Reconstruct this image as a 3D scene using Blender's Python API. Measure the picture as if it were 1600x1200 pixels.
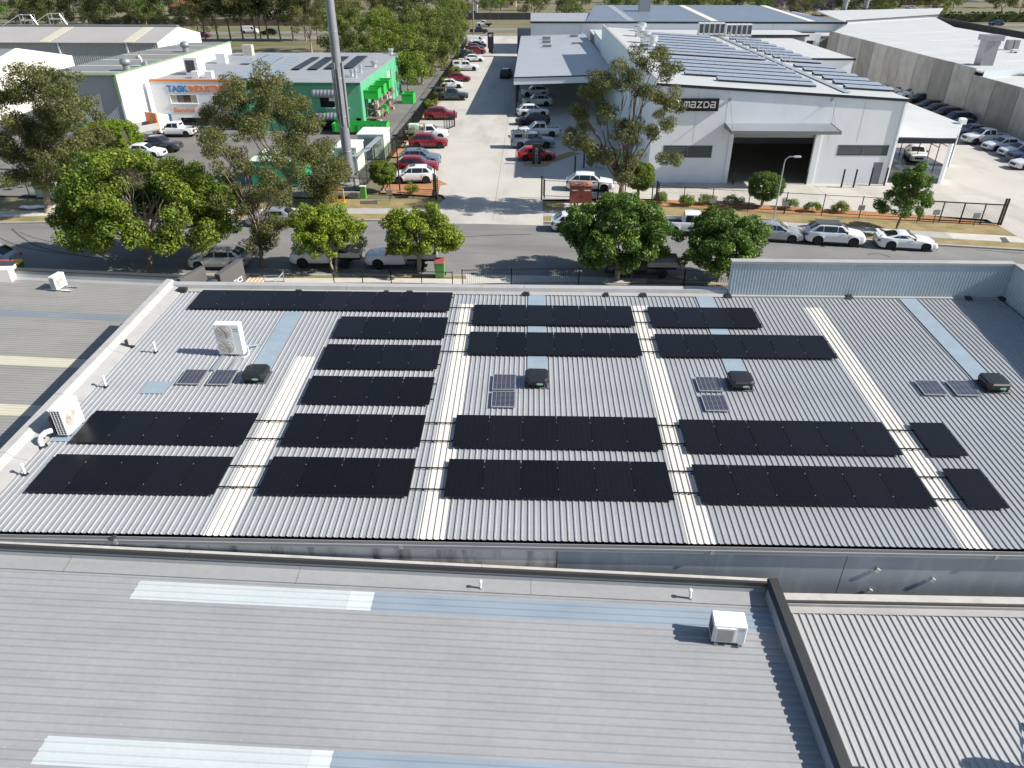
import bpy, math, random
import numpy as np
from mathutils import Vector, Matrix

for _o in list(bpy.data.objects):
    bpy.data.objects.remove(_o, do_unlink=True)
SC = bpy.context.scene
COL = SC.collection
R = math.radians

# ------------------------------------------------------------------ camera
CAM_H, PITCH, YAW, FPX = 20.0, R(30.744), R(1.412), 1126.9
cam_d = bpy.data.cameras.new('camera')
cam_d.sensor_width = 36.0
cam_d.lens = 36.0 * FPX / 1600.0
cam_d.clip_start = 0.2
cam_d.clip_end = 4000.0
cam = bpy.data.objects.new('camera', cam_d)
COL.objects.link(cam)
cam.location = (0, 0, CAM_H)
cam.rotation_euler = (R(90) - PITCH, 0, YAW)
SC.camera = cam

# ------------------------------------------------------------------ daylight
SUN_EL = R(35.8)
SUN_TO = Vector((-0.988, 0.115, 0)).normalized()          # where the shadows fall
world = bpy.data.worlds.new('World')
SC.world = world
world.use_nodes = True
wn = world.node_tree.nodes
bg = wn['Background']
sky = wn.new('ShaderNodeTexSky')
sky.sky_type = 'NISHITA'
sky.sun_disc = False
sky.sun_elevation = SUN_EL
_toward = -SUN_TO
sky.sun_rotation = math.atan2(_toward.x, _toward.y)
sky.air_density = 1.0
sky.dust_density = 0.6
world.node_tree.links.new(sky.outputs['Color'], bg.inputs['Color'])
bg.inputs['Strength'].default_value = 0.084
sun_d = bpy.data.lights.new('sun', 'SUN')
sun_d.energy = 5.0
sun_d.angle = R(0.53)
sun_d.color = (1.0, 0.95, 0.87)
sun = bpy.data.objects.new('sun', sun_d)
COL.objects.link(sun)
_dir = Vector((SUN_TO.x * math.cos(SUN_EL), SUN_TO.y * math.cos(SUN_EL), -math.sin(SUN_EL)))
sun.rotation_euler = _dir.to_track_quat('-Z', 'Y').to_euler()
sun.location = (60, -20, 60)
SC.view_settings.view_transform = 'Standard'
SC.view_settings.look = 'None'
SC.view_settings.exposure = 0.70
SC.view_settings.gamma = 1.0
SC.view_settings.use_curve_mapping = False

# ------------------------------------------------------------------ survey helpers
# the site was surveyed from the photograph: a sight line through a picture point
# is met with a horizontal (or upright) plane of known height to give a real place.
_fw = Vector((-math.sin(YAW) * math.cos(PITCH), math.cos(YAW) * math.cos(PITCH), -math.sin(PITCH)))
_rt = Vector((math.cos(YAW), math.sin(YAW), 0))
_up = _rt.cross(_fw)
def _ray(x, y): return _fw + _rt * ((x - 800) / FPX) + _up * ((600 - y) / FPX)
def G(x, y, z=0.0):
    d = _ray(x, y); t = (z - CAM_H) / d.z
    return Vector((d.x * t, d.y * t, z))
def WY(x, y, Y):
    d = _ray(x, y); t = Y / d.y
    return Vector((d.x * t, Y, CAM_H + d.z * t))
def roofz(Y): return 5.049 + 0.05148 * Y
def RF(x, y):
    d = _ray(x, y); t = (5.049 - CAM_H) / (d.z - 0.05148 * d.y)
    return Vector((d.x * t, d.y * t, CAM_H + d.z * t))

# ------------------------------------------------------------------ object helpers
WL = {}
def tag(o, label, cat, group=None):
    o['label'] = label; o['category'] = cat
    if group: o['group'] = group
    return o
def thing(name, label, cat, loc=(0, 0, 0), rz=0.0, group=None):
    o = bpy.data.objects.new(name, None)
    COL.objects.link(o)
    o.empty_display_size = 0.2
    o.location = loc; o.rotation_euler = (0, 0, rz)
    WL[o.name] = Vector(loc)
    return tag(o, label, cat, group)
def link_mesh(name, me, parent=None, local=False, loc=None, rot=None):
    o = bpy.data.objects.new(name, me)
    COL.objects.link(o)
    if parent is not None:
        o.parent = parent
        if not local:
            o.location = -WL.get(parent.name, Vector((0, 0, 0)))
            WL[o.name] = Vector((0, 0, 0))
    if loc is not None: o.location = loc
    if rot is not None: o.rotation_euler = rot
    return o

class MB:
    def __init__(s): s.v = []; s.f = []
    def add(s, vs, fs):
        n = len(s.v); s.v += [tuple(p) for p in vs]; s.f += [tuple(i + n for i in q) for q in fs]; return s
    def box(s, x0, x1, y0, y1, z0, z1):
        return s.add([(x0, y0, z0), (x1, y0, z0), (x1, y1, z0), (x0, y1, z0), (x0, y0, z1), (x1, y0, z1), (x1, y1, z1), (x0, y1, z1)],
                     [(0, 3, 2, 1), (4, 5, 6, 7), (0, 1, 5, 4), (1, 2, 6, 5), (2, 3, 7, 6), (3, 0, 4, 7)])
    def cbox(s, x0, x1, y0, y1, z0, z1, b=0.02):
        # box with chamfered upright and top edges
        n0 = len(s.v)
        def ring(i, z): return [(x0 + i + b, y0 + i, z), (x1 - i - b, y0 + i, z), (x1 - i, y0 + i + b, z), (x1 - i, y1 - i - b, z),
                                (x1 - i - b, y1 - i, z), (x0 + i + b, y1 - i, z), (x0 + i, y1 - i - b, z), (x0 + i, y0 + i + b, z)]
        vs = ring(0, z0) + ring(0, z1 - b) + ring(b, z1)
        fs = [tuple(range(7, -1, -1)), tuple(range(16, 24))]
        for k in (0, 8):
            for i in range(8):
                j = (i + 1) % 8; fs.append((k + i, k + j, k + 8 + j, k + 8 + i))
        return s.add(vs, fs)
    def mbox(s, M, dx, dy, dz):
        q = [M @ Vector((a * dx / 2, b * dy / 2, c * dz / 2)) for c in (-1, 1) for a, b in ((-1, -1), (1, -1), (1, 1), (-1, 1))]
        return s.add(q, [(0, 3, 2, 1), (4, 5, 6, 7), (0, 1, 5, 4), (1, 2, 6, 5), (2, 3, 7, 6), (3, 0, 4, 7)])
    def prism(s, xy, z0, z1):
        n = len(xy)
        z0f = z0 if callable(z0) else (lambda x, y: z0)
        z1f = z1 if callable(z1) else (lambda x, y: z1)
        a = sum(xy[i][0] * xy[(i + 1) % n][1] - xy[(i + 1) % n][0] * xy[i][1] for i in range(n))
        if a < 0: xy = xy[::-1]
        vs = [(x, y, z0f(x, y)) for x, y in xy] + [(x, y, z1f(x, y)) for x, y in xy]
        fs = [tuple(range(n - 1, -1, -1)), tuple(range(n, 2 * n))] + [(i, (i + 1) % n, n + (i + 1) % n, n + i) for i in range(n)]
        return s.add(vs, fs)
    def poly(s, pts): return s.add(pts, [tuple(range(len(pts)))])
    def tube(s, p0, p1, r0, r1=None, n=8, cap=True):
        r1 = r0 if r1 is None else r1
        p0 = Vector(p0); p1 = Vector(p1); d = (p1 - p0)
        if d.length < 1e-6: return s
        d.normalize()
        a = d.orthogonal().normalized(); b = d.cross(a)
        vs = [p0 + (a * math.cos(6.28318 * i / n) + b * math.sin(6.28318 * i / n)) * r0 for i in range(n)] + \
             [p1 + (a * math.cos(6.28318 * i / n) + b * math.sin(6.28318 * i / n)) * r1 for i in range(n)]
        fs = [(i, (i + 1) % n, n + (i + 1) % n, n + i) for i in range(n)]
        if cap: fs += [tuple(range(n - 1, -1, -1)), tuple(range(n, 2 * n))]
        return s.add(vs, fs)
    def path(s, pts, rs, n=8):
        if not isinstance(rs, (list, tuple)): rs = [rs] * len(pts)
        pts = [Vector(p) for p in pts]; m = len(pts)
        vs = []; a = None
        for k in range(m):
            d = (pts[min(k + 1, m - 1)] - pts[max(k - 1, 0)]).normalized()
            a = d.orthogonal().normalized() if a is None else (a - d * a.dot(d)).normalized()
            b = d.cross(a)
            vs += [pts[k] + (a * math.cos(6.28318 * i / n) + b * math.sin(6.28318 * i / n)) * rs[k] for i in range(n)]
        fs = [(k * n + i, k * n + (i + 1) % n, (k + 1) * n + (i + 1) % n, (k + 1) * n + i) for k in range(m - 1) for i in range(n)]
        fs += [tuple(range(n - 1, -1, -1)), tuple(range((m - 1) * n, m * n))]
        return s.add(vs, fs)
    def lathe(s, prof, c=(0, 0, 0), n=16):
        vs = []; m = len(prof)
        for r, z in prof:
            vs += [(c[0] + r * math.cos(6.28318 * i / n), c[1] + r * math.sin(6.28318 * i / n), c[2] + z) for i in range(n)]
        fs = [(k * n + i, k * n + (i + 1) % n, (k + 1) * n + (i + 1) % n, (k + 1) * n + i) for k in range(m - 1) for i in range(n)]
        fs += [tuple(range(n - 1, -1, -1)), tuple(range((m - 1) * n, m * n))]
        return s.add(vs, fs)
    def mesh(s, name, mat, smooth=False, angle=35):
        me = bpy.data.meshes.new(name)
        me.from_pydata(s.v, [], s.f); me.update()
        if mat is not None: me.materials.append(mat)
        if smooth:
            me.polygons.foreach_set('use_smooth', [True] * len(me.polygons))
            me.set_sharp_from_angle(angle=R(angle))
        return me
    def build(s, name, mat, parent=None, local=False, smooth=False, loc=None, rot=None, angle=35):
        return link_mesh(name, s.mesh(name, mat, smooth, angle), parent, local, loc, rot)
def box(name, mat, parent, *a, **k):
    return MB().box(*a).build(name, mat, parent, **k)
def structure(o): o['kind'] = 'structure'; return o
def stuff(o): o['kind'] = 'stuff'; return o

# ------------------------------------------------------------------ materials
MATS = {}
def mat(name, col, rough=0.6, metal=0.0, var=0.12, scale=1.5, bump=0.0, bscale=30.0, stain=None, stain_amt=0.0, stain_scale=(1, 1, 1),
        coat=0.0, spec=0.5, var2=0.0, scale2=20.0, detail=4):
    if name in MATS: return MATS[name]
    m = bpy.data.materials.new(name); m.use_nodes = True
    nt = m.node_tree; N = nt.nodes; L = nt.links
    b = N['Principled BSDF']
    b.inputs['Roughness'].default_value = rough
    b.inputs['Metallic'].default_value = metal
    b.inputs['Coat Weight'].default_value = coat
    b.inputs['Specular IOR Level'].default_value = spec
    c4 = (*col, 1)
    b.inputs['Base Color'].default_value = c4
    if var > 0 or stain or bump > 0 or var2 > 0:
        tc = N.new('ShaderNodeTexCoord')
        cur = None
        if var > 0:
            nz = N.new('ShaderNodeTexNoise'); nz.inputs['Scale'].default_value = scale; nz.inputs['Detail'].default_value = detail
            L.new(tc.outputs['Object'], nz.inputs['Vector'])
            rp = N.new('ShaderNodeMapRange'); rp.inputs['From Min'].default_value = 0.25; rp.inputs['From Max'].default_value = 0.75
            rp.inputs['To Min'].default_value = 1 - var; rp.inputs['To Max'].default_value = 1 + var
            L.new(nz.outputs['Fac'], rp.inputs['Value'])
            mx = N.new('ShaderNodeVectorMath'); mx.operation = 'SCALE'
            mx.inputs[0].default_value = col
            L.new(rp.outputs['Result'], mx.inputs['Scale'])
            cur = mx.outputs['Vector']
        if var2 > 0:
            nz = N.new('ShaderNodeTexNoise'); nz.inputs['Scale'].default_value = scale2; nz.inputs['Detail'].default_value = 3
            L.new(tc.outputs['Object'], nz.inputs['Vector'])
            rp = N.new('ShaderNodeMapRange'); rp.inputs['From Min'].default_value = 0.3; rp.inputs['From Max'].default_value = 0.7
            rp.inputs['To Min'].default_value = 1 - var2; rp.inputs['To Max'].default_value = 1 + var2
            L.new(nz.outputs['Fac'], rp.inputs['Value'])
            mx = N.new('ShaderNodeVectorMath'); mx.operation = 'SCALE'
            if cur is None: mx.inputs[0].default_value = col
            else: L.new(cur, mx.inputs[0])
            L.new(rp.outputs['Result'], mx.inputs['Scale'])
            cur = mx.outputs['Vector']
        if stain:
            mp = N.new('ShaderNodeMapping'); mp.inputs['Scale'].default_value = stain_scale
            L.new(tc.outputs['Object'], mp.inputs['Vector'])
            nz = N.new('ShaderNodeTexNoise'); nz.inputs['Scale'].default_value = 1.0; nz.inputs['Detail'].default_value = 6; nz.inputs['Roughness'].default_value = 0.65
            L.new(mp.outputs['Vector'], nz.inputs['Vector'])
            rp = N.new('ShaderNodeMapRange'); rp.inputs['From Min'].default_value = 0.48; rp.inputs['From Max'].default_value = 0.68
            rp.inputs['To Min'].default_value = 0; rp.inputs['To Max'].default_value = stain_amt
            L.new(nz.outputs['Fac'], rp.inputs['Value'])
            mm = N.new('ShaderNodeMix'); mm.data_type = 'RGBA'
            L.new(rp.outputs['Result'], mm.inputs['Factor'])
            if cur is None: mm.inputs['A'].default_value = c4
            else: L.new(cur, mm.inputs['A'])
            mm.inputs['B'].default_value = (*stain, 1)
            cur = mm.outputs['Result']
        if cur is not None: L.new(cur, b.inputs['Base Color'])
        if bump > 0:
            nz = N.new('ShaderNodeTexNoise'); nz.inputs['Scale'].default_value = bscale; nz.inputs['Detail'].default_value = 3
            L.new(tc.outputs['Object'], nz.inputs['Vector'])
            bp = N.new('ShaderNodeBump'); bp.inputs['Strength'].default_value = bump; bp.inputs['Distance'].default_value = 0.02
            L.new(nz.outputs['Fac'], bp.inputs['Height'])
            L.new(bp.outputs['Normal'], b.inputs['Normal'])
    MATS[name] = m
    return m

def leaf_mat(name, cols, trans=0.35, rough=0.55):
    if name in MATS: return MATS[name]
    m = bpy.data.materials.new(name); m.use_nodes = True
    nt = m.node_tree; N = nt.nodes; L = nt.links
    b = N['Principled BSDF']; out = N['Material Output']
    at = N.new('ShaderNodeAttribute'); at.attribute_name = 'tone'
    cr = N.new('ShaderNodeValToRGB')
    while len(cr.color_ramp.elements) < len(cols): cr.color_ramp.elements.new(0.5)
    for i, (p, c) in enumerate(cols):
        cr.color_ramp.elements[i].position = p; cr.color_ramp.elements[i].color = (*c, 1)
    L.new(at.outputs['Fac'], cr.inputs['Fac'])
    L.new(cr.outputs['Color'], b.inputs['Base Color'])
    b.inputs['Roughness'].default_value = rough
    b.inputs['Specular IOR Level'].default_value = 0.35
    tr = N.new('ShaderNodeBsdfTranslucent')
    L.new(cr.outputs['Color'], tr.inputs['Color'])
    mx = N.new('ShaderNodeMixShader'); mx.inputs['Fac'].default_value = trans
    L.new(b.outputs['BSDF'], mx.inputs[1]); L.new(tr.outputs['BSDF'], mx.inputs[2])
    L.new(mx.outputs['Shader'], out.inputs['Surface'])
    MATS[name] = m
    return m

# metals and claddings
M_ROOF = mat('grey_roof_steel', (0.318, 0.326, 0.336), 0.42, 0.05, 0.06, 0.9, var2=0.05, scale2=9, stain=(0.27, 0.27, 0.272), stain_amt=0.5, stain_scale=(3.0, 0.25, 1))
M_ROOF_L = mat('weathered_roof_steel', (0.262, 0.255, 0.235), 0.55, 0.0, 0.06, 0.7, stain=(0.18, 0.18, 0.17), stain_amt=0.4, stain_scale=(0.2, 2.5, 1))
M_ROOF_N = mat('dusty_roof_steel', (0.292, 0.295, 0.30), 0.48, 0.0, 0.07, 0.35, var2=0.04, scale2=6, stain=(0.235, 0.24, 0.248), stain_amt=0.45, stain_scale=(0.35, 1.6, 1))
M_ROOF_R = mat('cream_roof_steel', (0.385, 0.388, 0.382), 0.5, 0.0, 0.05, 0.8, var2=0.04, scale2=12)
M_SKY_W = mat('white_fibreglass', (0.66, 0.62, 0.55), 0.5, 0, 0.05, 1.2, stain=(0.50, 0.46, 0.39), stain_amt=0.35, stain_scale=(4, 0.5, 1))
M_SKY_C = mat('cream_fibreglass', (0.50, 0.475, 0.37), 0.55, 0, 0.05, 1.0)
M_SKY_P = mat('pale_fibreglass', (0.46, 0.50, 0.505), 0.45, 0, 0.05, 0.8, var2=0.03, scale2=8)
M_SKY_B = mat('blue_tinted_steel', (0.245, 0.295, 0.345), 0.4, 0.0, 0.10, 0.5)
M_FLASH = mat('blue_galvanised_sheet', (0.27, 0.335, 0.385), 0.4, 0.05, 0.08, 2.0, var2=0.05, scale2=14)
M_CAP = mat('pale_grey_flashing', (0.36, 0.355, 0.345), 0.5, 0.0, 0.06, 1.0, stain=(0.27, 0.255, 0.235), stain_amt=0.4, stain_scale=(2, 2, 1))
M_GUT = mat('grey_gutter', (0.30, 0.305, 0.31), 0.5, 0.05, 0.07, 1.2)
M_DARKCAP = mat('charcoal_flashing', (0.045, 0.045, 0.046), 0.5, 0.1, 0.12, 1.5)
M_WALLCLAD = mat('blue_grey_cladding', (0.44, 0.50, 0.535), 0.45, 0.0, 0.05, 1.0)
M_CONC_L = mat('stained_pale_concrete', (0.56, 0.54, 0.50), 0.85, 0, 0.12, 1.2, bump=0.15, bscale=18, stain=(0.10, 0.095, 0.085), stain_amt=0.9, stain_scale=(1.6, 1, 0.35))
M_CONC_D = mat('slate_grey_painted_concrete', (0.28, 0.305, 0.33), 0.7, 0, 0.10, 0.8, stain=(0.42, 0.44, 0.455), stain_amt=0.6, stain_scale=(1.8, 1, 0.25))
M_LEDGE = mat('chalky_ledge_concrete', (0.45, 0.435, 0.41), 0.85, 0, 0.1, 2.5, stain=(0.3, 0.27, 0.24), stain_amt=0.5, stain_scale=(2, 2, 2))
M_CONC_PANEL = mat('weathered_precast', (0.36, 0.335, 0.295), 0.9, 0, 0.14, 0.6, bump=0.2, bscale=8, stain=(0.20, 0.185, 0.16), stain_amt=0.6, stain_scale=(0.5, 0.7, 0.3))
M_WHITE = mat('white_wall_paint', (0.80, 0.82, 0.84), 0.6, 0, 0.03, 0.5, stain=(0.70, 0.715, 0.73), stain_amt=0.4, stain_scale=(0.7, 0.7, 0.12))
M_WHITE_R = mat('white_roof_steel', (0.50, 0.50, 0.485), 0.5, 0.0, 0.06, 0.3, stain=(0.40, 0.40, 0.39), stain_amt=0.5, stain_scale=(0.15, 0.5, 1))
M_CREAM = mat('cream_wall_paint', (0.78, 0.75, 0.68), 0.6, 0, 0.05, 0.5)
M_GREYROOF = mat('carport_grey_steel', (0.36, 0.375, 0.40), 0.45, 0.1, 0.05, 0.4, stain=(0.31, 0.32, 0.34), stain_amt=0.4, stain_scale=(0.25, 0.05, 1))
M_BLUEROOF = mat('slate_blue_steel', (0.16, 0.19, 0.235), 0.45, 0.1, 0.08, 0.3)
M_NAVY = mat('navy_trim', (0.012, 0.016, 0.03), 0.4, 0, 0.1)
M_GREYCLAD = mat('grey_shed_cladding', (0.40, 0.405, 0.41), 0.5, 0.1, 0.05, 0.4)
M_TASKROOF = mat('worn_grey_roof', (0.30, 0.31, 0.325), 0.55, 0.05, 0.08, 0.4, stain=(0.24, 0.245, 0.25), stain_amt=0.4, stain_scale=(0.4, 0.4, 1))
M_OLIVE = mat('olive_grey_roof', (0.20, 0.205, 0.195), 0.55, 0.05, 0.08, 0.3)
M_GREENTRIM = mat('pale_green_trim', (0.22, 0.33, 0.20), 0.5)
M_GREENWALL = mat('emerald_wall_paint', (0.105, 0.37, 0.215), 0.65, 0, 0.06, 0.5, stain=(0.085, 0.29, 0.165), stain_amt=0.5, stain_scale=(0.8, 0.8, 0.15))
M_GREENBIN = mat('bright_green_steel', (0.03, 0.42, 0.06), 0.45, 0, 0.12, 1.5)
M_GREENSHADE = mat('deep_green_panel', (0.03, 0.25, 0.10), 0.5)
M_PALEGREEN = mat('pale_green_kiosk', (0.55, 0.66, 0.52), 0.5, 0, 0.05, 1)
M_STEEL = mat('galvanised_steel', (0.30, 0.31, 0.33), 0.42, 0.5, 0.08, 2.0)
M_ALU = mat('pale_aluminium', (0.55, 0.56, 0.57), 0.35, 0.6, 0.05, 3)
M_BLACKST = mat('black_powdercoat', (0.012, 0.012, 0.013), 0.45, 0, 0.1)
M_PLBLACK = mat('black_plastic', (0.016, 0.017, 0.018), 0.42, 0, 0.15, 4)
M_PVC = mat('white_pvc', (0.76, 0.76, 0.75), 0.35, 0, 0.03, 3)
M_ACW = mat('ac_white_enamel', (0.74, 0.745, 0.74), 0.4, 0, 0.03, 2)
M_ACG = mat('ac_beige_grille', (0.42, 0.39, 0.34), 0.6, 0, 0.05, 3)
M_ACD = mat('ac_dark_coil', (0.05, 0.055, 0.06), 0.6, 0, 0.1, 8)
M_INKB = mat('blue_grey_print', (0.25, 0.33, 0.45), 0.5, 0, 0)
M_GREENST = mat('mint_sticker', (0.35, 0.60, 0.44), 0.5, 0, 0.1, 20)
# ground
M_ASPH = mat('worn_asphalt', (0.19, 0.186, 0.178), 0.85, 0, 0.12, 0.35, bump=0.25, bscale=40, var2=0.08, scale2=25, stain=(0.135, 0.132, 0.127), stain_amt=0.8, stain_scale=(0.05, 0.45, 1))
M_DRIVE = mat('driveway_concrete', (0.46, 0.435, 0.39), 0.8, 0, 0.07, 0.25, var2=0.05, scale2=14, stain=(0.31, 0.29, 0.258), stain_amt=0.75, stain_scale=(0.22, 0.06, 1))
M_PATH = mat('footpath_concrete', (0.50, 0.475, 0.43), 0.85, 0, 0.08, 1.2, stain=(0.36, 0.33, 0.29), stain_amt=0.5, stain_scale=(0.8, 0.8, 1))
M_PATH2 = mat('fresh_footpath_concrete', (0.62, 0.60, 0.56), 0.8, 0, 0.05, 1.2)
M_PATHG = mat('grey_footpath_concrete', (0.36, 0.35, 0.34), 0.85, 0, 0.08, 1.2)
M_KERB = mat('kerb_concrete', (0.33, 0.315, 0.29), 0.85, 0, 0.1, 2, stain=(0.2, 0.19, 0.17), stain_amt=0.5, stain_scale=(0.8, 0.8, 1))
M_GRASS = mat('dry_verge_grass', (0.27, 0.205, 0.092), 0.95, 0, 0.25, 0.9, bump=0.6, bscale=22, var2=0.22, scale2=13, stain=(0.165, 0.155, 0.058), stain_amt=0.9, stain_scale=(0.4, 0.7, 1))
M_LAWN = mat('green_roadside_grass', (0.115, 0.115, 0.042), 0.95, 0, 0.2, 0.25, bump=0.5, bscale=8, stain=(0.20, 0.145, 0.07), stain_amt=0.9, stain_scale=(0.05, 0.12, 1))
M_MULCH = mat('orange_bark_mulch', (0.36, 0.17, 0.075), 0.95, 0, 0.2, 2.5, bump=0.7, bscale=25, var2=0.3, scale2=16)
M_YARD = mat('yard_asphalt', (0.15, 0.145, 0.135), 0.9, 0, 0.15, 0.3, bump=0.2, bscale=30, stain=(0.21, 0.195, 0.17), stain_amt=0.6, stain_scale=(0.2, 0.2, 1))
M_SOIL = mat('dry_soil', (0.15, 0.135, 0.075), 0.95, 0, 0.2, 0.4, bump=0.5, bscale=10, stain=(0.11, 0.11, 0.045), stain_amt=0.8, stain_scale=(0.2, 0.2, 1))
M_BARK = mat('grey_brown_bark', (0.19, 0.14, 0.10), 0.9, 0, 0.25, 3, bump=0.5, bscale=12)
M_BARK2 = mat('pale_gum_bark', (0.30, 0.25, 0.20), 0.85, 0, 0.25, 2, bump=0.4, bscale=10)
M_TIMBER = mat('weathered_timber_pole', (0.22, 0.17, 0.13), 0.9, 0, 0.2, 3)
M_BRICK = mat('red_brown_kiosk', (0.23, 0.052, 0.04), 0.55, 0, 0.1, 2)
M_BRICKTOP = mat('faded_orange_lid', (0.42, 0.19, 0.11), 0.6, 0, 0.1, 2)
M_GLASSD = mat('dark_window_glass', (0.02, 0.025, 0.03), 0.08, 0, 0, spec=0.8)
M_CURTAIN = mat('beige_blind', (0.40, 0.37, 0.31), 0.8, 0, 0.05, 3)
M_LOUVRE = mat('grey_louvre', (0.20, 0.22, 0.23), 0.5, 0.1, 0.05, 3)
M_DARKIN = mat('dark_interior', (0.03, 0.03, 0.032), 0.8, 0, 0.1)
M_SHOPFLOOR = mat('workshop_floor', (0.30, 0.27, 0.21), 0.6, 0, 0.1, 0.6)
M_ORANGE = mat('orange_paint', (0.72, 0.20, 0.045), 0.5, 0, 0.05)
M_BLUEINK = mat('royal_blue_letter', (0.03, 0.16, 0.45), 0.5, 0, 0)
M_BLACKINK = mat('black_letter', (0.008, 0.008, 0.009), 0.5, 0, 0)
M_WHITEINK = mat('white_letter', (0.8, 0.8, 0.8), 0.5, 0, 0)
M_SILVER = mat('silver_letter', (0.70, 0.71, 0.73), 0.3, 0.4, 0)
M_FIN = mat('taupe_sign_wall', (0.098, 0.092, 0.088), 0.6, 0, 0.05, 1)
M_YELLOW = mat('safety_yellow', (0.72, 0.36, 0.02), 0.5, 0, 0.05)
M_BINGREEN = mat('bin_green', (0.10, 0.27, 0.07), 0.5, 0, 0.08, 3)
M_BINRED = mat('bin_red_lid', (0.30, 0.075, 0.08), 0.6, 0, 0.08, 3)
M_BINYEL = mat('bin_yellow_lid', (0.75, 0.42, 0.02), 0.5, 0, 0.08, 3)
M_BINORG = mat('bin_orange_lid', (0.70, 0.23, 0.03), 0.5, 0, 0.08, 3)
M_TERRA = mat('terracotta_sheet', (0.52, 0.36, 0.26), 0.6, 0, 0.05)
# ================================================================== the setting: ground
def pl(pts):
    xs = [p[0] for p in pts]; ys = [p[1] for p in pts]
    return lambda x: float(np.interp(x, xs, ys))
KF = pl([(-400, 48), (-120, 56), (-60, 58.6), (-45, 59.6), (-30, 60.7), (-16, 61.1), (-4, 61.2), (3, 60.8), (11.6, 59.8), (22.4, 58.0), (32.8, 56.0), (39, 55.0), (60, 51.3), (80, 47.5), (140, 36), (400, -15)])
KN = pl([(-400, 36), (-120, 45), (-60, 47.6), (-37, 48.4), (-6, 48.9), (5, 48.7), (13, 47.9), (25, 45.8), (40, 43), (60, 39), (80, 35), (140, 23.5), (400, -28)])
def xrange_(x0, x1, step):
    n = max(1, int(math.ceil((x1 - x0) / step))); return [x0 + (x1 - x0) * i / n for i in range(n + 1)]
def strip(name, mat_, x0, x1, lo, hi, z, parent=None, step=2.5, h=0.10):
    m = MB(); xs = xrange_(x0, x1, step)
    for a, b in zip(xs[:-1], xs[1:]):
        m.add([(a, lo(a), z), (b, lo(b), z), (b, hi(b), z), (a, hi(a), z), (a, lo(a), z - h), (b, lo(b), z - h)],
              [(0, 1, 2, 3), (4, 5, 1, 0)])
    return m.build(name, mat_, parent)
def sheet(name, mat_, pts, z, parent=None):
    a = sum(pts[i][0] * pts[(i + 1) % len(pts)][1] - pts[(i + 1) % len(pts)][0] * pts[i][1] for i in range(len(pts)))
    if a < 0: pts = pts[::-1]
    return MB().poly([(p[0], p[1], z) for p in pts]).build(name, mat_, parent)

structure(sheet('ground', M_SOIL, [(-900, -120), (900, -120), (900, 1600), (-900, 1600)], -0.03))
structure(strip('road', M_ASPH, -300, 300, lambda x: KN(x) - 0.02, lambda x: KF(x) + 0.02, 0.0, h=0.02))
# far verge: kerb, grass, footpath slabs
Z1 = 0.12
structure(strip('kerb', M_KERB, -300, 300, KF, lambda x: KF(x) + 0.30, Z1, h=0.14))
structure(strip('kerb', M_KERB, -300, 300, lambda x: KN(x) - 0.30, KN, Z1 - 0.004, h=0.14))
structure(strip('verge', M_GRASS, -200, 200, lambda x: KF(x) + 0.296, lambda x: KF(x) + 6.3, Z1 - 0.006, h=0.1))
structure(strip('verge', M_GRASS, -200, 200, lambda x: KN(x) - 3.2, lambda x: KN(x) - 0.296, Z1 - 0.008, h=0.1))
fp = strip('footpath', M_PATH, -60, 60, lambda x: KF(x) + 1.75, lambda x: KF(x) + 3.35, Z1 - 0.002, h=0.1)
structure(fp)
def slab_row(parent, x0, x1, lo, hi, z, step, pick):
    k = 0; x = x0
    while x < x1:
        b = x + step - 0.025
        m = MB(); m.add([(x, lo(x), z), (b, lo(b), z), (b, hi(b), z), (x, hi(x), z)], [(0, 1, 2, 3)])
        m.build('slab', pick(k, x), parent)
        x += step; k += 1
_rs = random.Random(5)
slab_row(fp, -46, 46, lambda x: KF(x) + 1.78, lambda x: KF(x) + 3.32, Z1 + 0.003, 1.55,
         lambda k, x: M_PATH2 if -25.5 < x < -17.5 else (M_PATHG if -17.5 <= x < -8 else (M_PATH if _rs.random() < 0.8 else M_PATHG)))
fp2 = structure(strip('footpath', M_PATH, -60, 60, lambda x: KN(x) - 2.35, lambda x: KN(x) - 0.85, Z1 - 0.001, h=0.1))
slab_row(fp2, -32, 20, lambda x: KN(x) - 2.32, lambda x: KN(x) - 0.88, Z1 + 0.004, 1.5, lambda k, x: M_PATH)
structure(sheet('forecourt', M_YARD, [(-70, 30), (60, 30), (60, 36.5), (25, 42.9), (5, 45.6), (-6, 45.8), (-70, 44.4)], 0.10))
# crossover driveway and the long driveway of the car yard
def drive_pts():
    lo = [(x, KF(x) - 0.05) for x in (-9.6, -4, 1.2)]
    return lo + [(1.2, 67.6), (4.5, 67.8), (8, 68.2), (12, 68.0), (20, 66.6), (30, 64.7), (40, 62.6)] + \
        [(40.2, 54.7), (58, 51.6), (60.4, 70), (60.4, 157), (66, 168), (66, 224), (-20, 224), (-15.6, 160), (-15.4, 95), (-14.6, 75), (-8.3, 68.6), (-8.0, 67.6), (-9.0, 63)]
structure(sheet('driveway', M_DRIVE, drive_pts(), Z1 + 0.008))
for xa, xb in ((-9.6, 1.2), (40.2, 58)):
    m = MB(); xs = xrange_(xa, xb, 2)
    for a, b in zip(xs[:-1], xs[1:]): m.add([(a, KF(a) - .55, .006), (b, KF(b) - .55, .006), (b, KF(b) - .04, Z1 + .0085), (a, KF(a) - .04, Z1 + .0085)], [(0, 1, 2, 3)])
    structure(m.build('driveway_ramp', M_DRIVE))
structure(sheet('driveway', M_PATH, [(-4.6, KN(-4.6) + 0.03), (8.5, KN(8.5) + 0.03), (7.6, 45.4), (-4.0, 45.6)], Z1 + 0.007))
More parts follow.
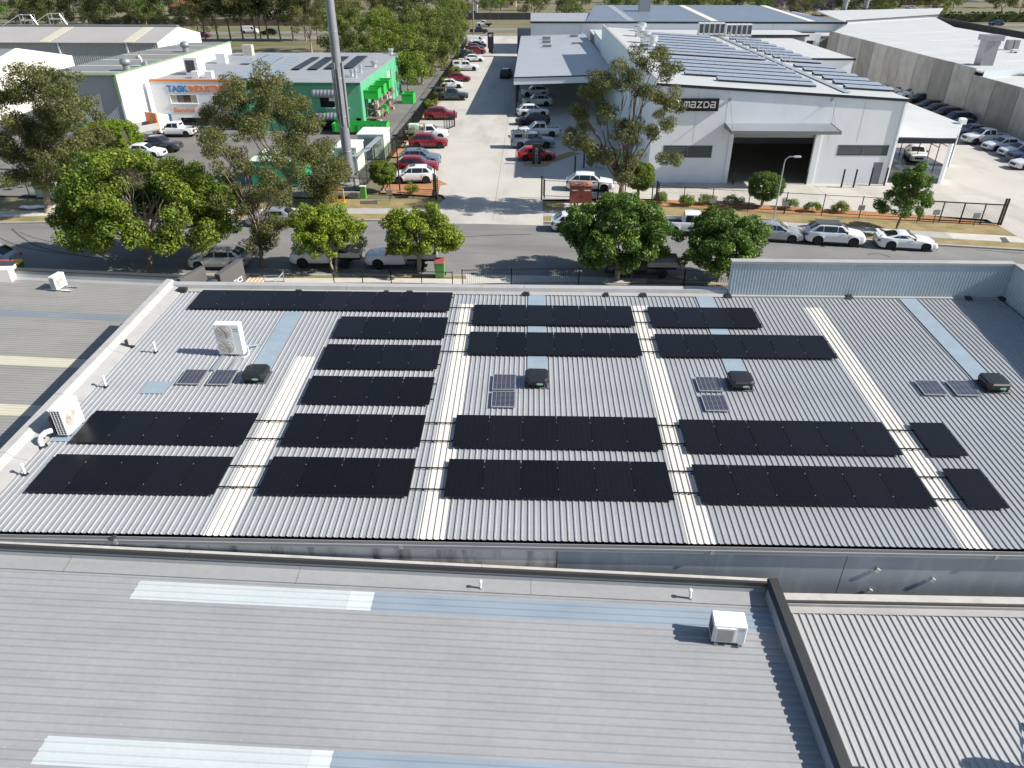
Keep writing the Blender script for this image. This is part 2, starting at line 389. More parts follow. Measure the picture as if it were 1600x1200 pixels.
# mulch beds
structure(strip('mulch_bed', M_MULCH, 12.0, 40.0, lambda x: KF(x) + 6.15, lambda x: KF(x) + (8.2 if x < 34 else 8.2 - (x - 34) * 0.25), Z1 + 0.016, h=0.05))
structure(sheet('mulch_bed', M_MULCH, [tuple(G(*p)[:2]) for p in ((684, 309), (688, 292), (700, 290), (684, 282), (640, 272), (612, 273), (594, 303))], Z1 + 0.018))
structure(sheet('mulch_bed', M_MULCH, [(6.3, 66.8), (13.2, 66.0), (13.2, 67.3), (6.3, 68.3)], Z1 + 0.017))
for k, (a, b) in enumerate(((-16.0, 76.5), (-16.2, 84.0), (-15.9, 91.5), (-16.0, 99.0), (-16.0, 108), (-16.0, 118), (-16.2, 130), (-16.2, 144))):
    structure(sheet('mulch_bed', M_MULCH, [(a - .6, b), (a + 1.6, b), (a + 1.9, b + 4.0), (a - .3, b + 4.2)], Z1 + 0.020 + 0.001 * (k % 2)))
# yards to the left
structure(sheet('service_yard', M_YARD, [(-17.2, 67.8), (-16.4, 76), (-16.6, 160), (-58, 160), (-58, 67.4), (-34, 67.8)], 0.11))
structure(sheet('service_yard', M_YARD, [(-58.1, 66.6), (-58.1, 120), (-130, 120), (-130, 61.0)], 0.112))
# far road beyond the estate
FR = [tuple(G(*p)[:2]) for p in ((0, 72), (300, 66), (480, 62), (760, 57), (830, 54))]
ROADP = [(-300, 205), (-90, 212), (-20, 226), (60, 236), (140, 246), (300, 262)]
structure(strip('verge', M_LAWN, -300, 300, lambda x: pl(ROADP)(x) - 14, lambda x: pl(ROADP)(x) + 45, 0.02, h=0.1))
structure(strip('road', M_ASPH, -300, 300, lambda x: pl(ROADP)(x), lambda x: pl(ROADP)(x) + 9.5, 0.06, h=0.05))
structure(strip('road', M_ASPH, -300, 300, lambda x: pl(ROADP)(x) + 19, lambda x: pl(ROADP)(x) + 27, 0.062, h=0.05))
structure(sheet('driveway', M_DRIVE, [(-20, 223.8), (3, 223.8), (4, 229.5), (-21, 227)], 0.10))

# ================================================================== ribbed sheets
def rib_profile(n, pitch, h, base, top):
    pts = [(0.0, 0.0)]
    for i in range(n):
        c = (i + 0.5) * pitch
        pts += [(c - base / 2, 0), (c - top / 2, h), (c + top / 2, h), (c + base / 2, 0)]
    pts.append((n * pitch, 0.0))
    return pts
def rib_mesh(name, n, pitch, h, base, top, y0, y1, zf, mat_, along='Y', segs=1):
    """ribs run along 'Y' (profile in x) or along 'X' (profile in y). zf(u): height along the run."""
    pr = rib_profile(n, pitch, h, base, top); m = MB(); k = len(pr)
    for j in range(segs + 1):
        t = y0 + (y1 - y0) * j / segs
        for u, z in pr:
            m.v.append((u, t, z + zf(t)) if along == 'Y' else (t, u, z + zf(t)))
    for j in range(segs):
        for i in range(k - 1):
            a = j * k + i
            m.f.append((a, a + 1, a + 1 + k, a + k) if along == 'Y' else (a, a + k, a + k + 1, a + 1))
    return m.mesh(name, mat_)

# ================================================================== the warehouse with the panels
WH = thing('warehouse', 'long grey ribbed metal roof carrying rows of black solar panels, pale skylight strips', 'warehouse', (2.7, 23, 0))
SH = 0.762; XL0 = -9.15; YE, YR = 15.2, 30.62
def sheet_x(i): return XL0 + i * SH
PR = dict(n=4, pitch=SH / 4, h=0.029, base=0.066, top=0.032)
full = rib_mesh('roof_sheet', **PR, y0=YE, y1=YR, zf=roofz, mat_=M_ROOF)
sk_a = rib_mesh('skylight_strip', **PR, y0=YE - 0.02, y1=24.85, zf=lambda t: roofz(t) + 0.004, mat_=M_SKY_W)
sk_a2 = rib_mesh('roof_sheet', **PR, y0=24.80, y1=YR, zf=roofz, mat_=M_ROOF)
sk_b = rib_mesh('skylight_strip', **PR, y0=YE - 0.02, y1=29.50, zf=lambda t: roofz(t) + 0.004, mat_=M_SKY_W)
sk_b2 = rib_mesh('roof_sheet', **PR, y0=29.45, y1=YR, zf=roofz, mat_=M_ROOF)
SKY_I = {0: 'a', 8: 'b', 18: 'b', 28: 'b'}
for i in range(-9, 40):
    x = sheet_x(i); loc = Vector((x, 0, 0)) - WL[WH.name]
    if i in SKY_I:
        link_mesh('skylight_strip', sk_a if SKY_I[i] == 'a' else sk_b, WH, True, loc)
        link_mesh('roof_sheet', sk_a2 if SKY_I[i] == 'a' else sk_b2, WH, True, loc)
    else:
        link_mesh('roof_sheet', full, WH, True, loc)
# side laps: a folded strip between sheet 0.. none visible. flat flashings behind the roof ventilators
def slope_box(name, mat_, parent, x0, x1, y0, y1, lift, th=0.006):
    m = MB(); z = [roofz(y0) + lift, roofz(y1) + lift]
    m.add([(x0, y0, z[0] - th), (x1, y0, z[0] - th), (x1, y1, z[1] - th), (x0, y1, z[1] - th), (x0, y0, z[0]), (x1, y0, z[0]), (x1, y1, z[1]), (x0, y1, z[1])],
          [(0, 3, 2, 1), (4, 5, 6, 7), (0, 1, 5, 4), (1, 2, 6, 5), (2, 3, 7, 6), (3, 0, 4, 7)])
    return m.build(name, mat_, parent)
for i, y1 in ((-2, 28.55), (12, 30.60), (22, 30.60), (34, 30.60)):
    slope_box('flashing_strip', M_FLASH, WH, sheet_x(i), sheet_x(i) + SH, 23.4, y1, 0.034)
slope_box('patch_sheet', M_FLASH, WH, -14.15, -13.32, 22.15, 22.95, 0.036)
scw = MB(); rs = random.Random(8)
for i in range(-9, 40):
    for r_ in range(4):
        x = sheet_x(i) + (r_ + .5) * SH / 4
        for q in range(13):
            y = 15.5 + q * 1.2 + rs.uniform(-.02, .02); z = roofz(y) + .0295
            scw.add([(x - .009, y - .009, z), (x + .009, y - .009, z), (x + .009, y + .009, z), (x - .009, y + .009, z), (x, y, z + .010)], [(0, 1, 4), (1, 2, 4), (2, 3, 4), (3, 0, 4)])
stuff(scw.build('roof_screws', M_STEEL, WH))
# eave: gutter, wall panels
g = MB()
g.add([(-17.2, 15.16, 5.65), (22.0, 15.16, 5.65), (22.0, 14.99, 5.65), (-17.2, 14.99, 5.65)], [(3, 2, 1, 0)])
g.box(-17.2, 22.0, 14.985, 15.005, 5.652, 5.775); g.box(-17.2, 22.0, 14.975, 14.995, 5.755, 5.79); g.box(-17.2, 22.0, 15.15, 15.17, 5.652, 5.76)
g.build('gutter', M_GUT, WH)
for xg in (-11.6, -3.5, 5.2, 13.0):
    box('gutter_joint', M_CAP, WH, xg - 0.05, xg + 0.05, 14.965, 14.984, 5.64, 5.80)
box('gutter_bracket', M_DARKCAP, WH, -11.72, -11.62, 14.95, 15.15, 5.79, 5.83)
wx = [-17.2, -15.3, -7.2, 0.9, 9.0, 17.1, 22.0]
for k in range(6):
    m_ = M_CONC_L if k < 3 else M_CONC_D
    off = 0.0 if k < 3 else -0.02
    box('wall_panel', m_, WH, wx[k] + 0.012, wx[k + 1] - 0.012, 15.055 - off, 15.29, 0.05, 5.648)
box('wall_core', M_DARKCAP, WH, -17.18, 21.98, 15.30, 15.40, 0.0, 5.58)
box('side_wall', M_CAP, WH, -16.88, -16.62, 15.41, 31.05, 0.0, 5.95)
box('side_wall', M_CONC_L, WH, 21.6, 21.8, 15.41, 31.05, 0.0, 6.0)
box('front_wall', M_CONC_L, WH, -16.60, 21.58, 30.78, 31.00, 0.0, 6.6)
for (px, py) in ((1370, 890), (1358, 922), (1456, 905)):
    p = WY(px, py, 15.06)
    pm = MB().mbox(Matrix.Translation(p + Vector((0, -0.03, 0))) @ Matrix.Rotation(0.6, 4, 'Y'), 0.13, 0.05, 0.13)
    pm.build('wall_bracket', M_LEDGE, WH)
# left parapet with sloping inner flashing, in capping lengths
ys = [15.0, 18.3, 21.6, 24.9, 28.2, 31.06]
for a, b in zip(ys[:-1], ys[1:]):
    m = MB(); q = []
    for y in (a, b - 0.012):
        z = roofz(y)
        q += [(-16.90, y, z - 0.25), (-16.90, y, z + 0.36), (-16.64, y, z + 0.34), (-16.45, y, z + 0.16), (-16.02, y, z + 0.045), (-16.02, y, z - 0.02)]
    m.add(q, [(i, i + 1, i + 7, i + 6) for i in range(5)] + [(0, 1, 2, 3, 4, 5)[::-1], (6, 7, 8, 9, 10, 11)])
    m.build('parapet_capping', M_CAP, WH)
# far parapet capping
fx = [-16.9, -8.4, -0.2, 9.1]
for a, b in zip(fx[:-1], fx[1:]):
    m = MB(); q = []
    for x in (a, b - 0.012):
        q += [(x, 30.40, 6.655), (x, 30.66, 6.70), (x, 30.72, 6.86), (x, 30.98, 6.90), (x, 31.06, 6.88), (x, 31.06, 6.60)]
    m.add(q, [(i, i + 6, i + 7, i + 1) for i in range(5)] + [(0, 1, 2, 3, 4, 5), (11, 10, 9, 8, 7, 6)])
    m.build('parapet_capping', M_CAP, WH)
# raised ribbed screen at the right end
scr = rib_profile(92, 0.1345, 0.022, 0.07, 0.045)
m = MB(); k = len(scr)
for z in (6.66, 8.20):
    m.v += [(9.12 + u, 30.62 - h, z) for u, h in scr]
m.f += [(i, i + 1, i + 1 + k, i + k) for i in range(k - 1)]
m.build('screen_cladding', M_WALLCLAD, WH)
box('screen_backing', M_WALLCLAD, WH, 9.10, 21.5, 30.63, 30.86, 6.4, 8.2)
box('screen_capping', M_CAP, WH, 9.04, 21.52, 30.55, 30.93, 8.20, 8.30)
box('screen_base_flashing', M_CAP, WH, 9.12, 21.46, 30.42, 30.62, 6.60, 6.69)
sw = MB(); k = 0
scr2 = rib_profile(114, 0.1345, 0.022, 0.07, 0.045); k = len(scr2)
for z in (5.6, 8.20):
    sw.v += [(21.48 - h, 15.3 + u, z) for u, h in scr2]
sw.f += [(i, i + k, i + 1 + k, i + 1) for i in range(k - 1)]
sw.build('side_screen_cladding', M_WALLCLAD, WH)
box('side_screen_backing', M_WALLCLAD, WH, 21.49, 21.82, 15.3, 30.86, 6.05, 8.195)
box('side_screen_capping', M_CAP, WH, 21.40, 21.9, 15.2, 30.54, 8.20, 8.295)
# black sump covers along the far gutter
for k, (px, py) in enumerate(((469, 453), (605, 455), (641, 455), (822, 459), (946, 457), (1004, 460), (1135, 460), (1324, 463), (1509, 465), (1562, 466))):
    p = RF(px, py); s_ = 0.75 if k in (1, 4) else 1.0
    m = MB(); w = 0.17 * s_
    m.add([(p.x - w, 30.32, 6.655), (p.x + w, 30.32, 6.655), (p.x + w * .7, 30.38, 6.74), (p.x - w * .7, 30.38, 6.74), (p.x - w, 30.60, 6.67), (p.x + w, 30.60, 6.67), (p.x + w * .7, 30.56, 6.75), (p.x - w * .7, 30.56, 6.75)],
          [(0, 1, 2, 3), (5, 4, 7, 6), (3, 2, 6, 7), (1, 5, 6, 2), (4, 0, 3, 7), (0, 4, 5, 1)])
    m.build('sump_cover', M_PLBLACK, WH)
p = RF(290, 452); box('sump_cover', M_PLBLACK, WH, p.x - 0.2, p.x + 0.2, 30.28, 30.55, 6.68, 6.82)
p = RF(200, 543); m = MB()
m.box(p.x - 0.03, p.x + 0.02, p.y - 0.08, p.y + 0.08, p.z, p.z + 0.34); m.box(p.x, p.x + 0.28, p.y - 0.08, p.y + 0.06, p.z + 0.03, p.z + 0.08)
m.build('overflow_spout', M_PLBLACK, WH)
# sign fins and entry on the street side
def fin(nm, p, q, zb, zt0, zt1, th):
    p = Vector((*p, 0)); q = Vector((*q, 0)); n_ = Vector((-(q - p).y, (q - p).x, 0)).normalized() * th
    m = MB(); a = [p, q, q + n_, p + n_]
    m.add([(v.x, v.y, zb) for v in a] + [(a[0].x, a[0].y, zt0), (a[1].x, a[1].y, zt1), (a[2].x, a[2].y, zt1), (a[3].x, a[3].y, zt0)],
          [(0, 3, 2, 1), (4, 5, 6, 7), (0, 1, 5, 4), (1, 2, 6, 5), (2, 3, 7, 6), (3, 0, 4, 7)])
    return m.build(nm, M_FIN, WH)
fin('sign_fin', (-16.30, 31.10), (-15.72, 32.6), 4.0, 6.97, 7.02, 0.22)
fin('sign_fin', (-14.85, 32.1), (-14.40, 34.0), 3.0, 6.80, 6.87, 0.28)
box('entry_canopy', M_FLASH, WH, -15.95, -15.05, 31.1, 33.0, 6.05, 6.12)
box('entry_wall', M_FIN, WH, -15.25, -15.02, 31.9, 33.2, 0.0, 6.55)
aw = rib_mesh('awning_sheet', 5, 0.19, 0.03, 0.08, 0.04, 31.6, 33.0, lambda t: 6.30 - 0.03 * (t - 32), M_TERRA)
link_mesh('awning_sheet', aw, WH, True, Vector((-13.86, 0, 0)) - WL[WH.name])
m = MB()
for a, b in (((-12.75, 32.2, 5.9), (-12.75, 32.2, 6.75)), ((-11.80, 32.2, 5.9), (-11.80, 32.2, 6.95)), ((-12.75, 32.2, 6.72), (-11.8, 32.2, 6.74)), ((-12.75, 32.2, 6.45), (-11.8, 32.2, 6.45)), ((-11.8, 32.2, 6.9), (-12.1, 31.4, 6.6))):
    m.tube(a, b, 0.025, n=6)
m.build('access_rail', M_ALU, WH)

# ================================================================== solar arrays
def panel_mat():
    m = bpy.data.materials.new('black_solar_glass'); m.use_nodes = True
    nt = m.node_tree; N = nt.nodes; L = nt.links; b = N['Principled BSDF']
    tc = N.new('ShaderNodeTexCoord'); br = N.new('ShaderNodeTexBrick')
    br.offset = 0.0; br.inputs['Scale'].default_value = 1.0
    br.inputs['Brick Width'].default_value = 0.182; br.inputs['Row Height'].default_value = 0.0895
    br.inputs['Mortar Size'].default_value = 0.0035
    br.inputs['Color1'].default_value = (0.0048, 0.0052, 0.0072, 1); br.inputs['Color2'].default_value = (0.0060, 0.0064, 0.0085, 1)
    br.inputs['Mortar'].default_value = (0.013, 0.014, 0.017, 1)
    L.new(tc.outputs['Object'], br.inputs['Vector'])
    oi = N.new('ShaderNodeObjectInfo'); rp = N.new('ShaderNodeMapRange')
    rp.inputs['To Min'].default_value = 0.75; rp.inputs['To Max'].default_value = 1.35
    L.new(oi.outputs['Random'], rp.inputs['Value'])
    vs = N.new('ShaderNodeVectorMath'); vs.operation = 'SCALE'
    L.new(br.outputs['Color'], vs.inputs[0]); L.new(rp.outputs['Result'], vs.inputs['Scale'])
    nz = N.new('ShaderNodeTexNoise'); nz.inputs['Scale'].default_value = 1.3; nz.inputs['Detail'].default_value = 5
    L.new(tc.outputs['Object'], nz.inputs['Vector'])
    rr = N.new('ShaderNodeMapRange'); rr.inputs['To Min'].default_value = 0.22; rr.inputs['To Max'].default_value = 0.40
    L.new(nz.outputs['Fac'], rr.inputs['Value']); L.new(rr.outputs['Result'], b.inputs['Roughness'])
    L.new(vs.outputs['Vector'], b.inputs['Base Color'])
    b.inputs['Specular IOR Level'].default_value = 0.2
    return m
M_PV = panel_mat()
M_PVF = mat('black_anodised_frame', (0.010, 0.010, 0.011), 0.4, 0.3, 0)
PW, PP, PLN = 1.134, 1.154, 1.755
THR = math.atan(0.05148)
pm = MB().box(0.012, PW - 0.012, 0.012, PLN - 0.012, 0.004, 0.031).mesh('solar_panel', M_PV)
fm = MB().box(0, PW, 0, 0.0125, 0, 0.035).box(0, PW, PLN - 0.0125, PLN, 0, 0.035).box(0, 0.0125, 0.0126, PLN - 0.0126, 0, 0.0345).box(PW - 0.0125, PW, 0.0126, PLN - 0.0126, 0, 0.0345).mesh('frame', M_PVF)
cm = MB().box(-0.010, 0.010, -0.018, 0.018, 0.0, 0.010).mesh('clamp', mat('grey_clamp', (0.28, 0.28, 0.29), 0.5, 0.3, 0))
ROWS = [
    ('A1', 5, -15.166, 16.785, 'five black solar panels at the front left corner of the roof, nearest row'),
    ('A2', 4, -8.121, 16.827, 'four black solar panels in the nearest row between the first and second skylight strips'),
    ('A3', 6, -2.466, 16.84, 'six black solar panels in the nearest row between the second and third skylight strips'),
    ('A4', 6, 5.228, 16.745, 'six black solar panels in the nearest row left of the rightmost skylight strip'),
    ('A5', 1, 13.06, 16.731, 'single black solar panel at the right end of the nearest row'),
    ('B1', 5, -15.107, 19.183, 'five black solar panels in the second row beside the white rooftop air conditioner'),
    ('B2', 4, -8.103, 19.194, 'four black solar panels in the second row between the first and second skylight strips'),
    ('B3', 6, -2.436, 19.229, 'six black solar panels in the second row, in front of the two stacked small panels'),
    ('B4', 6, 5.216, 19.138, 'six black solar panels in the second row left of the rightmost skylight strip'),
    ('B5', 1, 13.064, 19.138, 'single black solar panel at the right end of the second row'),
    ('C2', 4, -8.073, 21.597, 'four black solar panels in the third row from the front'),
    ('D2', 4, -8.065, 23.941, 'four black solar panels in the fourth row from the front'),
    ('E2', 4, -8.031, 26.286, 'four black solar panels just in front of the long row of ten'),
    ('F', 10, -14.975, 28.678, 'long row of ten black solar panels along the far left roof edge'),
    ('G3', 6, -2.381, 27.508, 'six black solar panels in the farthest row between the second and third skylight strips'),
    ('G4', 4, 5.231, 27.465, 'four black solar panels in the farthest row right of the third skylight strip'),
    ('H3', 6, -2.387, 25.093, 'six black solar panels in the second farthest row between the second and third skylight strips'),
    ('H4', 6, 5.21, 25.073, 'six black solar panels in the second farthest row right of the third skylight strip'),
]
RAIL_TO = {'A1': -8.1, 'A2': -2.4, 'A3': 5.3, 'A4': 13.1, 'B1': -8.1, 'B2': -2.4, 'B3': 5.3, 'B4': 13.1, 'G3': 5.3, 'H3': 5.3, 'F': -2.3, 'E2': -2.3, 'D2': -2.3}
for nm, n, x0, s0, lab in ROWS:
    y0 = s0 * math.cos(THR); z0 = roofz(y0)
    AR = thing('solar_array', lab, 'solar panels', (x0, y0, z0), 0, 'solar arrays on the warehouse roof')
    AR.rotation_euler = (THR, 0, 0)
    lift = 0.105
    for k in range(n):
        jit = random.Random(sum(map(ord, nm)) * 31 + k)
        p_ = link_mesh('solar_panel', pm, AR, True, (k * PP + jit.uniform(-.003, .003), jit.uniform(-.006, .006), lift), (jit.uniform(-.002, .002), jit.uniform(-.0025, .0025), 0))
        link_mesh('frame', fm, p_, True, (0, 0, 0))
        if k < n - 1:
            for yy in (0.38, PLN - 0.38):
                link_mesh('clamp', cm, p_, True, (PW + 0.01, yy, 0.031))
    x1 = (n - 1) * PP + PW + 0.1
    if nm in RAIL_TO: x1 = RAIL_TO[nm] - x0 - 0.02
    for q, yy in enumerate((0.38, PLN - 0.38)):
        xe = x1
        if nm == 'F': xe = x1 if q == 0 else (n - 1) * PP + PW + 0.1
        if nm == 'D2': xe = (n - 1) * PP + PW + 0.1 if q == 0 else x1
        MB().box(-0.08, xe, yy - 0.015, yy + 0.015, 0.065, lift - 0.001).build('rail', M_PVF, AR, True)
        m = MB(); xx = 0.2
        while xx < xe: m.box(xx - 0.02, xx + 0.02, yy - 0.025, yy + 0.025, 0.02, 0.0645); xx += 1.2
        m.build('rail_feet', M_PVF, AR, True)

# small framed panels that power the ventilators
def pv_small_mat():
    m = bpy.data.materials.new('blue_black_cells'); m.use_nodes = True
    nt = m.node_tree; N = nt.nodes; L = nt.links; b = N['Principled BSDF']
    tc = N.new('ShaderNodeTexCoord'); br = N.new('ShaderNodeTexBrick')
    br.offset = 0.0; br.inputs['Scale'].default_value = 1.0
    br.inputs['Brick Width'].default_value = 0.165; br.inputs['Row Height'].default_value = 0.078
    br.inputs['Mortar Size'].default_value = 0.0045
    br.inputs['Color1'].default_value = (0.016, 0.02, 0.04, 1); br.inputs['Color2'].default_value = (0.02, 0.024, 0.045, 1)
    br.inputs['Mortar'].default_value = (0.34, 0.34, 0.35, 1)
    L.new(tc.outputs['Object'], br.inputs['Vector']); L.new(br.outputs['Color'], b.inputs['Base Color'])
    b.inputs['Roughness'].default_value = 0.2
    return m
M_PVS = pv_small_mat()
def small_pv(px, lab):
    c = [RF(*q) for q in px]
    bl, br_ = c[0], c[1]; w = 0.5 * ((c[1] - c[0]).length + (c[2] - c[3]).length); l = 0.5 * ((c[3] - c[0]).length + (c[2] - c[1]).length)
    o = thing('small_solar_panel', lab, 'solar panel', (bl.x, bl.y, bl.z), 0, 'small panels beside the roof ventilators')
    o.rotation_euler = (THR, 0, 0)
    MB().box(0.03, w - 0.03, 0.03, l - 0.03, 0.085, 0.10).build('cells', M_PVS, o, True)
    MB().box(0, w, 0, 0.03, 0.07, 0.107).box(0, w, l - 0.03, l, 0.07, 0.107).box(0, 0.03, 0.031, l - 0.031, 0.07, 0.106).box(w - 0.03, w, 0.031, l - 0.031, 0.07, 0.106).build('frame', M_ALU, o, True)
    MB().box(0.05, w - 0.05, 0.1, 0.14, 0.0, 0.069).box(0.05, w - 0.05, l - 0.14, l - 0.1, 0.0, 0.069).build('mount', M_ALU, o, True)
small_pv([(275, 603), (311, 603), (325, 581), (288, 580)], 'left one of the two small framed panels near the twin fan air conditioner')
small_pv([(323, 604), (360, 604), (372, 581), (337, 581)], 'right one of the two small framed panels near the twin fan air conditioner')
small_pv([(769, 612), (807, 612), (806, 588), (771, 588)], 'farther of the two small framed panels left of the central ventilator')
small_pv([(767, 639), (806, 638), (805, 614), (769, 614)], 'nearer of the two small framed panels left of the central ventilator')
small_pv([(1092, 614), (1130, 614), (1122, 592), (1086, 592)], 'farther of the two small framed panels left of the third ventilator')
small_pv([(1102, 645), (1141, 645), (1133, 620), (1096, 620)], 'nearer of the two small framed panels left of the third ventilator')
small_pv([(1444, 620), (1482, 620), (1464, 597), (1428, 597)], 'left one of the two small framed panels near the rightmost ventilator')
small_pv([(1495, 621), (1532, 620), (1516, 597), (1478, 597)], 'right one of the two small framed panels near the rightmost ventilator')

def ventilator(x, y, lab):
    z = roofz(y)
    o = thing('roof_ventilator', lab, 'ventilator', (x, y, z), 0, 'black roof ventilators')
    o.rotation_euler = (THR, 0, 0)
    MB().box(-0.46, 0.46, -0.42, 0.46, 0.031, 0.045).build('base_flashing', mat('grey_rubber_base', (0.10, 0.105, 0.11), 0.6), o, True)
    def octo(s, c, z): return [(-s + c, -s, z), (s - c, -s, z), (s, -s + c, z), (s, s - c, z), (s - c, s, z), (-s + c, s, z), (-s, s - c, z), (-s, -s + c, z)]
    def stack(rings):
        m = MB(); n = 8
        for r in rings: m.v += r
        for k in range(len(rings) - 1):
            for i in range(n): m.f.append((k * n + i, k * n + (i + 1) % n, (k + 1) * n + (i + 1) % n, (k + 1) * n + i))
        m.f.append(tuple(range(7, -1, -1))); m.f.append(tuple(range((len(rings) - 1) * n, len(rings) * n)))
        return m
    stack([octo(0.33, 0.1, 0.045), octo(0.30, 0.1, 0.24)]).build('throat', M_PLBLACK, o, True)
    m = MB()
    for sx, sy in ((-1, -1), (1, -1), (1, 1), (-1, 1)): m.box(sx * 0.34 - 0.03, sx * 0.34 + 0.03, sy * 0.34 - 0.03, sy * 0.34 + 0.03, 0.045, 0.24)
    m.build('louvre_posts', M_PLBLACK, o, True)
    stack([octo(0.43, 0.13, 0.20), octo(0.45, 0.14, 0.30), octo(0.44, 0.14, 0.36), octo(0.38, 0.12, 0.40), octo(0.2, 0.06, 0.415)]).build('hood', M_PLBLACK, o, True)
    s = MB(); s.add([(0.10 + 0.13 * math.cos(t), -0.452, 0.245 + 0.05 * math.sin(t)) for t in [6.283 * i / 20 for i in range(20)]], [tuple(range(20))])
    s.build('badge', M_GREENST, o, True)
ventilator(-10.2, 23.30, 'black roof ventilator with green badge beside the twin fan air conditioner')
ventilator(0.36, 23.22, 'black roof ventilator with green badge in the middle of the roof, behind stacked small panels')
ventilator(7.88, 23.22, 'black roof ventilator with green badge right of the third skylight strip')
ventilator(17.18, 23.3, 'black roof ventilator with green badge at the right end of the roof')

# ------------------------------------------------------------------ air conditioners
def ac_unit(loc, rz, w, d, h, fans, lab, tilt=0.0, round_fan=True, feet=0.07, side_grid=False, rails=None, square=False):
    o = thing('air_conditioner', lab, 'air conditioner', loc, rz)
    o.rotation_euler = (tilt, 0, rz)
    MB().cbox(-w / 2, w / 2, 0, d, feet, feet + h, 0.02).build('casing', M_ACW, o, True)
    fw_ = w * 0.66
    for k in range(fans):
        zc = feet + h * ((k + 0.5) / fans); r = min(fw_ * 0.42, h / fans * 0.41); xc = -w / 2 + fw_ * 0.5 + 0.03
        if square:
            MB().box(xc - fw_ * .45, xc + fw_ * .45, -0.035, -0.001, zc - h * .42, zc + h * .40).build('fan_guard', M_ACW, o, True)
            m = MB(); zz = zc - h * .38
            m.box(xc - fw_ * .36, xc + fw_ * .36, -0.042, -0.036, zc - h * .38, zc + h * .34)
            m.build('grille', M_ACG, o, True)
        else:
            ring = MB(); n = 28
            ring.v += [(xc + r * 1.07 * math.cos(6.283 * i / n), -0.012, zc + r * 1.07 * math.sin(6.283 * i / n)) for i in range(n)]
            ring.f.append(tuple(range(n)))
            ring.build('fan_opening', M_ACG if not side_grid else M_ACG, o, True)
            m = MB()
            for q in range(1, 7):
                rr = r * q / 6.3
                for i in range(20):
                    a0, a1 = 6.283 * i / 20, 6.283 * (i + 1) / 20
                    m.tube((xc + rr * math.cos(a0), -0.03, zc + rr * math.sin(a0)), (xc + rr * math.cos(a1), -0.03, zc + rr * math.sin(a1)), 0.006, n=3, cap=False)
            for i in range(8):
                a0 = 6.283 * i / 8
                m.tube((xc, -0.028, zc), (xc + r * math.cos(a0), -0.028, zc + r * math.sin(a0)), 0.006, n=3, cap=False)
            m.build('fan_guard', mat('guard_grey', (0.60, 0.58, 0.54), 0.5, 0, 0), o, True)
            MB().lathe([(0.02, 0), (r * 0.22, 0)], n=12).build('fan_hub', M_ACD, o, True, loc=(xc, -0.02, zc), rot=(R(90), 0, 0))
            if fans > 1 or w > .9:
                sq = MB(); e = h / fans * 0.47; e2 = fw_ * 0.5
                sq.box(xc - e2, xc + e2, -0.006, -0.001, zc - e, zc + e); sq.build('front_panel', M_ACW, o, True)
    MB().box(w / 2 - w * 0.25, w / 2 - 0.04, -0.004, -0.001, feet + h * 0.84, feet + h * 0.87).box(w / 2 - w * 0.24, w / 2 - 0.05, -0.004, -0.001, feet + h * 0.78, feet + h * 0.80).build('badge', M_INKB, o, True)
    if side_grid:
        m = MB(); MB().box(-w / 2 - 0.006, -w / 2 - 0.001, 0.04, d - 0.04, feet + 0.05, feet + h - 0.05).build('coil', M_ACD, o, True)
        for i in range(13):
            z = feet + 0.05 + (h - 0.1) * i / 12; m.box(-w / 2 - 0.022, -w / 2 - 0.007, 0.03, d - 0.03, z - 0.009, z + 0.009)
        for i in range(4):
            y = 0.04 + (d - 0.08) * i / 3; m.box(-w / 2 - 0.026, -w / 2 - 0.010, y - 0.011, y + 0.011, feet + 0.04, feet + h - 0.04)
        m.build('coil_guard', M_ACW, o, True)
    else:
        MB().box(-w / 2 - 0.004, -w / 2 - 0.001, 0.05, d - 0.05, feet + 0.08, feet + h - 0.08).build('coil', M_ACD, o, True)
    for sx in (-1, 1):
        MB().box(sx * w * 0.36 - 0.05, sx * w * 0.36 + 0.05, -0.04, d + 0.04, 0.012, feet).build('foot', M_STEEL, o, True)
    if rails:
        for sx in (-1, 1): MB().box(sx * w * 0.33 - 0.09, sx * w * 0.33 + 0.09, rails[0], rails[1], -0.0, 0.013).build('support_rail', M_ALU, o, True)
    return o
a1 = ac_unit((-11.70, 24.84, roofz(24.84) + 0.035), R(0), 1.0, 0.34, 1.30, 2, 'tall white twin fan air conditioner standing on the roof near the first skylight strip', rails=(-1.15, 0.4), feet=0.06)
MB().path([(0.5, 0.2, 0.4), (0.62, 0.2, 0.3), (0.66, 0.1, 0.05), (0.6, -0.1, 0.02), (0.5, -0.2, 0.02)], 0.018, 6).build('hose', M_PVC, a1, True)
MB().path([(0.52, 0.3, 0.3), (0.72, 0.7, 0.1), (0.85, 0.95, 0.06)], 0.03, 6).build('hose', mat('blue_conduit', (0.2, 0.3, 0.42), 0.5), a1, True)
a2 = ac_unit((-15.30, 19.98, roofz(20) + 0.035), R(88), 0.95, 0.38, 1.0, 1, 'white air conditioner with wire side grille against the left roof edge', side_grid=True, feet=0.06)
MB().box(-0.52, 0.5, 0.42, 0.50, 0.1, 0.75).build('pipe_cover', M_PLBLACK, a2, True)
slope_box('flashing_tray', M_FLASH, WH, -15.85, -14.95, 19.3, 20.5, 0.035)
pb = thing('pipe_bend', 'white plastic elbow pipe beside the air conditioner at the left roof edge', 'pipe', (-16.0, 19.05, roofz(19.05)))
MB().path([(0, 0, 0), (-0.02, 0.02, 0.22), (0.02, 0.08, 0.36), (0.14, 0.2, 0.44), (0.26, 0.34, 0.42)], 0.085, 12).build('elbow', M_PVC, pb, True, smooth=True)
MB().lathe([(0.17, 0), (0.15, 0.04), (0.09, 0.06)], n=14).build('collar', M_PLBLACK, pb, True)

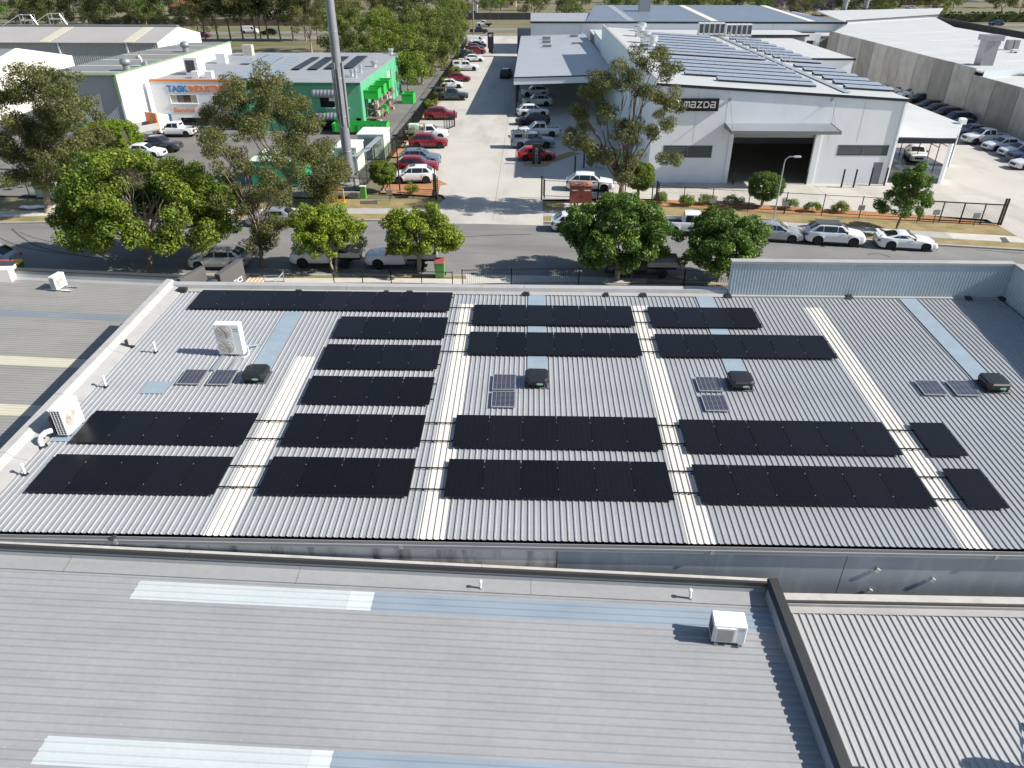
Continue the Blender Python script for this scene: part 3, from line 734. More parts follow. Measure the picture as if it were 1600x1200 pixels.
def vent_pipe(x, y, z, h, lab, cap=True, r=0.04, lean=0.0):
    o = thing('vent_pipe', lab, 'vent pipe', (x, y, z), 0, 'white vent pipes on the roofs')
    MB().tube((0, 0, 0), (lean, 0, h), r, n=12).build('pipe', M_PVC, o, True, smooth=True)
    if cap: MB().lathe([(r * 1.15, 0), (r * 1.6, 0.02), (r * 1.6, 0.06), (r * 0.6, 0.085)], c=(lean, 0, h - 0.01), n=14).build('cowl', M_PVC, o, True, smooth=True)
    MB().lathe([(r * 2.6, 0), (r * 2.2, 0.03), (r * 1.2, 0.06)], n=12).build('boot', M_PLBLACK, o, True)
    return o
p = RF(244, 551); vent_pipe(p.x, p.y, p.z + 0.01, 0.40, 'white vent pipe left of the twin fan air conditioner')
p = RF(166, 605); vent_pipe(p.x, p.y, p.z + 0.01, 0.40, 'white vent pipe between left parapet and blue patch sheet')
p = RF(40, 742); vent_pipe(p.x, p.y, p.z + 0.01, 0.36, 'white vent pipe by the parapet at the far left of the nearest panels')

# ================================================================== left neighbour roof
NZ0 = 4.1
def nzl(x, y): return NZ0 + 0.037 * (-16.9 - x) + 0.012 * (y - 24)
def NBP(px, py):
    d = _ray(px, py); c = NZ0 - 0.037 * 16.9 - 0.012 * 24
    t = (c - CAM_H) / (d.z + 0.037 * d.x - 0.012 * d.y); return Vector((d.x * t, d.y * t, CAM_H + d.z * t))
NB = thing('neighbour_warehouse', 'dull grey roof with ribs running sideways and cream skylight bands at left edge', 'warehouse', (-30, 22, 0))
def skew(me, zf):
    for v in me.vertices: v.co.z += zf(v.co.x, v.co.y)
    me.update(); return me
SN = 0.762
YF = NBP(150, 439).y; yc1, yc2, ycb = NBP(80, 566).y, NBP(40, 644).y, NBP(80, 490).y
yy = yc1 - SN / 2 - SN * 24
while yy < YF - 0.1:
    c = yy + SN / 2; mt_ = M_ROOF_L; nm = 'roof_sheet'
    if abs(c - yc1) < SN / 2 or abs(c - yc2) < SN / 2: mt_ = M_SKY_C; nm = 'skylight_strip'
    if abs(c - ycb) < SN / 2: mt_ = mat('faded_blue_steel', (0.20, 0.225, 0.245), 0.45, 0, 0.08, 0.8)
    me = rib_mesh(nm, 4, SN / 4, 0.026, 0.07, 0.035, -52, -16.92, lambda t: 0.0, mt_, along='X')
    for v in me.vertices: v.co.y += yy
    skew(me, nzl); link_mesh(nm, me, NB); yy += SN
YP = yy + 0.15
m = MB(); q = []
for x in (-52.0, -15.0):
    z = nzl(x, YP)
    q += [(x, YP - .45, z + 0.01), (x, YP - .12, z + 0.05), (x, YP - .02, z + 0.40), (x, YP, z + 0.40), (x, YP, z - 1)]
m.add(q, [(i, i + 5, i + 6, i + 1) for i in range(4)])
m.build('parapet_flashing', M_GUT, NB)
for a, b in ((-51.9, -40.5), (-40.45, -33.0), (-32.95, -25.5), (-25.45, -14.9)):
    za, zb = nzl(a, YP) + 0.405, nzl(b, YP) + 0.405
    mm = MB(); mm.add([(a, YP - .1, za), (b, YP - .1, zb), (b, YP + .25, zb), (a, YP + .25, za), (a, YP - .1, za + 0.06), (b, YP - .1, zb + 0.06), (b, YP + .25, zb + 0.06), (a, YP + .25, za + 0.06)],
                      [(0, 3, 2, 1), (4, 5, 6, 7), (0, 1, 5, 4), (1, 2, 6, 5), (2, 3, 7, 6), (3, 0, 4, 7)])
    mm.build('parapet_capping', M_DARKCAP, NB)
box('wall', M_CONC_L, NB, -52, -15.0, YP + .01, YP + .2, 0, 4.1)
box('wall', M_CONC_L, NB, -52, -16.96, yc1 - SN * 24.5 - .4, yc1 - SN * 24.5 - .1, 0, 3.9)
pq = NBP(26, 437); zz = nzl(pq.x, pq.y)
MB().prism([(pq.x - 9, YP - 1.4), (pq.x, YP - .75), (pq.x - .25, YP + .3), (pq.x - 9, YP + .3)], zz - 0.2, zz + 0.72).build('party_wall', M_CREAM, NB)
MB().prism([(pq.x - 9, YP - .9), (pq.x - .1, YP - .15), (pq.x - .2, YP + .4), (pq.x - 9, YP + .4)], zz + 0.722, zz + 0.78).build('party_wall_capping', M_DARKCAP, NB)
pz = NBP(96, 451)
a4 = ac_unit((pz.x + 0.1, pz.y, nzl(pz.x, pz.y) + 0.03), R(84), 0.82, 0.34, 0.72, 1, 'small white air conditioner on the neighbouring roof at left with fan facing right', side_grid=True, feet=0.06, rails=(-0.7, 0.9))

# ================================================================== near roofs at the bottom of the picture
def nzn(x): return 4.60 - 0.031 * (x - 5.0)
NR = thing('foreground_warehouse', 'wide dusty grey roof across the bottom foreground with pale and bluish skylight bands', 'warehouse', (-8, 8, 0))
NROT = -0.012           # the block stands slightly askew to the warehouse behind it
def askew(x, y): return (x, y + NROT * (x - 6.0))
PN = 0.66
def near_sheet(nm, mt_, x0, x1, y, dz=0.0):
    me = rib_mesh(nm, 3, PN / 3, 0.034, 0.10, 0.05, x0, x1, lambda t: 0.0, mt_, along='X')
    for v in me.vertices:
        v.co.y += y; v.co.z += nzn(v.co.x) + dz
        v.co.y = askew(v.co.x, v.co.y)[1]
    me.update(); return link_mesh(nm, me, NR)
XR = 6.72
rows_ = [13.95 + 0.66 - 0.66 * (k + 1) for k in range(19)]
for k, y in enumerate(rows_):
    if k in (1, 8):
        xa, xb, xc = (-10.65, -4.80, -4.14) if k == 1 else (-10.55, -4.66, -4.18)
        near_sheet('roof_sheet', M_ROOF_N, -26, xa + 0.05, y)
        near_sheet('skylight_strip', M_SKY_P, xa, xc, y, 0.003)
        near_sheet('skylight_lap', mat('bright_fibreglass', (0.52, 0.56, 0.555), 0.45, 0, 0.04, 2), xb, xc + 0.01, y, 0.007)
        near_sheet('tinted_strip', M_SKY_B, xc - 0.02, XR, y)
    else:
        near_sheet('roof_sheet', M_ROOF_N, -26, XR, y, 0.0)
scw = MB(); rs = random.Random(3)
for k, y in enumerate(rows_):
    for r_ in range(3):
        yc = y + (r_ + 0.5) * PN / 3
        for ip in range(18):
            x = -13 + ip * 1.12 + (0.56 if r_ % 2 else 0)
            if x > 6.5 or rs.random() < 0.35: continue
            z = nzn(x) + 0.034; yv = askew(x, yc)[1]
            s_ = 0.011
            scw.add([(x - s_, yv - s_, z), (x + s_, yv - s_, z), (x + s_, yv + s_, z), (x - s_, yv + s_, z), (x, yv, z + 0.012)], [(0, 1, 4), (1, 2, 4), (2, 3, 4), (3, 0, 4)])
stuff(scw.build('roof_screws', M_ALU, NR))
# apron, upstand, dark strip and chalky ledge along the rear edge
def edge(nm, mt_, prof, xa, xb, n=1):
    for j in range(n):
        a = xa + (xb - xa) * j / n; b = xa + (xb - xa) * (j + 1) / n - (0.01 if n > 1 else 0)
        m = MB(); q = []; c = len(prof)
        for x in (a, b):
            for (yo, zo) in prof: q.append((x, askew(x, 14.62 + yo)[1], nzn(x) + zo))
        m.add(q, [(i, i + 1, i + 1 + c, i + c)[::-1] for i in range(c - 1)])
        m.build(nm, mt_, NR)
edge('apron_flashing', M_ROOF_N, [(-0.02, 0.20), (-0.05, 0.085), (-0.42, 0.045), (-0.50, 0.040), (-0.505, 0.0)], -26, 6.72, 5)
edge('upstand', M_GUT, [(0.0, 0.32), (-0.005, 0.19), (-0.035, 0.08)], -26, 6.72, 6)
edge('dark_strip', M_DARKCAP, [(0.05, 0.43), (-0.035, 0.43), (-0.04, 0.31), (-0.02, 0.305)], -26, 6.9, 4)
edge('ledge', M_LEDGE, [(0.15, 0.2), (0.15, 0.435), (0.045, 0.44), (0.04, 0.3)], -26, 7.05, 4)
# right parapet of the foreground block
m = MB(); q = []
for y in (1.5, 14.72):
    z = nzn(6.1)
    q += [(6.735, y, z - 0.3), (6.735, y, z + 0.40), (6.82, y, z + 0.46), (7.06, y, z + 0.47), (7.08, y, z - 2)]
m.add(q, [(i, i + 1, i + 6, i + 5)[::-1] for i in range(4)] + [(0, 1, 2, 3, 4)])
m.build('parapet', M_DARKCAP, NR)
box('parapet_inner_lining', M_CONC_D, NR, 6.705, 6.733, 1.5, 14.4, nzn(6) - 0.05, nzn(6) + 0.36)
box('wall', M_CONC_L, NR, -26, 7.0, 14.75, 15.05, 0.0, 4.2)
box('wall', M_CONC_L, NR, 6.8, 7.04, 1.5, 14.7, 0.0, nzn(6) - 0.4)
box('parapet_pier', M_DARKCAP, NR, 7.1, 7.34, 8.4, 9.30, 4.0, 5.02)
p = G(1137, 1011, nzn(5.3) + 0.04)
ac_unit((p.x, p.y + 0.06, nzn(p.x) + 0.035), R(-4), 0.84, 0.52, 0.60, 1, 'white air conditioner on the foreground roof casting a shadow to its left', square=True, feet=0.10)
p = G(751, 921, nzn(-1.2)); vent_pipe(p.x, p.y, p.z + 0.0, 0.28, 'white vent pipe on the foreground roof left of the bluish band', r=0.032)
p = G(1078, 937, nzn(4.6)); vent_pipe(p.x, p.y, p.z + 0.0, 0.34, 'white vent pipe on the foreground roof behind the air conditioner', cap=True, r=0.036, lean=-0.03)

RB = thing('corner_warehouse', 'pale ribbed roof at the bottom right corner beside a dark parapet', 'warehouse', (13, 8, 0))
ZR = 4.36
me = rib_mesh('roof_sheet', 4, SH / 4, 0.03, 0.07, 0.034, 1.5, 14.12, lambda t: ZR, M_ROOF_R)
for k in range(22):
    link_mesh('roof_sheet', me, RB, True, Vector((7.12 + k * SH, 0, 0)) - WL[RB.name])
box('head_flashing', M_CAP, RB, 7.1, 24, 14.05, 14.30, ZR + 0.031, ZR + 0.055)
box('head_upstand', M_CAP, RB, 7.1, 24, 14.28, 14.32, ZR + 0.056, ZR + 0.15)
box('dark_strip', M_DARKCAP, RB, 7.1, 24, 14.305, 14.36, ZR + 0.10, ZR + 0.20)  # dark strip along the front of the ledge
box('ledge', M_LEDGE, RB, 7.1, 24, 14.37, 14.62, ZR - 1, ZR + 0.22)
box('wall', M_CONC_L, RB, 7.1, 24, 14.4, 14.7, 0, ZR - 1)
p = G(1512, 1192, ZR + 0.03)
lf = thing('twig', 'small dry twig with leaves lying on the pale corner roof', 'twig', (p.x, p.y, ZR + 0.035))
MB().path([(-0.07, 0, 0.01), (0.0, 0.01, 0.02), (0.06, -0.01, 0.01)], 0.008, 5).build('stem', M_BARK, lf, True)
MB().add([(-0.03, 0, 0.012), (0.0, 0.03, 0.025), (0.04, 0.0, 0.012), (0.0, -0.02, 0.01)], [(0, 1, 2, 3)]).build('leaf', M_ALU, lf, True)
# satellite dish just outside the frame whose shadow falls into it
zt = ZR + 0.03
ds = thing('satellite_dish', 'satellite dish on a tripod mast on the pale corner roof, seen by its shadow', 'satellite dish', (12.6, 9.55, zt))
MB().tube((0, 0, 0), (0, 0, 1.3), 0.03, n=8).build('mast', M_STEEL, ds, True)
for a, b in (((0, 0, 1.0), (-0.80, 1.30, 0)), ((0, 0, 1.0), (-0.72, 0.55, 0)), ((0, 0, 1.0), (0.5, -0.7, 0)), ((-0.80, 1.30, 0.02), (-0.72, 0.55, 0.02))):
    MB().tube(a, b, 0.018, n=6).build('brace', M_STEEL, ds, True)
d = MB(); n = 24; rings = 5
for j in range(rings + 1):
    r_ = 0.52 * j / rings
    for i in range(n): d.v.append((r_ * math.cos(6.283 * i / n), r_ * 1.1 * math.sin(6.283 * i / n), 0.3 * r_ * r_))
for j in range(rings):
    for i in range(n): d.f.append((j * n + i, j * n + (i + 1) % n, (j + 1) * n + (i + 1) % n, (j + 1) * n + i))
d.build('dish', M_ALU, ds, True, smooth=True, loc=(0.05, -0.1, 1.35), rot=(R(62), 0, R(20)))
MB().tube((0.1, -0.2, 1.1), (0.4, -0.7, 1.5), 0.015, n=6).build('feed_arm', M_STEEL, ds, True)
# ================================================================== lettering
def text(name, body, size, mt_, parent, M, extrude=0.02, sx=1.0, bold=0.0, align='LEFT'):
    cu = bpy.data.curves.new('lettering', 'FONT'); cu.body = body; cu.size = size; cu.extrude = extrude; cu.align_x = align
    cu.offset = bold; cu.resolution_u = 3
    t = bpy.data.objects.new('lettering', cu); COL.objects.link(t)
    bpy.context.view_layer.update()
    me = bpy.data.meshes.new_from_object(t.evaluated_get(bpy.context.evaluated_depsgraph_get()))
    bpy.data.objects.remove(t, do_unlink=True)
    me.transform(M @ Matrix.Diagonal((sx, 1, 1, 1)))
    # one part per letter: join the loose pieces whose spans overlap along the line of writing
    n = len(me.vertices); pa = list(range(n))
    def fd(a):
        while pa[a] != a: pa[a] = pa[pa[a]]; a = pa[a]
        return a
    for e in me.edges:
        a, b = fd(e.vertices[0]), fd(e.vertices[1])
        if a != b: pa[a] = b
    ax = (M.to_3x3() @ Vector((1, 0, 0))).normalized()
    pos = [v.co.dot(ax) for v in me.vertices]; comp = {}
    for i in range(n):
        r_ = fd(i); c = comp.setdefault(r_, [1e9, -1e9, []]); c[0] = min(c[0], pos[i]); c[1] = max(c[1], pos[i]); c[2].append(r_)
    groups = []
    for r_, c in sorted(comp.items(), key=lambda t: t[1][0]):
        if groups and c[0] < groups[-1][1] - 0.25 * (c[1] - c[0]): groups[-1][1] = max(groups[-1][1], c[1]); groups[-1][2].add(r_)
        else: groups.append([c[0], c[1], {r_}])
    root = [fd(i) for i in range(n)]; out = None
    for g_ in groups:
        m = MB(); mp = {}
        for p in me.polygons:
            if root[p.vertices[0]] in g_[2]:
                for v in p.vertices:
                    if v not in mp: mp[v] = len(m.v); m.v.append(tuple(me.vertices[v].co))
                m.f.append(tuple(mp[v] for v in p.vertices))
        m.build('letter', mt_, parent)
    bpy.data.meshes.remove(me)
FACE_Y = Matrix.Rotation(R(90), 4, 'X')              # text upright, facing the camera side (-Y)
FACE_X = Matrix.Rotation(R(90), 4, 'Z') @ FACE_Y     # text upright, facing right (+X), reading away
def stroke(m, pts, w, y, th=0.05):
    """flat mitred ribbon in the x-z plane at depth y"""
    pts = [Vector((p[0], p[1])) for p in pts]; L_ = []; R_ = []
    for i, p in enumerate(pts):
        a = (p - pts[i - 1]).normalized() if i else None; b = (pts[i + 1] - p).normalized() if i < len(pts) - 1 else None
        if a is None: a = b
        if b is None: b = a
        na = Vector((-a.y, a.x)); nb = Vector((-b.y, b.x)); n_ = (na + nb).normalized(); k = w / 2 / max(0.4, n_.dot(na))
        L_.append(p + n_ * k); R_.append(p - n_ * k)
    for i in range(len(pts) - 1):
        q = [L_[i], L_[i + 1], R_[i + 1], R_[i]]
        m.add([(v.x, y - th, v.y) for v in q] + [(v.x, y, v.y) for v in q], [(0, 1, 2, 3), (7, 6, 5, 4), (0, 4, 5, 1), (1, 5, 6, 2), (2, 6, 7, 3), (3, 7, 4, 0)])
def wall_holes(nm, mt_, parent, x0, x1, z0, ztop, y0, y1, holes):
    xs = sorted(set([x0, x1] + [h[0] for h in holes] + [h[1] for h in holes])); zs = sorted(set([z0] + [h[2] for h in holes] + [h[3] for h in holes]))
    m = MB()
    for a, b in zip(xs[:-1], xs[1:]):
        for k, c in enumerate(zs):
            d = zs[k + 1] if k < len(zs) - 1 else None
            cx = (a + b) / 2; cz = (c + d) / 2 if d else None
            if d is not None and any(h[0] < cx < h[1] and h[2] < cz < h[3] for h in holes): continue
            za, zb = (d, d) if d is not None else (ztop(a), ztop(b))
            m.add([(a, y0, c), (b, y0, c), (b, y1, c), (a, y1, c), (a, y0, za), (b, y0, zb), (b, y1, zb), (a, y1, za)],
                  [(0, 3, 2, 1), (4, 5, 6, 7), (0, 1, 5, 4), (1, 2, 6, 5), (2, 3, 7, 6), (3, 0, 4, 7)])
    return m.build(nm, mt_, parent)

# sign lettering on the dark fin of the warehouse
_d = Vector((0.45, 1.9, 0)).normalized()
_M = Matrix(((_d.x, 0, _d.y, -14.62), (_d.y, 0, -_d.x, 33.02), (0, 1, 0, 5.85), (0, 0, 0, 1)))
text('lettering', 'TICS', 0.36, M_WHITEINK, WH, _M, 0.012)

# ================================================================== white dealership hall
HX0, HX1, HY0, HY1 = 11.9, 36.0, 73.8, 136.0
def hz(x, y=0): return 9.55 - 0.0556 * (x - HX0)
HALL = thing('dealership_hall', 'big white hall with black sign, wide roller door and rows of roof solar panels', 'building', (24, 80, 0))
holes = [(19.95, 27.95, 0.1, 5.1), (13.2, 18.04, 2.62, 3.82), (30.32, 35.3, 2.92, 3.95), (34.2, 35.15, 0.1, 2.28)]
wall_holes('facade', M_WHITE, HALL, HX0, HX1, 0.1, lambda x: hz(x) - 0.12, HY0, HY0 + 0.25, holes)
for xj in (16.0, 18.9, 29.2, 32.0):
    box('cladding_joint', M_GREYCLAD, HALL, xj - 0.012, xj + 0.012, HY0 - 0.006, HY0 - 0.001, 5.3 if 19 < xj < 29 else 4.2, hz(xj) - 0.3)
MB().prism([(HX0, HY0 + .26), (HX0 + 0.25, HY0 + .26), (HX0 + 0.25, HY1), (HX0, HY1)], 0.1, lambda x, y: hz(HX0) + 0.35).build('side_wall', M_WHITE, HALL)
MB().prism([(HX1 - .25, HY0 + .26), (HX1, HY0 + .26), (HX1, HY1), (HX1 - .25, HY1)], 0.1, lambda x, y: hz(x) - 0.12).build('side_wall', M_WHITE, HALL)
MB().prism([(HX0 + .26, HY1 - .25), (HX1 - .26, HY1 - .25), (HX1 - .26, HY1), (HX0 + .26, HY1)], 0.1, lambda x, y: hz(x) - 0.15).build('rear_wall', M_WHITE, HALL)
MB().prism([(HX0 + .255, HY0 - .1), (HX1 + .15, HY0 - .1), (HX1 + .15, HY1), (HX0 + .255, HY1)], lambda x, y: hz(x) - 0.10, lambda x, y: hz(x)).build('roof', mat('cream_white_roof', (0.45, 0.455, 0.445), 0.5, 0, 0.05, 0.3), HALL)
MB().prism([(HX0, HY0 - .14), (HX1 + .2, HY0 - .14), (HX1 + .2, HY0 - .105), (HX0, HY0 - .105)], lambda x, y: hz(x) - 0.22, lambda x, y: hz(x) + 0.03).build('fascia', M_NAVY, HALL)
MB().prism([(HX0 - .05, HY0 - .1), (HX0 + .30, HY0 - .1), (HX0 + .30, HY1), (HX0 - .05, HY1)], hz(HX0) + 0.355, hz(HX0) + 0.40).build('parapet_capping', M_CAP, HALL)
box('workshop_floor', M_SHOPFLOOR, HALL, HX0 + .3, HX1 - .3, HY0 + .2, HY0 + 26, 0.135, 0.15)
box('partition', M_WHITE, HALL, HX0 + .3, HX1 - .3, HY0 + 18, HY0 + 18.2, 0.1, 8.0)
for xa, xb in ((19.55, 19.95), (27.95, 28.5)):
    box('door_jamb', M_WHITE, HALL, xa, xb, HY0 - 0.10, HY0 - 0.003, 0.1, 5.25)
m = MB()
for i in range(9): m.box(20.0, 27.9, HY0 + .3, HY0 + .36, 4.55 + i * 0.065, 4.60 + i * 0.065)
m.build('roller_shutter', M_GREYCLAD, HALL)
for (xa, xb, za, zb) in (holes[1], holes[2]):
    xm = (xa + xb) / 2
    w = MB().box(xa, xb, HY0 - 0.02, HY0 + 0.1, za, za + 0.05).box(xa, xb, HY0 - 0.02, HY0 + 0.1, zb - 0.05, zb).box(xa, xa + 0.05, HY0 - 0.018, HY0 + 0.098, za + .051, zb - .051).box(xb - 0.05, xb, HY0 - 0.018, HY0 + 0.098, za + .051, zb - .051).box(xm - 0.03, xm + 0.03, HY0 - 0.018, HY0 + 0.098, za + .051, zb - .051).build('louvre_window', M_LOUVRE, HALL)
    n = 8
    for i in range(n):
        zc = za + 0.08 + (zb - za - 0.16) * (i + .5) / n
        MB().mbox(Matrix.Translation((xm, HY0 + 0.05, zc)) @ Matrix.Rotation(R(-50), 4, 'X'), xb - xa - 0.1, 0.16, 0.012).build('louvre', M_LOUVRE, w)
    MB().box(xa + .02, xb - .02, HY0 + 0.2, HY0 + 0.22, za, zb).build('backing', M_DARKIN, w)
dr = MB().box(34.22, 35.13, HY0 + 0.06, HY0 + 0.11, 0.12, 2.26).build('door', mat('grey_door', (0.22, 0.24, 0.26), 0.5), HALL)
MB().box(35.0, 35.06, HY0 + 0.02, HY0 + 0.058, 1.05, 1.12).build('handle', M_ALU, dr)
# canopy over the roller door with tie rods
cn = rib_mesh('canopy_sheet', 54, 0.1885, 0.03, 0.09, 0.05, 70.95, 73.78, lambda t: 5.72 + 0.075 * (t - 70.95), M_GREYROOF)
link_mesh('canopy_sheet', cn, HALL, True, Vector((18.95, 0, 0)) - WL[HALL.name])
box('canopy_fascia', M_LOUVRE, HALL, 18.9, 29.18, 70.88, 70.94, 5.50, 5.80)
for xa in (18.90, 29.14): MB().prism([(xa, 70.95), (xa + .05, 70.95), (xa + .05, 73.78), (xa, 73.78)], 5.50, lambda x, y: 5.80 + 0.07 * (y - 70.95)).build('canopy_side', M_LOUVRE, HALL)
for xc in (19.1, 28.75):
    MB().tube((xc, 73.75, 8.12), (xc, 71.2, 5.78), 0.03, n=6).build('tie_rod', M_STEEL, HALL)
    MB().box(xc - .12, xc + .12, 73.69, 73.79, 8.02, 8.24).build('rod_anchor', M_STEEL, HALL)
box('downpipe', M_WHITE, HALL, 35.7, 35.82, HY0 - .12, HY0 - .003, 0.1, 7.9)
# black sign with silver emblem and letters
SG = MB().box(12.9, 18.02, HY0 - 0.22, HY0 - 0.02, 7.07, 8.22).build('sign_board', mat('gloss_black_sign', (0.006, 0.006, 0.008), 0.25, 0, 0), HALL)
u = 0.50; x = 14.72; zb = 7.42; w = 0.098; yy = HY0 - 0.222
LT = {'m': [[(0, 0), (0, 0.9), (0.95, 0.9), (0.95, 0)], [(0.48, 0.82), (0.48, 0)]], 'a': [[(0.05, 0.9), (0.85, 0.9), (0.85, 0), (0.05, 0), (0.05, 0.46), (0.78, 0.46)]],
      'z': [[(0, 0.9), (0.8, 0.9), (0.05, 0.0), (0.9, 0)]], 'd': [[(0, 0.9), (0.7, 0.9), (0.9, 0.65), (0.9, 0.25), (0.7, 0), (0, 0), (0, 0.95)]]}
for ch in 'mazda':
    m = MB()
    for pts in LT[ch]: stroke(m, [(x + a_ * u, zb + b_ * u * 1.08) for a_, b_ in pts], w, yy)
    m.build('letter', M_SILVER, SG); x += 0.63
em = MB(); cx, cz = 13.66, 7.63; N_ = 30
ell = [(cx + 0.60 * math.cos(6.283 * i / N_), yy - 0.03, cz + 0.49 * math.sin(6.283 * i / N_)) for i in range(N_ + 1)]
em.path(ell, 0.055, 6)
wing = [(-0.55, 0.12), (-0.36, 0.20), (-0.16, 0.10), (0, -0.12), (0.16, 0.10), (0.36, 0.20), (0.55, 0.12)]
em.path([(cx + a, yy - 0.03, cz + b) for a, b in wing], [0.03, 0.06, 0.055, 0.03, 0.055, 0.06, 0.03], 6)
em.build('emblem', M_SILVER, SG)
# rows of roof solar panels
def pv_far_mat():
    m = bpy.data.materials.new('sky_reflection_solar_glass'); m.use_nodes = True
    b = m.node_tree.nodes['Principled BSDF']; b.inputs['Base Color'].default_value = (0.27, 0.305, 0.355, 1)  # pale blue of the reflected sky put into the base colour
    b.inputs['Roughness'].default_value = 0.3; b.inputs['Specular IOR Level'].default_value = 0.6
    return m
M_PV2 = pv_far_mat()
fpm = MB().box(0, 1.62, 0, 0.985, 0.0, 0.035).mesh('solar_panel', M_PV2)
WK = 30.6
ordn = ['first', 'second', 'third', 'fourth', 'fifth', 'sixth', 'seventh', 'eighth', 'ninth', 'tenth', 'eleventh', 'twelfth', 'thirteenth', 'fourteenth', 'fifteenth']
def hall_row(x0, n, y, lab):
    z = hz(x0) + 0.16
    o = thing('solar_panel_row', lab, 'solar panels', (x0, y, z), 0, 'solar rows on the white hall')
    o.rotation_euler = (0, math.atan(0.0556), 0)
    for k in range(n):
        link_mesh('solar_panel', fpm, o, True, (k * 1.64, 0, 0.02), (R(9), 0, 0))
    MB().box(0, n * 1.64, 0.05, 0.09, -0.12, 0.03).box(0, n * 1.64, 0.86, 0.90, -0.12, 0.14).build('rail', M_NAVY, o, True)
ry = [77.6 + i * 3.0 + (1.6 if i > 5 else 0) + i * i * 0.05 for i in range(14)]
for i, y in enumerate(ry):
    x0 = 18.6 if i == 0 else (15.9 if i < 3 else (14.6 if i < 9 else 16.8))
    n = int((WK - 1.0 - x0) / 1.64)
    hall_row(x0, n, y, ('long bluish solar panel row on the white hall roof, %s from the front' % ordn[i]) if i else 'long bluish solar panel row nearest the front edge of the white hall roof')
    hall_row(WK + 0.9, 3, y + 0.3, ('short bluish solar panel row right of the roof walkway, %s from the front' % ordn[i]) if i else 'short bluish solar panel row right of the roof walkway, nearest the front edge')
MB().prism([(WK - .35, 75), (WK + .35, 75), (WK + .35, 134), (WK - .35, 134)], lambda x, y: hz(WK) + 0.08, lambda x, y: hz(WK) + 0.13).build('roof_walkway', M_ALU, HALL)
m = MB()
for k in range(20):
    y = 95 + k * 2; m.tube((WK + .5, y, hz(WK)), (WK + .5, y, hz(WK) + 1.0), 0.03, n=5)
m.tube((WK + .5, 95, hz(WK) + 1.0), (WK + .5, 133, hz(WK) + 1.0), 0.03, n=5); m.tube((WK + .5, 95, hz(WK) + 0.55), (WK + .5, 133, hz(WK) + 0.55), 0.025, n=5)
m.build('walkway_rail', M_ALU, HALL)
def hall_vent(px, py, r, h, lab):
    d = _ray(px, py); t = (9.55 + .0556 * HX0 - CAM_H) / (d.z + .0556 * d.x); x, y = d.x * t, d.y * t
    o = thing('roof_vent', lab, 'roof vent', (x, y, hz(x)), 0, 'round vents on the white hall roof')
    MB().tube((0, 0, 0), (0, 0, h * 0.55), r * 0.8, n=14).build('neck', M_ALU, o, True, smooth=True)
    MB().lathe([(r, h * 0.45), (r * 1.15, h * 0.55), (r * 1.15, h * 0.9), (r * 0.9, h), (r * .3, h * 1.05)], n=16).build('cowl', M_ALU, o, True, smooth=True)
hall_vent(998, 57, 0.75, 1.5, 'round grey roof vent on the white hall, second of the row from the back')
hall_vent(1007, 67, 0.75, 1.5, 'round grey roof vent on the white hall, third of the row from the back')
hall_vent(1017, 74, 0.75, 1.5, 'round grey roof vent on the white hall nearest the gum tree')
hall_vent(1002, 49, 0.7, 1.3, 'round grey roof vent on the white hall farthest back')
def ac_bank(x, y, z, n, lab):
    o = thing('condenser_bank', lab, 'air conditioner', (x, y, z))
    for k in range(n):
        c = MB().box(k * 0.85, k * 0.85 + 0.75, -0.6, 0.6, 0.2, 1.9).build('condenser', M_ACW, o, True)
        MB().box(k * 0.85 + .06, k * .85 + .69, -0.606, -0.601, 0.4, 1.75).build('coil', M_ACD, c, True)
    MB().box(-0.1, n * 0.85, -0.5, 0.5, 0.0, 0.19).build('plinth', M_STEEL, o, True)
ac_bank(27.2, 131.5, hz(28), 5, 'left bank of white condenser units at the back of the white hall roof')
ac_bank(32.0, 133, hz(33), 5, 'right bank of white condenser units at the back of the white hall roof')
# low annexes behind the hall
AX = thing('white_annex', 'low white flat roofed annex behind the hall with dark roof edge', 'building', (44, 125, 0))
box('walls', M_WHITE, AX, 37.0, 50.8, 125.2, 157.0, 0.1, 5.8)
box('roof', M_WHITE_R, AX, 36.9, 51.0, 125.0, 157.2, 5.805, 6.0); box('fascia', M_NAVY, AX, 36.9, 51.05, 124.90, 124.995, 5.75, 6.05)
AX2 = thing('white_annex', 'white annex with an open dark doorway between the hall and the long rear building', 'building', (45, 160, 0))
wall_holes('walls', M_WHITE, AX2, 12.3, 60.3, 0.1, lambda x: 6.0, 168, 168.3, [(55.5, 59.5, 0.1, 4.6)])
box('roof', M_WHITE_R, AX2, 12.2, 54.5, 158.4, 169, 6.3, 6.5); box('fascia', M_NAVY, AX2, 38, 54.6, 158.28, 158.39, 6.2, 6.52)
box('side_wall', M_WHITE, AX2, 54.0, 54.3, 158.5, 168, 0.1, 6.28); box('dark_room', M_DARKIN, AX2, 54.6, 60, 171, 171.2, 0.1, 6)
box('rear_roof', M_WHITE_R, AX2, 12.2, 36.8, 136.3, 158.2, 7.0, 7.2); box('rear_walls', M_WHITE, AX2, 12.4, 36.6, 136.5, 158, 0.1, 6.99)

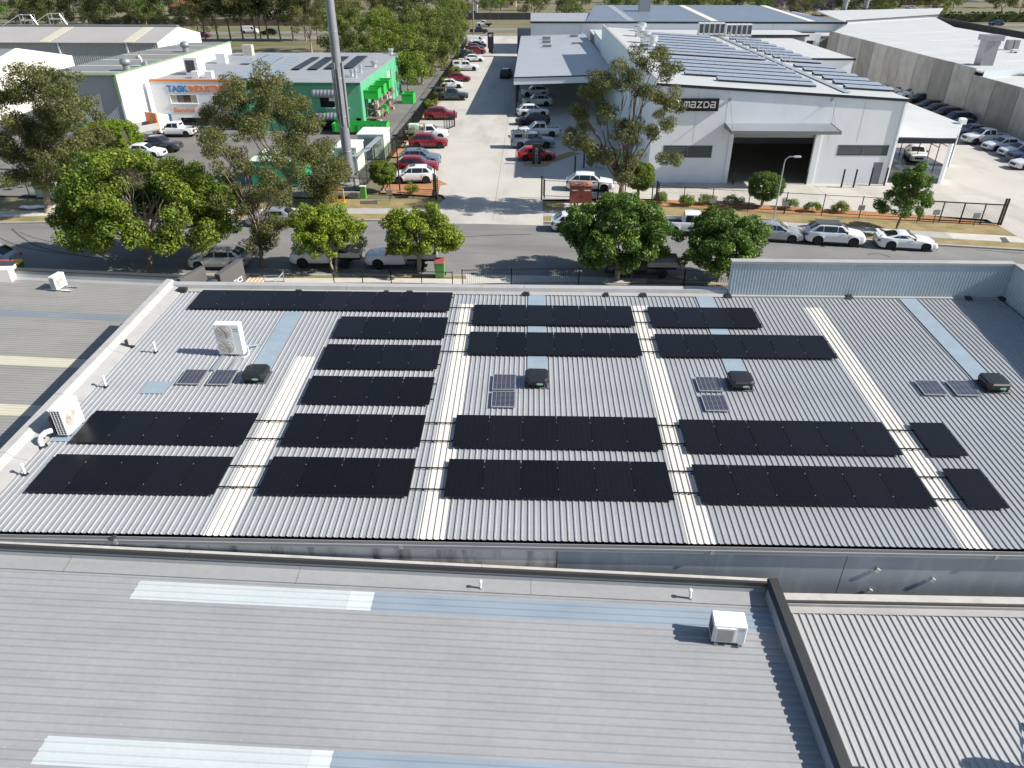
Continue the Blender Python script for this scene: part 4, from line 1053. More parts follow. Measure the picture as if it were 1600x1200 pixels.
# ================================================================== grey carport left of the hall
CP = thing('grey_carport', 'wide grey flat roofed carport sheltering parked cars left of the white hall', 'carport', (4, 120, 0))
def cz(x, y): return 5.25 + 0.03 * (x + 2.3) - 0.011 * (y - 109)
MB().prism([(-2.4, 108.9), (11.85, 108.9), (11.85, 178), (-2.4, 178)], lambda x, y: cz(x, y) - 0.12, cz).build('roof', M_GREYROOF, CP)
MB().prism([(-2.45, 108.78), (11.85, 108.78), (11.85, 108.89), (-2.45, 108.89)], lambda x, y: cz(x, y) - 0.95, lambda x, y: cz(x, y) - 0.10).build('fascia', M_WHITE, CP)
MB().prism([(-2.5, 108.70), (11.85, 108.70), (11.85, 108.895), (-2.5, 108.895)], lambda x, y: cz(x, y) - 0.096, lambda x, y: cz(x, y) + 0.05).build('fascia_trim', M_NAVY, CP)
for y in (109.6, 120, 131, 142, 153, 165, 177):
    MB().box(-2.2, -1.95, y, y + .25, 0.1, 4.35).build('post', M_BLACKST, CP)
box('rear_wall', M_GREYCLAD, CP, -2.2, 11.8, 168, 168.2, 0.1, 4.3)
box('side_fascia', M_NAVY, CP, -2.5, -2.41, 109, 178, 4.1, 4.55)
for k, (a, b) in enumerate(((854, 60), (854, 66), (855, 73), (897, 57), (900, 69), (943, 54), (944, 61))):
    p = G(a, b, 5.0); MB().prism([(p.x - .9, p.y - .5), (p.x + .8, p.y - .5), (p.x + 1.0, p.y + .5), (p.x - .7, p.y + .5)], 4.55, 5.35).build('roof_light', M_LOUVRE, CP)
box('end_wall', mat('dark_blue_wall', (0.06, 0.075, 0.095), 0.6), CP, -3.2, -0.2, 178.1, 179.5, 0.1, 6.0)

# ================================================================== car wash bay right of the hall
CW = thing('wash_bay', 'white open wash bay roof attached to the right of the white hall', 'carport', (41, 80, 0))
poly_ = [(36.05, 73.9), (41.5, 73.9), (46.4, 82.0), (46.4, 104), (36.05, 104)]
MB().prism(poly_, 4.22, lambda x, y: 4.42 + 0.03 * (46.4 - x)).build('roof', M_WHITE_R, CW)
MB().prism([(36.05, 73.78), (41.56, 73.78), (41.56, 73.89), (36.05, 73.89)], 4.12, 4.62).build('fascia', M_NAVY, CW)
MB().prism([(41.15, 74.0), (41.5, 74.0), (42.6, 75.8), (42.3, 76.0)], 0.1, 4.20).build('end_wall', M_WHITE, CW)
MB().prism([(45.4, 81.2), (45.75, 81.0), (46.35, 82.0), (46.0, 82.2)], 0.1, 4.20).build('post', M_WHITE, CW)
MB().prism([(45.95, 81.6), (46.55, 81.6), (46.75, 82.6), (46.15, 82.6)], 4.42, 4.95).build('rain_head', M_WHITE, CW)
m = MB()
for xx in (37.0, 38.2, 43.0, 44.2):
    for y in (79, 83, 87, 91): m.tube((xx, y, 0.1), (xx, y, 3.6), 0.05, n=6)
    m.tube((xx, 79, 2.6), (xx, 91, 2.6), 0.04, n=6); m.tube((xx, 79, 3.4), (xx, 91, 3.4), 0.04, n=6)
for y in (79, 83, 87, 91): m.tube((37, y, 3.5), (44.2, y, 3.5), 0.05, n=6)
m.build('steel_frame', M_BLACKST, CW)
wet = mat('wet_concrete', (0.06, 0.062, 0.065), 0.3, 0, 0.3, 0.8, stain=(0.2, 0.19, 0.175), stain_amt=0.8, stain_scale=(0.5, 0.5, 1))
MB().poly([(36.3, 74.3, 0.142), (41.3, 74.3, 0.142), (45.6, 81.5, 0.142), (45.6, 90, 0.142), (36.3, 90, 0.142)]).build('wet_floor', wet, CW)

# ================================================================== long rear building
LB = thing('rear_building', 'long building with slate blue roof and white wall behind the dealership hall', 'building', (35, 190, 0))
box('front_wall', M_WHITE, LB, -0.2, 71, 184, 184.4, 0, 6.85)
MB().prism([(12.2, 183.7), (71.2, 183.7), (60.5, 222), (17, 222)], lambda x, y: 6.82 + 0.035 * (y - 183.7), lambda x, y: 6.98 + 0.035 * (y - 183.7)).build('roof', M_BLUEROOF, LB)
MB().prism([(-0.3, 183.7), (12.15, 183.7), (14.4, 206), (-0.3, 206)], lambda x, y: 6.70 + 0.022 * (y - 183.7), lambda x, y: 6.86 + 0.022 * (y - 183.7)).build('roof', M_ROOF, LB)
box('gutter', M_NAVY, LB, -0.35, 71.3, 183.5, 183.69, 6.62, 7.02)
box('side_wall', M_WHITE, LB, 70.6, 71.0, 184.5, 222, 0, 6.8); box('side_wall', M_WHITE, LB, -0.2, 0.2, 184.5, 206, 0, 6.7)
for k in (0, 1, 2):
    xx = (41, 63, 22)[k]; MB().prism([(xx, 185), (xx + 1.6, 185), (xx + 0.2 - .15 * k, 221), (xx - 1.4 - .15 * k, 221)], lambda x, y: 6.985 + 0.035 * (y - 183.7), lambda x, y: 7.01 + 0.035 * (y - 183.7)).build('skylight_strip', M_SKY_W if k != 2 else M_ALU, LB)
for xx in (11.5, 40, 55): box('downpipe', M_WHITE, LB, xx, xx + .22, 183.75, 183.98, 0.1, 6.6)
box('lower_roof', M_WHITE_R, LB, 14, 70, 176, 183.4, 4.6, 4.85)
MB().box(27, 29.8, 205, 207.5, 7.6, 10.5).build('roof_plant', M_STEEL, LB)

# ================================================================== concrete walled warehouse on the right
CWH = thing('concrete_warehouse', 'white roofed warehouse with tall weathered concrete panel wall on the right', 'warehouse', (70, 110, 0))
steps = [(46, 5.0), (84, 5.35), (106, 5.95), (122, 6.7), (163, 6.8)]
def topz(y):
    return 5.0 if y < 78.5 else (5.35 if y < 92.8 else (5.95 if y < 106.5 else 6.75))
M_CONC_PANEL2 = mat('dark_precast', (0.27, 0.25, 0.22), 0.9, 0, 0.16, 0.5, bump=0.2, bscale=8, stain=(0.17, 0.155, 0.135), stain_amt=0.6, stain_scale=(0.5, 0.6, 0.25))
M_CONC_PANEL3 = mat('pale_precast', (0.42, 0.395, 0.35), 0.9, 0, 0.14, 0.6, bump=0.2, bscale=8, stain=(0.25, 0.23, 0.20), stain_amt=0.6, stain_scale=(0.5, 0.6, 0.25))
box('wall_core', M_DARKIN, CWH, 60.60, 60.73, 52, 158, 0, 4.9)
y = 52.0
while y < 160:
    L_ = 5.6; zt_ = topz(y + L_ / 2)
    MB().box(60.5, 60.72, y + 0.05, y + L_ - 0.05, 0.0, zt_).build('wall_panel', (M_CONC_PANEL, M_CONC_PANEL2, M_CONC_PANEL3)[int(y * 7.3) % 3], CWH)
    y += L_
def pxpoly(pts, z): return [tuple(G(a, b, z)[:2]) for a, b in pts]
levels = [(4.75, 52, 78.3), (5.1, 78.4, 92.6), (5.7, 92.7, 106.3), (6.5, 106.4, 163)]
slant = 0.45
for z, ya, yb in levels:
    MB().prism([(60.74, ya), (92, ya + 31 * slant), (92, yb + 31 * slant), (60.74, yb)], z - 0.2, z).build('roof', M_WHITE_R, CWH)
    MB().prism([(60.9, ya - .1), (92, ya + 31 * slant - .1), (92, ya + 31 * slant - .01), (60.9, ya - .01)], z - 1.2, z + 0.12).build('step_wall', M_WALLCLAD, CWH)
    for q in range(4):
        yy_ = ya + (yb - ya) * (q + .5) / 4
        MB().prism([(60.8, yy_), (92, yy_ + 31 * slant), (92, yy_ + 31 * slant + .25), (60.8, yy_ + .25)], z + 0.001, z + 0.05).build('roof_lap', M_WHITE_R, CWH)
MB().prism([(71.3, 184), (101.5, 204.5), (101.5, 205), (71.3, 184.5)], 4.0, 7.1).build('parapet_wall', M_WALLCLAD, CWH)
MB().prism([(71.3, 184.6), (101.5, 205.1), (118, 236), (78, 224)], 6.7, 6.9).build('rear_roof', M_WHITE_R, CWH)
MB().prism([(71.2, 183.7), (101.7, 204.2), (101.7, 205.1), (71.2, 184.6)], 7.105, 7.25).build('parapet_capping', M_DARKCAP, CWH)
MB().prism([(60.74, 163), (92, 177), (101, 204), (71.3, 183.5)], 6.2, 6.5).build('roof', M_WHITE_R, CWH)
MB().prism([(92.02, 66), (92.4, 66), (101.4, 204), (101.0, 204)], 3.0, 6.75).build('side_parapet', M_DARKCAP, CWH)
def rooftop(name, lab, cat, px, z, build, group=None):
    p = G(*px, z); o = thing(name, lab, cat, (p.x, p.y, z), 0, group); build(o); return o
def duct(o):
    MB().box(-0.9, 0.9, -0.9, 0.9, 0, 4.6).build('shaft', M_STEEL, o, True); MB().box(-1.2, 1.2, -1.2, 1.2, 4.6, 5.3).build('cap', M_STEEL, o, True)
rooftop('exhaust_duct', 'tall square metal exhaust duct on the white warehouse roof at right', 'duct', (1531, 118), 5.1, duct)
def cond(o):
    for k in range(2):
        c = MB().box(k * 1.0, k * 1.0 + .85, -0.5, 0.5, 0.1, 1.5).build('condenser', M_STEEL, o, True)
def single(o):
    MB().box(-0.5, 0.5, -0.4, 0.4, 0.1, 1.3).build('casing', M_ACW, o, True); MB().lathe([(0.05, 0), (0.32, 0.0)], n=14).build('fan', M_ACD, o, True, loc=(-0.1, -0.405, 0.7), rot=(R(90), 0, 0))
rooftop('condenser_pair', 'left pair of grey condensers on the upper white warehouse roof', 'air conditioner', (1543, 72), 6.5, cond)
rooftop('condenser_pair', 'right pair of grey condensers on the upper white warehouse roof', 'air conditioner', (1570, 78), 6.5, cond)
rooftop('roof_condenser', 'white condenser behind the square exhaust duct on the warehouse roof', 'air conditioner', (1582, 91), 5.7, single)
rooftop('roof_condenser', 'small grey condenser beside the foot of the square exhaust duct', 'air conditioner', (1548, 118), 5.1, single)
rooftop('roof_condenser', 'white condenser in front of the roof panels at the right edge', 'air conditioner', (1586, 117), 5.1, single)
def tiltpv(o):
    for k in range(4):
        MB().box(0, 1.0, 0, 1.65, 0, 0.04).build('solar_panel', M_PV, o, True, loc=(k * 1.05, 0, 0.5), rot=(R(18), 0, 0))
    MB().box(0, 4.2, 0.1, 0.15, 0, 0.5).box(0, 4.2, 1.4, 1.45, 0, 0.9).build('frame', M_ALU, o, True)
rooftop('tilted_solar_array', 'tilted dark solar panels on the lower white warehouse roof at right edge', 'solar panels', (1570, 130), 4.9, tiltpv)
for k, px in enumerate(((1319, 15), (1352, 13))):
    def v_(o): MB().tube((0, 0, 0), (0, 0, 2.0), 0.7, n=12).build('neck', M_STEEL, o, True); MB().tube((0, 0, 2.01), (0, 0, 2.9), 0.95, n=12).build('cowl', M_STEEL, o, True)
    rooftop('roof_cowl', ('left' if k == 0 else 'right') + ' round metal cowl on the farthest white roof', 'roof vent', px, 6.9, v_)

# ================================================================== green recycling building
GB = thing('green_building', 'emerald green building with roll awnings and grey roof behind the mast', 'building', (-30, 105, 0))
GX0, GX1, GY0, GY1, GZ = -38.6, -21.9, 97.9, 130.0, 6.0
gh = [(-27.2, -23.6, 3.05, 4.3), (-33.4, -29.0, 2.6, 4.1), (-22.75, -22.1, 1.0, 1.75), (-27.4, -24, 0.1, 1.6)]
wall_holes('facade', M_GREENWALL, GB, GX0, GX1, 0.1, lambda x: GZ - 0.05, GY0, GY0 + .3, gh)
box('window_backing', M_DARKIN, GB, GX0, GX1 - .3, GY0 + 0.9, GY0 + 1.0, 0.1, 5.5)
MB().box(-26.0, -25.0, GY0 + .1, GY0 + .15, 3.8, 4.2).build('notice', M_CREAM, GB)
wr = MB()
ysw = [(GY0 + .31, 117.8), (121.0, GY1)]
for a, b in ysw: wr.box(GX1 - .3, GX1, a, b, 0.1, GZ - .05)
wr.box(GX1 - .3, GX1, 117.8, 121, 4.8, GZ - .05); wr.box(GX1 - .3, GX1, 117.8, 121, 0.1, 0.6)
wr.build('side_wall', M_GREENWALL, GB)
box('side_door', M_GREYCLAD, GB, GX1 - .2, GX1 - .12, 117.8, 121, 0.6, 4.8)
MB().prism([(GX0, GY0 - .15), (GX1 + .15, GY0 - .15), (GX1 + .15, GY1 + .2), (GX0, GY1 + .2)], GZ - .04, GZ + 0.08).build('roof', M_TASKROOF, GB)
box('gutter', mat('dark_green_gutter', (0.02, 0.12, 0.06), 0.5), GB, GX0, GX1 + .2, GY0 - .30, GY0 - .155, GZ - .22, GZ + .06)
box('downpipe', M_GREENWALL, GB, GX1 + 0.01, GX1 + .14, GY0 + .05, GY0 + .2, 0.1, GZ - .2)
for nm, z in (('roll_awning', 4.78), ('roll_awning', 2.0)):
    m = MB(); nseg = 9; w_ = 4.25
    for k in range(nseg):
        x0 = -27.9 + w_ * k / nseg; x1 = -27.9 + w_ * (k + 1) / nseg
        m.tube((x0, GY0 - .45, z), ((x0 + x1) / 2, GY0 - .45, z), 0.46, 0.52, n=14, cap=(k == 0)); m.tube(((x0 + x1) / 2, GY0 - .45, z), (x1, GY0 - .45, z), 0.52, 0.46, n=14, cap=(k == nseg - 1))
    m.build(nm, M_STEEL, GB, smooth=True, angle=25)
box('window_sill', M_PALEGREEN, GB, -26.6, -23.4, GY0 - .12, GY0 - .003, 2.92, 3.03)
text('lettering', 'rap Co', 0.85, M_BLACKINK, GB, Matrix.Translation((-33.4, GY0 - .03, 4.98)) @ FACE_Y, 0.015)
text('lettering', 'ollections', 0.8, M_BLACKINK, GB, Matrix.Translation((-33.5, GY0 - .03, 4.42)) @ FACE_Y, 0.015)
rz_ = GZ + .08
def flat_pv(px, lab, n, w=1.0):
    a = [G(*q, rz_) for q in px]
    o = thing('solar_panel_strip', lab, 'solar panels', (a[0].x, a[0].y, rz_), 0, 'dark solar strips on the grey and green building roof')
    b = [v - a[0] for v in a]
    for k in range(n):
        t0, t1 = k / n, (k + 0.96) / n
        q = [b[0].lerp(b[3], t0), b[1].lerp(b[2], t0), b[1].lerp(b[2], t1), b[0].lerp(b[3], t1)]
        m = MB(); m.add([(v.x, v.y, 0.15) for v in q] + [(v.x, v.y, 0.20) for v in q], [(0, 3, 2, 1), (4, 5, 6, 7), (0, 1, 5, 4), (1, 2, 6, 5), (2, 3, 7, 6), (3, 0, 4, 7)])
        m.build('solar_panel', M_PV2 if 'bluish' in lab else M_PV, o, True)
    MB().tube((b[0].x, b[0].y, 0.08), (b[3].x, b[3].y, 0.08), 0.04, n=5).build('rail', M_ALU, o, True)
flat_pv([(455, 110), (468, 110), (500, 91), (488, 91)], 'leftmost dark solar strip on the green building roof', 7)
flat_pv([(480, 110), (496, 110), (524, 91), (508, 91)], 'dark solar strip left of the mast on the green building roof', 7)
flat_pv([(506, 109), (520, 109), (546, 90), (532, 90)], 'dark solar strip behind the mast on the green building roof', 7)
flat_pv([(534, 108), (552, 108), (575, 89), (558, 89)], 'rightmost dark solar strip on the green building roof', 7)
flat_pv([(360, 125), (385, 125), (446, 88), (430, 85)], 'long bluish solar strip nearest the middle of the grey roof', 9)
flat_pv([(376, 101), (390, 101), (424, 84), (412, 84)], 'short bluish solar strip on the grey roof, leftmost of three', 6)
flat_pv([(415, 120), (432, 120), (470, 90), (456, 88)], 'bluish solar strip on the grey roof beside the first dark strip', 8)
def vent_far(px, lab, r=0.45, h=0.8):
    def b_(o):
        MB().tube((0, 0, 0), (0, 0, h * .6), r * .7, n=10).build('neck', M_ALU, o, True); MB().tube((0, 0, h * .6), (0, 0, h), r, n=12).build('cowl', M_ALU, o, True)
    rooftop('roof_vent', lab, 'roof vent', px, rz_, b_)
vent_far((611, 84), 'round vent at the far corner of the green building roof'); vent_far((585, 104), 'round vent in the middle right of the green building roof', .5)
vent_far((564, 113), 'short white vent on the green building roof near its front', .25, 1.0); vent_far((556, 121), 'tall white vent at the front of the green building roof', .25, 1.2); vent_far((550, 119), 'white vent with shadow at the front of the green building roof', .3, .9)
# green bins and racks along the side wall
rk = thing('storage_rack', 'steel rack piled with scrap along the green side wall', 'rack', (-20.9, 105, 0.1))
for y in (100.2, 103.2, 106.2, 109.2, 112.2, 115.2):
    for xx in (-0.8, 0.5): MB().box(xx, xx + .08, y - 105, y - 105 + .08, 0, 3.6).build('upright', M_STEEL, rk, True)
for z in (1.1, 2.3): MB().box(-0.8, 0.58, -4.8, 10.3, z, z + .08).build('shelf', mat('rusty_beam', (0.22, 0.13, 0.09), 0.8, 0, 0.3, 2), rk, True)
rsn = random.Random(11)
cols = [M_GREENBIN, mat('rust_scrap', (0.15, 0.09, 0.065), 0.85, 0.2, 0.4, 4), M_STEEL, mat('grey_scrap', (0.13, 0.125, 0.12), 0.7, 0, 0.3, 4), M_DARKIN, mat('pale_scrap', (0.36, 0.33, 0.28), 0.7, 0, 0.3, 4)]
m3 = {}
for k in range(60):
    c = rsn.choice(cols); y = rsn.uniform(-4.5, 9.8); z = rsn.choice((0.02, 1.2, 2.4)); s_ = rsn.uniform(.25, .7)
    m3.setdefault(c.name, (c, MB()))[1].mbox(Matrix.Translation((rsn.uniform(-.5, .3), y, z + s_ / 2)) @ Matrix.Rotation(rsn.uniform(0, 3), 4, 'Z'), s_, s_ * rsn.uniform(.6, 1.4), s_)
for c, mm in m3.values(): stuff(mm.build('scrap_pile', c, rk, True))
def gbin(x, y, z, w, d, h, lab):
    o = thing('green_bin', lab, 'bin', (x, y, z), 0, 'bright green steel bins')
    MB().box(0, w, 0, 0.06, 0, h).box(0, w, d - .06, d, 0, h).box(0, .06, .061, d - .061, 0, h).box(w - .06, w, .061, d - .061, 0, h).box(.061, w - .061, .061, d - .061, 0.05, 0.1).build('shell', M_GREENBIN, o, True)
    MB().box(-.05, w + .05, -.05, .0, h - .12, h).box(-.05, w + .05, d, d + .05, h - .12, h).build('rim', M_GREENBIN, o, True)
gbin(-21.8, 100.0, 3.75, 1.8, 2.4, 1.1, 'bright green bin on top of the scrap rack, nearest end'); gbin(-21.8, 104.2, 3.75, 1.8, 2.2, 1.1, 'bright green bin in the middle of the scrap rack top')
gbin(-21.8, 108.4, 3.75, 1.8, 2.4, 1.1, 'bright green bin at the far end of the scrap rack top'); gbin(-20.0, 118, 0.12, 1.8, 2.5, 1.5, 'bright green bin on the ground beyond the rack')
skp = thing('skip_tray', 'long low bright green steel skip in front of the green building', 'skip', (-25.4, 95.6, 0.12))
MB().box(0, 7.0, 0, .1, 0.35, 1.35).box(0, 7, 1.9, 2.0, .35, 1.35).box(0, .1, .11, 1.89, .35, 1.35).box(6.9, 7, .11, 1.89, .35, 1.35).box(.11, 6.89, .11, 1.89, .36, .46).build('shell', M_GREENBIN, skp, True)
for k in range(7): MB().box(.3 + k, .42 + k, -.06, -.002, .4, 1.3).build('rib', M_GREENBIN, skp, True)
MB().box(.2, 6.8, .2, 1.8, 0, .34).build('skid', mat('rust_red', (0.16, 0.04, 0.03), 0.8), skp, True)

# ================================================================== white office with blue and orange sign
TB = thing('white_office', 'white office with blue and orange rooftop sign lettering, left of the green building', 'building', (-44, 104, 0))
TX0, TX1, TY0 = -49.3, -38.7, 98.9
th_ = [(-47.1, -43.5, 3.3, 4.42), (-41.6, -39.6, 3.0, 4.3), (-46.4, -42.5, 0.4, 1.6)]
wall_holes('facade', mat('off_white_render', (0.66, 0.66, 0.65), 0.7, 0, 0.05, 0.6), TB, TX0, TX1, 0.1, lambda x: 5.98, TY0, TY0 + .3, th_)
box('side_wall', M_WHITE, TB, TX0, TX0 + .3, TY0 + .31, 130, 0.1, 5.98)
box('parapet_band', M_ORANGE, TB, TX0 - .05, TX1, TY0 - .06, TY0 + .45, 5.985, 6.22)
MB().prism([(TX0 + .1, TY0 + .46), (TX1, TY0 + .46), (TX1, 130.2), (TX0 + .1, 130.2)], 5.95, 6.05).build('roof', M_TASKROOF, TB)
box('end_pier', M_WHITE, TB, TX0 - 0.5, TX0 - .06, TY0 - .35, TY0 + 1.2, 0.1, 6.0)
for k, (xa, xb, za, zb) in enumerate(th_):
    w = MB().box(xa, xb, TY0 - .03, TY0 + .12, za, za + .07).box(xa, xb, TY0 - .03, TY0 + .12, zb - .07, zb).box(xa, xa + .07, TY0 - .028, TY0 + .118, za + .071, zb - .071).box(xb - .07, xb, TY0 - .028, TY0 + .118, za + .071, zb - .071).build('window', M_PVC, TB)
    n = 4
    for q in range(n):
        a = xa + .08 + (xb - xa - .16) * q / n; b = xa + .08 + (xb - xa - .16) * (q + 1) / n - .05
        MB().box(a, b, TY0 + .08, TY0 + .10, za + .08, zb - .08).build('pane', (M_CURTAIN, mat('green_grey_glass', (0.12, 0.14, 0.12), 0.2), M_GLASSD, M_CURTAIN)[q] if k == 0 else M_GLASSD, w)
    MB().box(xa - .1, xb + .1, TY0 - .12, TY0 - .031, za - .1, za - .001).build('sill', M_PVC, w)
text('lettering', 'TASK', 1.12, M_BLUEINK, TB, Matrix.Translation((-47.25, TY0 - .04, 4.72)) @ FACE_Y, 0.03, 1.0, 0.03)
text('lettering', 'INDUSTRIES', 1.12, M_ORANGE, TB, Matrix.Translation((-44.40, TY0 - .04, 4.72)) @ FACE_Y, 0.03, 0.86, 0.03)
text('lettering', '· Electrical · T', 0.78, M_ORANGE, TB, Matrix.Translation((-47.4, TY0 - .03, 2.2)) @ FACE_Y, 0.02, 1.0, 0.01)
box('blue_door', mat('steel_blue_door', (0.05, 0.16, 0.30), 0.5), TB, -48.9, -47.5, TY0 - .08, TY0 - .003, 0.1, 2.0)
box('roof_unit', M_ACW, TB, -46.6, -44.8, 104.0, 106.4, 6.06, 8.2); box('roof_unit_grille', M_ACD, TB, -46.4, -45.2, 103.95, 103.998, 6.4, 7.9)
box('roof_unit', M_ACW, TB, -42.8, -41.9, 101.0, 101.9, 6.06, 6.9); box('roof_unit', M_ACW, TB, -44.6, -43.7, 101.0, 101.9, 6.06, 6.9); box('roof_unit', M_ACW, TB, -47, -45.6, 116, 117.2, 6.06, 7.4)
box('roof_unit', mat('beige_unit', (0.45, 0.42, 0.36), 0.6), TB, -46.5, -45, 126, 127.2, 6.06, 7.6)
# ================================================================== large ribbed hall at the left
BH = thing('ribbed_hall', 'large ribbed hall with olive roof, green edge trim and bright white side wall', 'building', (-58, 100, 0))
m = MB(); pr = rib_profile(47, 0.2, 0.03, 0.10, 0.06)
for z in (0.1, 7.35): m.v += [(-59.9 + u_, 93.0 - h_, z) for u_, h_ in pr]
k = len(pr); m.f += [(i, i + 1, i + 1 + k, i + k) for i in range(k - 1)]
m.build('front_cladding', M_GREYCLAD, BH)
box('side_wall', M_WHITE, BH, -50.5, -50.25, 92.9, 100.5, 0.1, 7.5)
for a in range(9):
    y = 100.52 + a * 3.42; box('side_wall_panel', mat('stained_white_concrete', (0.62, 0.60, 0.54), 0.8, 0, 0.08, 0.6, stain=(0.36, 0.33, 0.28), stain_amt=0.6, stain_scale=(1, 1, 0.3)), BH, -50.5, -50.25, y, y + 3.4, 0.1, 7.5)
MB().prism([(-60.2, 92.8), (-50.6, 92.8), (-50.6, 131.5), (-57.5, 131.5), (-60.2, 116)], 7.36, 7.44).build('roof', M_OLIVE, BH)
for k in range(6):
    y = 95.5 + k * 6.0; MB().prism([(-59.8 + max(0, y - 116) * .18, y), (-51, y), (-51, y + .55), (-59.8 + max(0, y - 116) * .18, y + .55)], 7.445, 7.49).build('skylight_strip', M_SKY_C, BH)
box('side_wall', M_GREYCLAD, BH, -60.15, -59.95, 93.1, 116, 0.1, 7.35)
box('edge_trim', M_GREENTRIM, BH, -50.62, -50.18, 92.6, 131.6, 7.505, 7.62); box('edge_trim', M_GREENTRIM, BH, -60.3, -50.63, 92.6, 92.85, 7.45, 7.62); box('corner_trim', M_GREENTRIM, BH, -50.58, -50.22, 92.7, 92.89, 4.5, 7.5)
def ball_vent(px, lab):
    def b_(o):
        MB().tube((0, 0, 0), (0, 0, .6), .45, n=12).build('neck', M_STEEL, o, True)
        MB().lathe([(.45, .6), (.68, .8), (.72, 1.05), (.6, 1.3), (.3, 1.45)], n=16).build('turbine', M_STEEL, o, True, smooth=True, angle=60)
    rooftop('turbine_vent', lab, 'roof vent', px, 7.45, b_)
ball_vent((199, 110), 'round turbine vent near the front of the olive roof'); ball_vent((291, 81), 'round turbine vent farther back on the olive roof')
def goose(o): MB().path([(0, 0, 0), (0, 0, .9), (-.2, 0, 1.2), (-.5, 0, 1.2), (-.65, 0, .95)], .16, 10).build('bend', M_ALU, o, True, smooth=True); MB().box(.3, .6, -.2, .2, 0, .7).build('box', M_ALU, o, True)
rooftop('gooseneck_vent', 'silver gooseneck vent behind the first turbine vent on the olive roof', 'roof vent', (223, 104), 7.45, goose)
# ================================================================== far sheds at upper left
FS = thing('far_shed', 'long grey shed with white end gable and pale roof strips at upper left', 'shed', (-95, 150, 0))
sx0, sx1, sy0, sym, sy1 = -190, -70, 147, 157, 167
def fz(x, y): return 6.0 + 0.19 * (y - sy0) if y <= sym else 6.0 + 0.19 * (sy1 - y)
MB().prism([(sx0, sy0 - .4), (sx1, sy0 - .4), (sx1, sym), (sx0, sym)], lambda x, y: fz(x, y) - .12, fz).build('roof', mat('pinkish_grey_roof', (0.36, 0.345, 0.325), 0.5, 0, 0.06, 0.2), FS)
MB().prism([(sx0, sym + .01), (sx1, sym + .01), (sx1, sy1 + .4), (sx0, sy1 + .4)], lambda x, y: fz(x, y) - .12, fz).build('roof', M_GREYROOF, FS)
MB().prism([(sx0, sym - .5), (sx1 + .1, sym - .5), (sx1 + .1, sym + .5), (sx0, sym + .5)], 7.86, 8.12).build('ridge_vent', M_LOUVRE, FS)
for k in range(5):
    x = -76.5 - 16 * k; MB().prism([(x, sy0 - .2), (x + 2.0, sy0 - .2), (x + 2.0, sym - .7), (x, sym - .7)], lambda x, y: fz(x, y) + .005, lambda x, y: fz(x, y) + .05).build('skylight_strip', M_SKY_C, FS)
gm = MB(); gm.add([(sx1, sy0, 0), (sx1, sy1, 0), (sx1, sy1, 5.9), (sx1, sym, 7.75), (sx1, sy0, 5.9)], [(0, 1, 2, 3, 4)]); gm.add([(sx1 - .3, sy0, 0), (sx1 - .3, sy1, 0), (sx1 - .3, sy1, 5.9), (sx1 - .3, sym, 7.75), (sx1 - .3, sy0, 5.9)], [(4, 3, 2, 1, 0)])
gm.build('gable_wall', M_WHITE, FS)
m = MB(); pr = rib_profile(300, 0.4, 0.05, 0.2, 0.12); k = len(pr)
for z in (0.0, 5.85): m.v += [(sx0 + u_, sy0 - h_, z) for u_, h_ in pr]
m.f += [(i, i + 1, i + 1 + k, i + k) for i in range(k - 1)]; m.build('front_cladding', M_GREYCLAD, FS)
for x in (-76, -89, -104, -118, -127): box('downpipe', M_PVC, FS, x, x + .25, sy0 - .32, sy0 - .07, 0.5, 5.8)
def stair(o):
    m_ = MB()
    for a in (0, 2.4):
        for b in (0, 1.2): m_.tube((a, b, 0), (a, b, 1.9), .06, n=5)
    for z in (1.0, 1.9): m_.tube((0, 0, z), (2.4, 0, z), .06, n=5); m_.tube((0, 1.2, z), (2.4, 1.2, z), .06, n=5); m_.tube((0, 0, z), (0, 1.2, z), .06, n=5)
    m_.tube((2.4, 0, 1.9), (3.4, 0, 0), .06, n=5); m_.tube((0, 0, 1.9), (-3, -1.5, 0), .06, n=5); m_.build('rails', M_ALU, o, True); MB().box(0, 2.4, 0, 1.2, .8, .9).build('platform', M_ALU, o, True)
rooftop('roof_platform', 'left metal access platform on the ridge of the far shed', 'platform', (34, 40), 7.9, stair); rooftop('roof_platform', 'right metal access platform on the ridge of the far shed', 'platform', (79, 38), 8.0, stair)
CS = thing('cream_shed', 'low cream gabled shed glowing in the sun behind the left trees', 'shed', (-80, 122, 0))
for nm, x in (('gable_wall', -68.0), ('rear_gable', -96.0)):
    m = MB(); pr_ = [(90, 0), (115, 0), (115, 7.2), (103, 9.4), (90, 7.0)]
    m.add([(x, y, z) for y, z in pr_] + [(x - .3, y, z) for y, z in pr_], [(0, 1, 2, 3, 4), (9, 8, 7, 6, 5)] + [(i, 5 + i, 5 + (i + 1) % 5, (i + 1) % 5) for i in range(5)])
    m.build(nm, M_CREAM, CS)
MB().add([(-68.31, 90, 7.0), (-68.31, 103, 9.35), (-95.9, 103, 9.35), (-95.9, 90, 7.0)], [(0, 1, 2, 3)]).build('roof', M_OLIVE, CS)
MB().add([(-68.31, 103, 9.35), (-68.31, 115, 7.15), (-95.9, 115, 7.15), (-95.9, 103, 9.35)], [(0, 1, 2, 3)]).build('roof', M_OLIVE, CS)
box('front_wall', M_CREAM, CS, -95.9, -68.31, 90.0, 90.3, 0, 6.95)
box('doorway', M_DARKIN, CS, -66.5, -63.8, 128, 128.3, 0, 5.2)
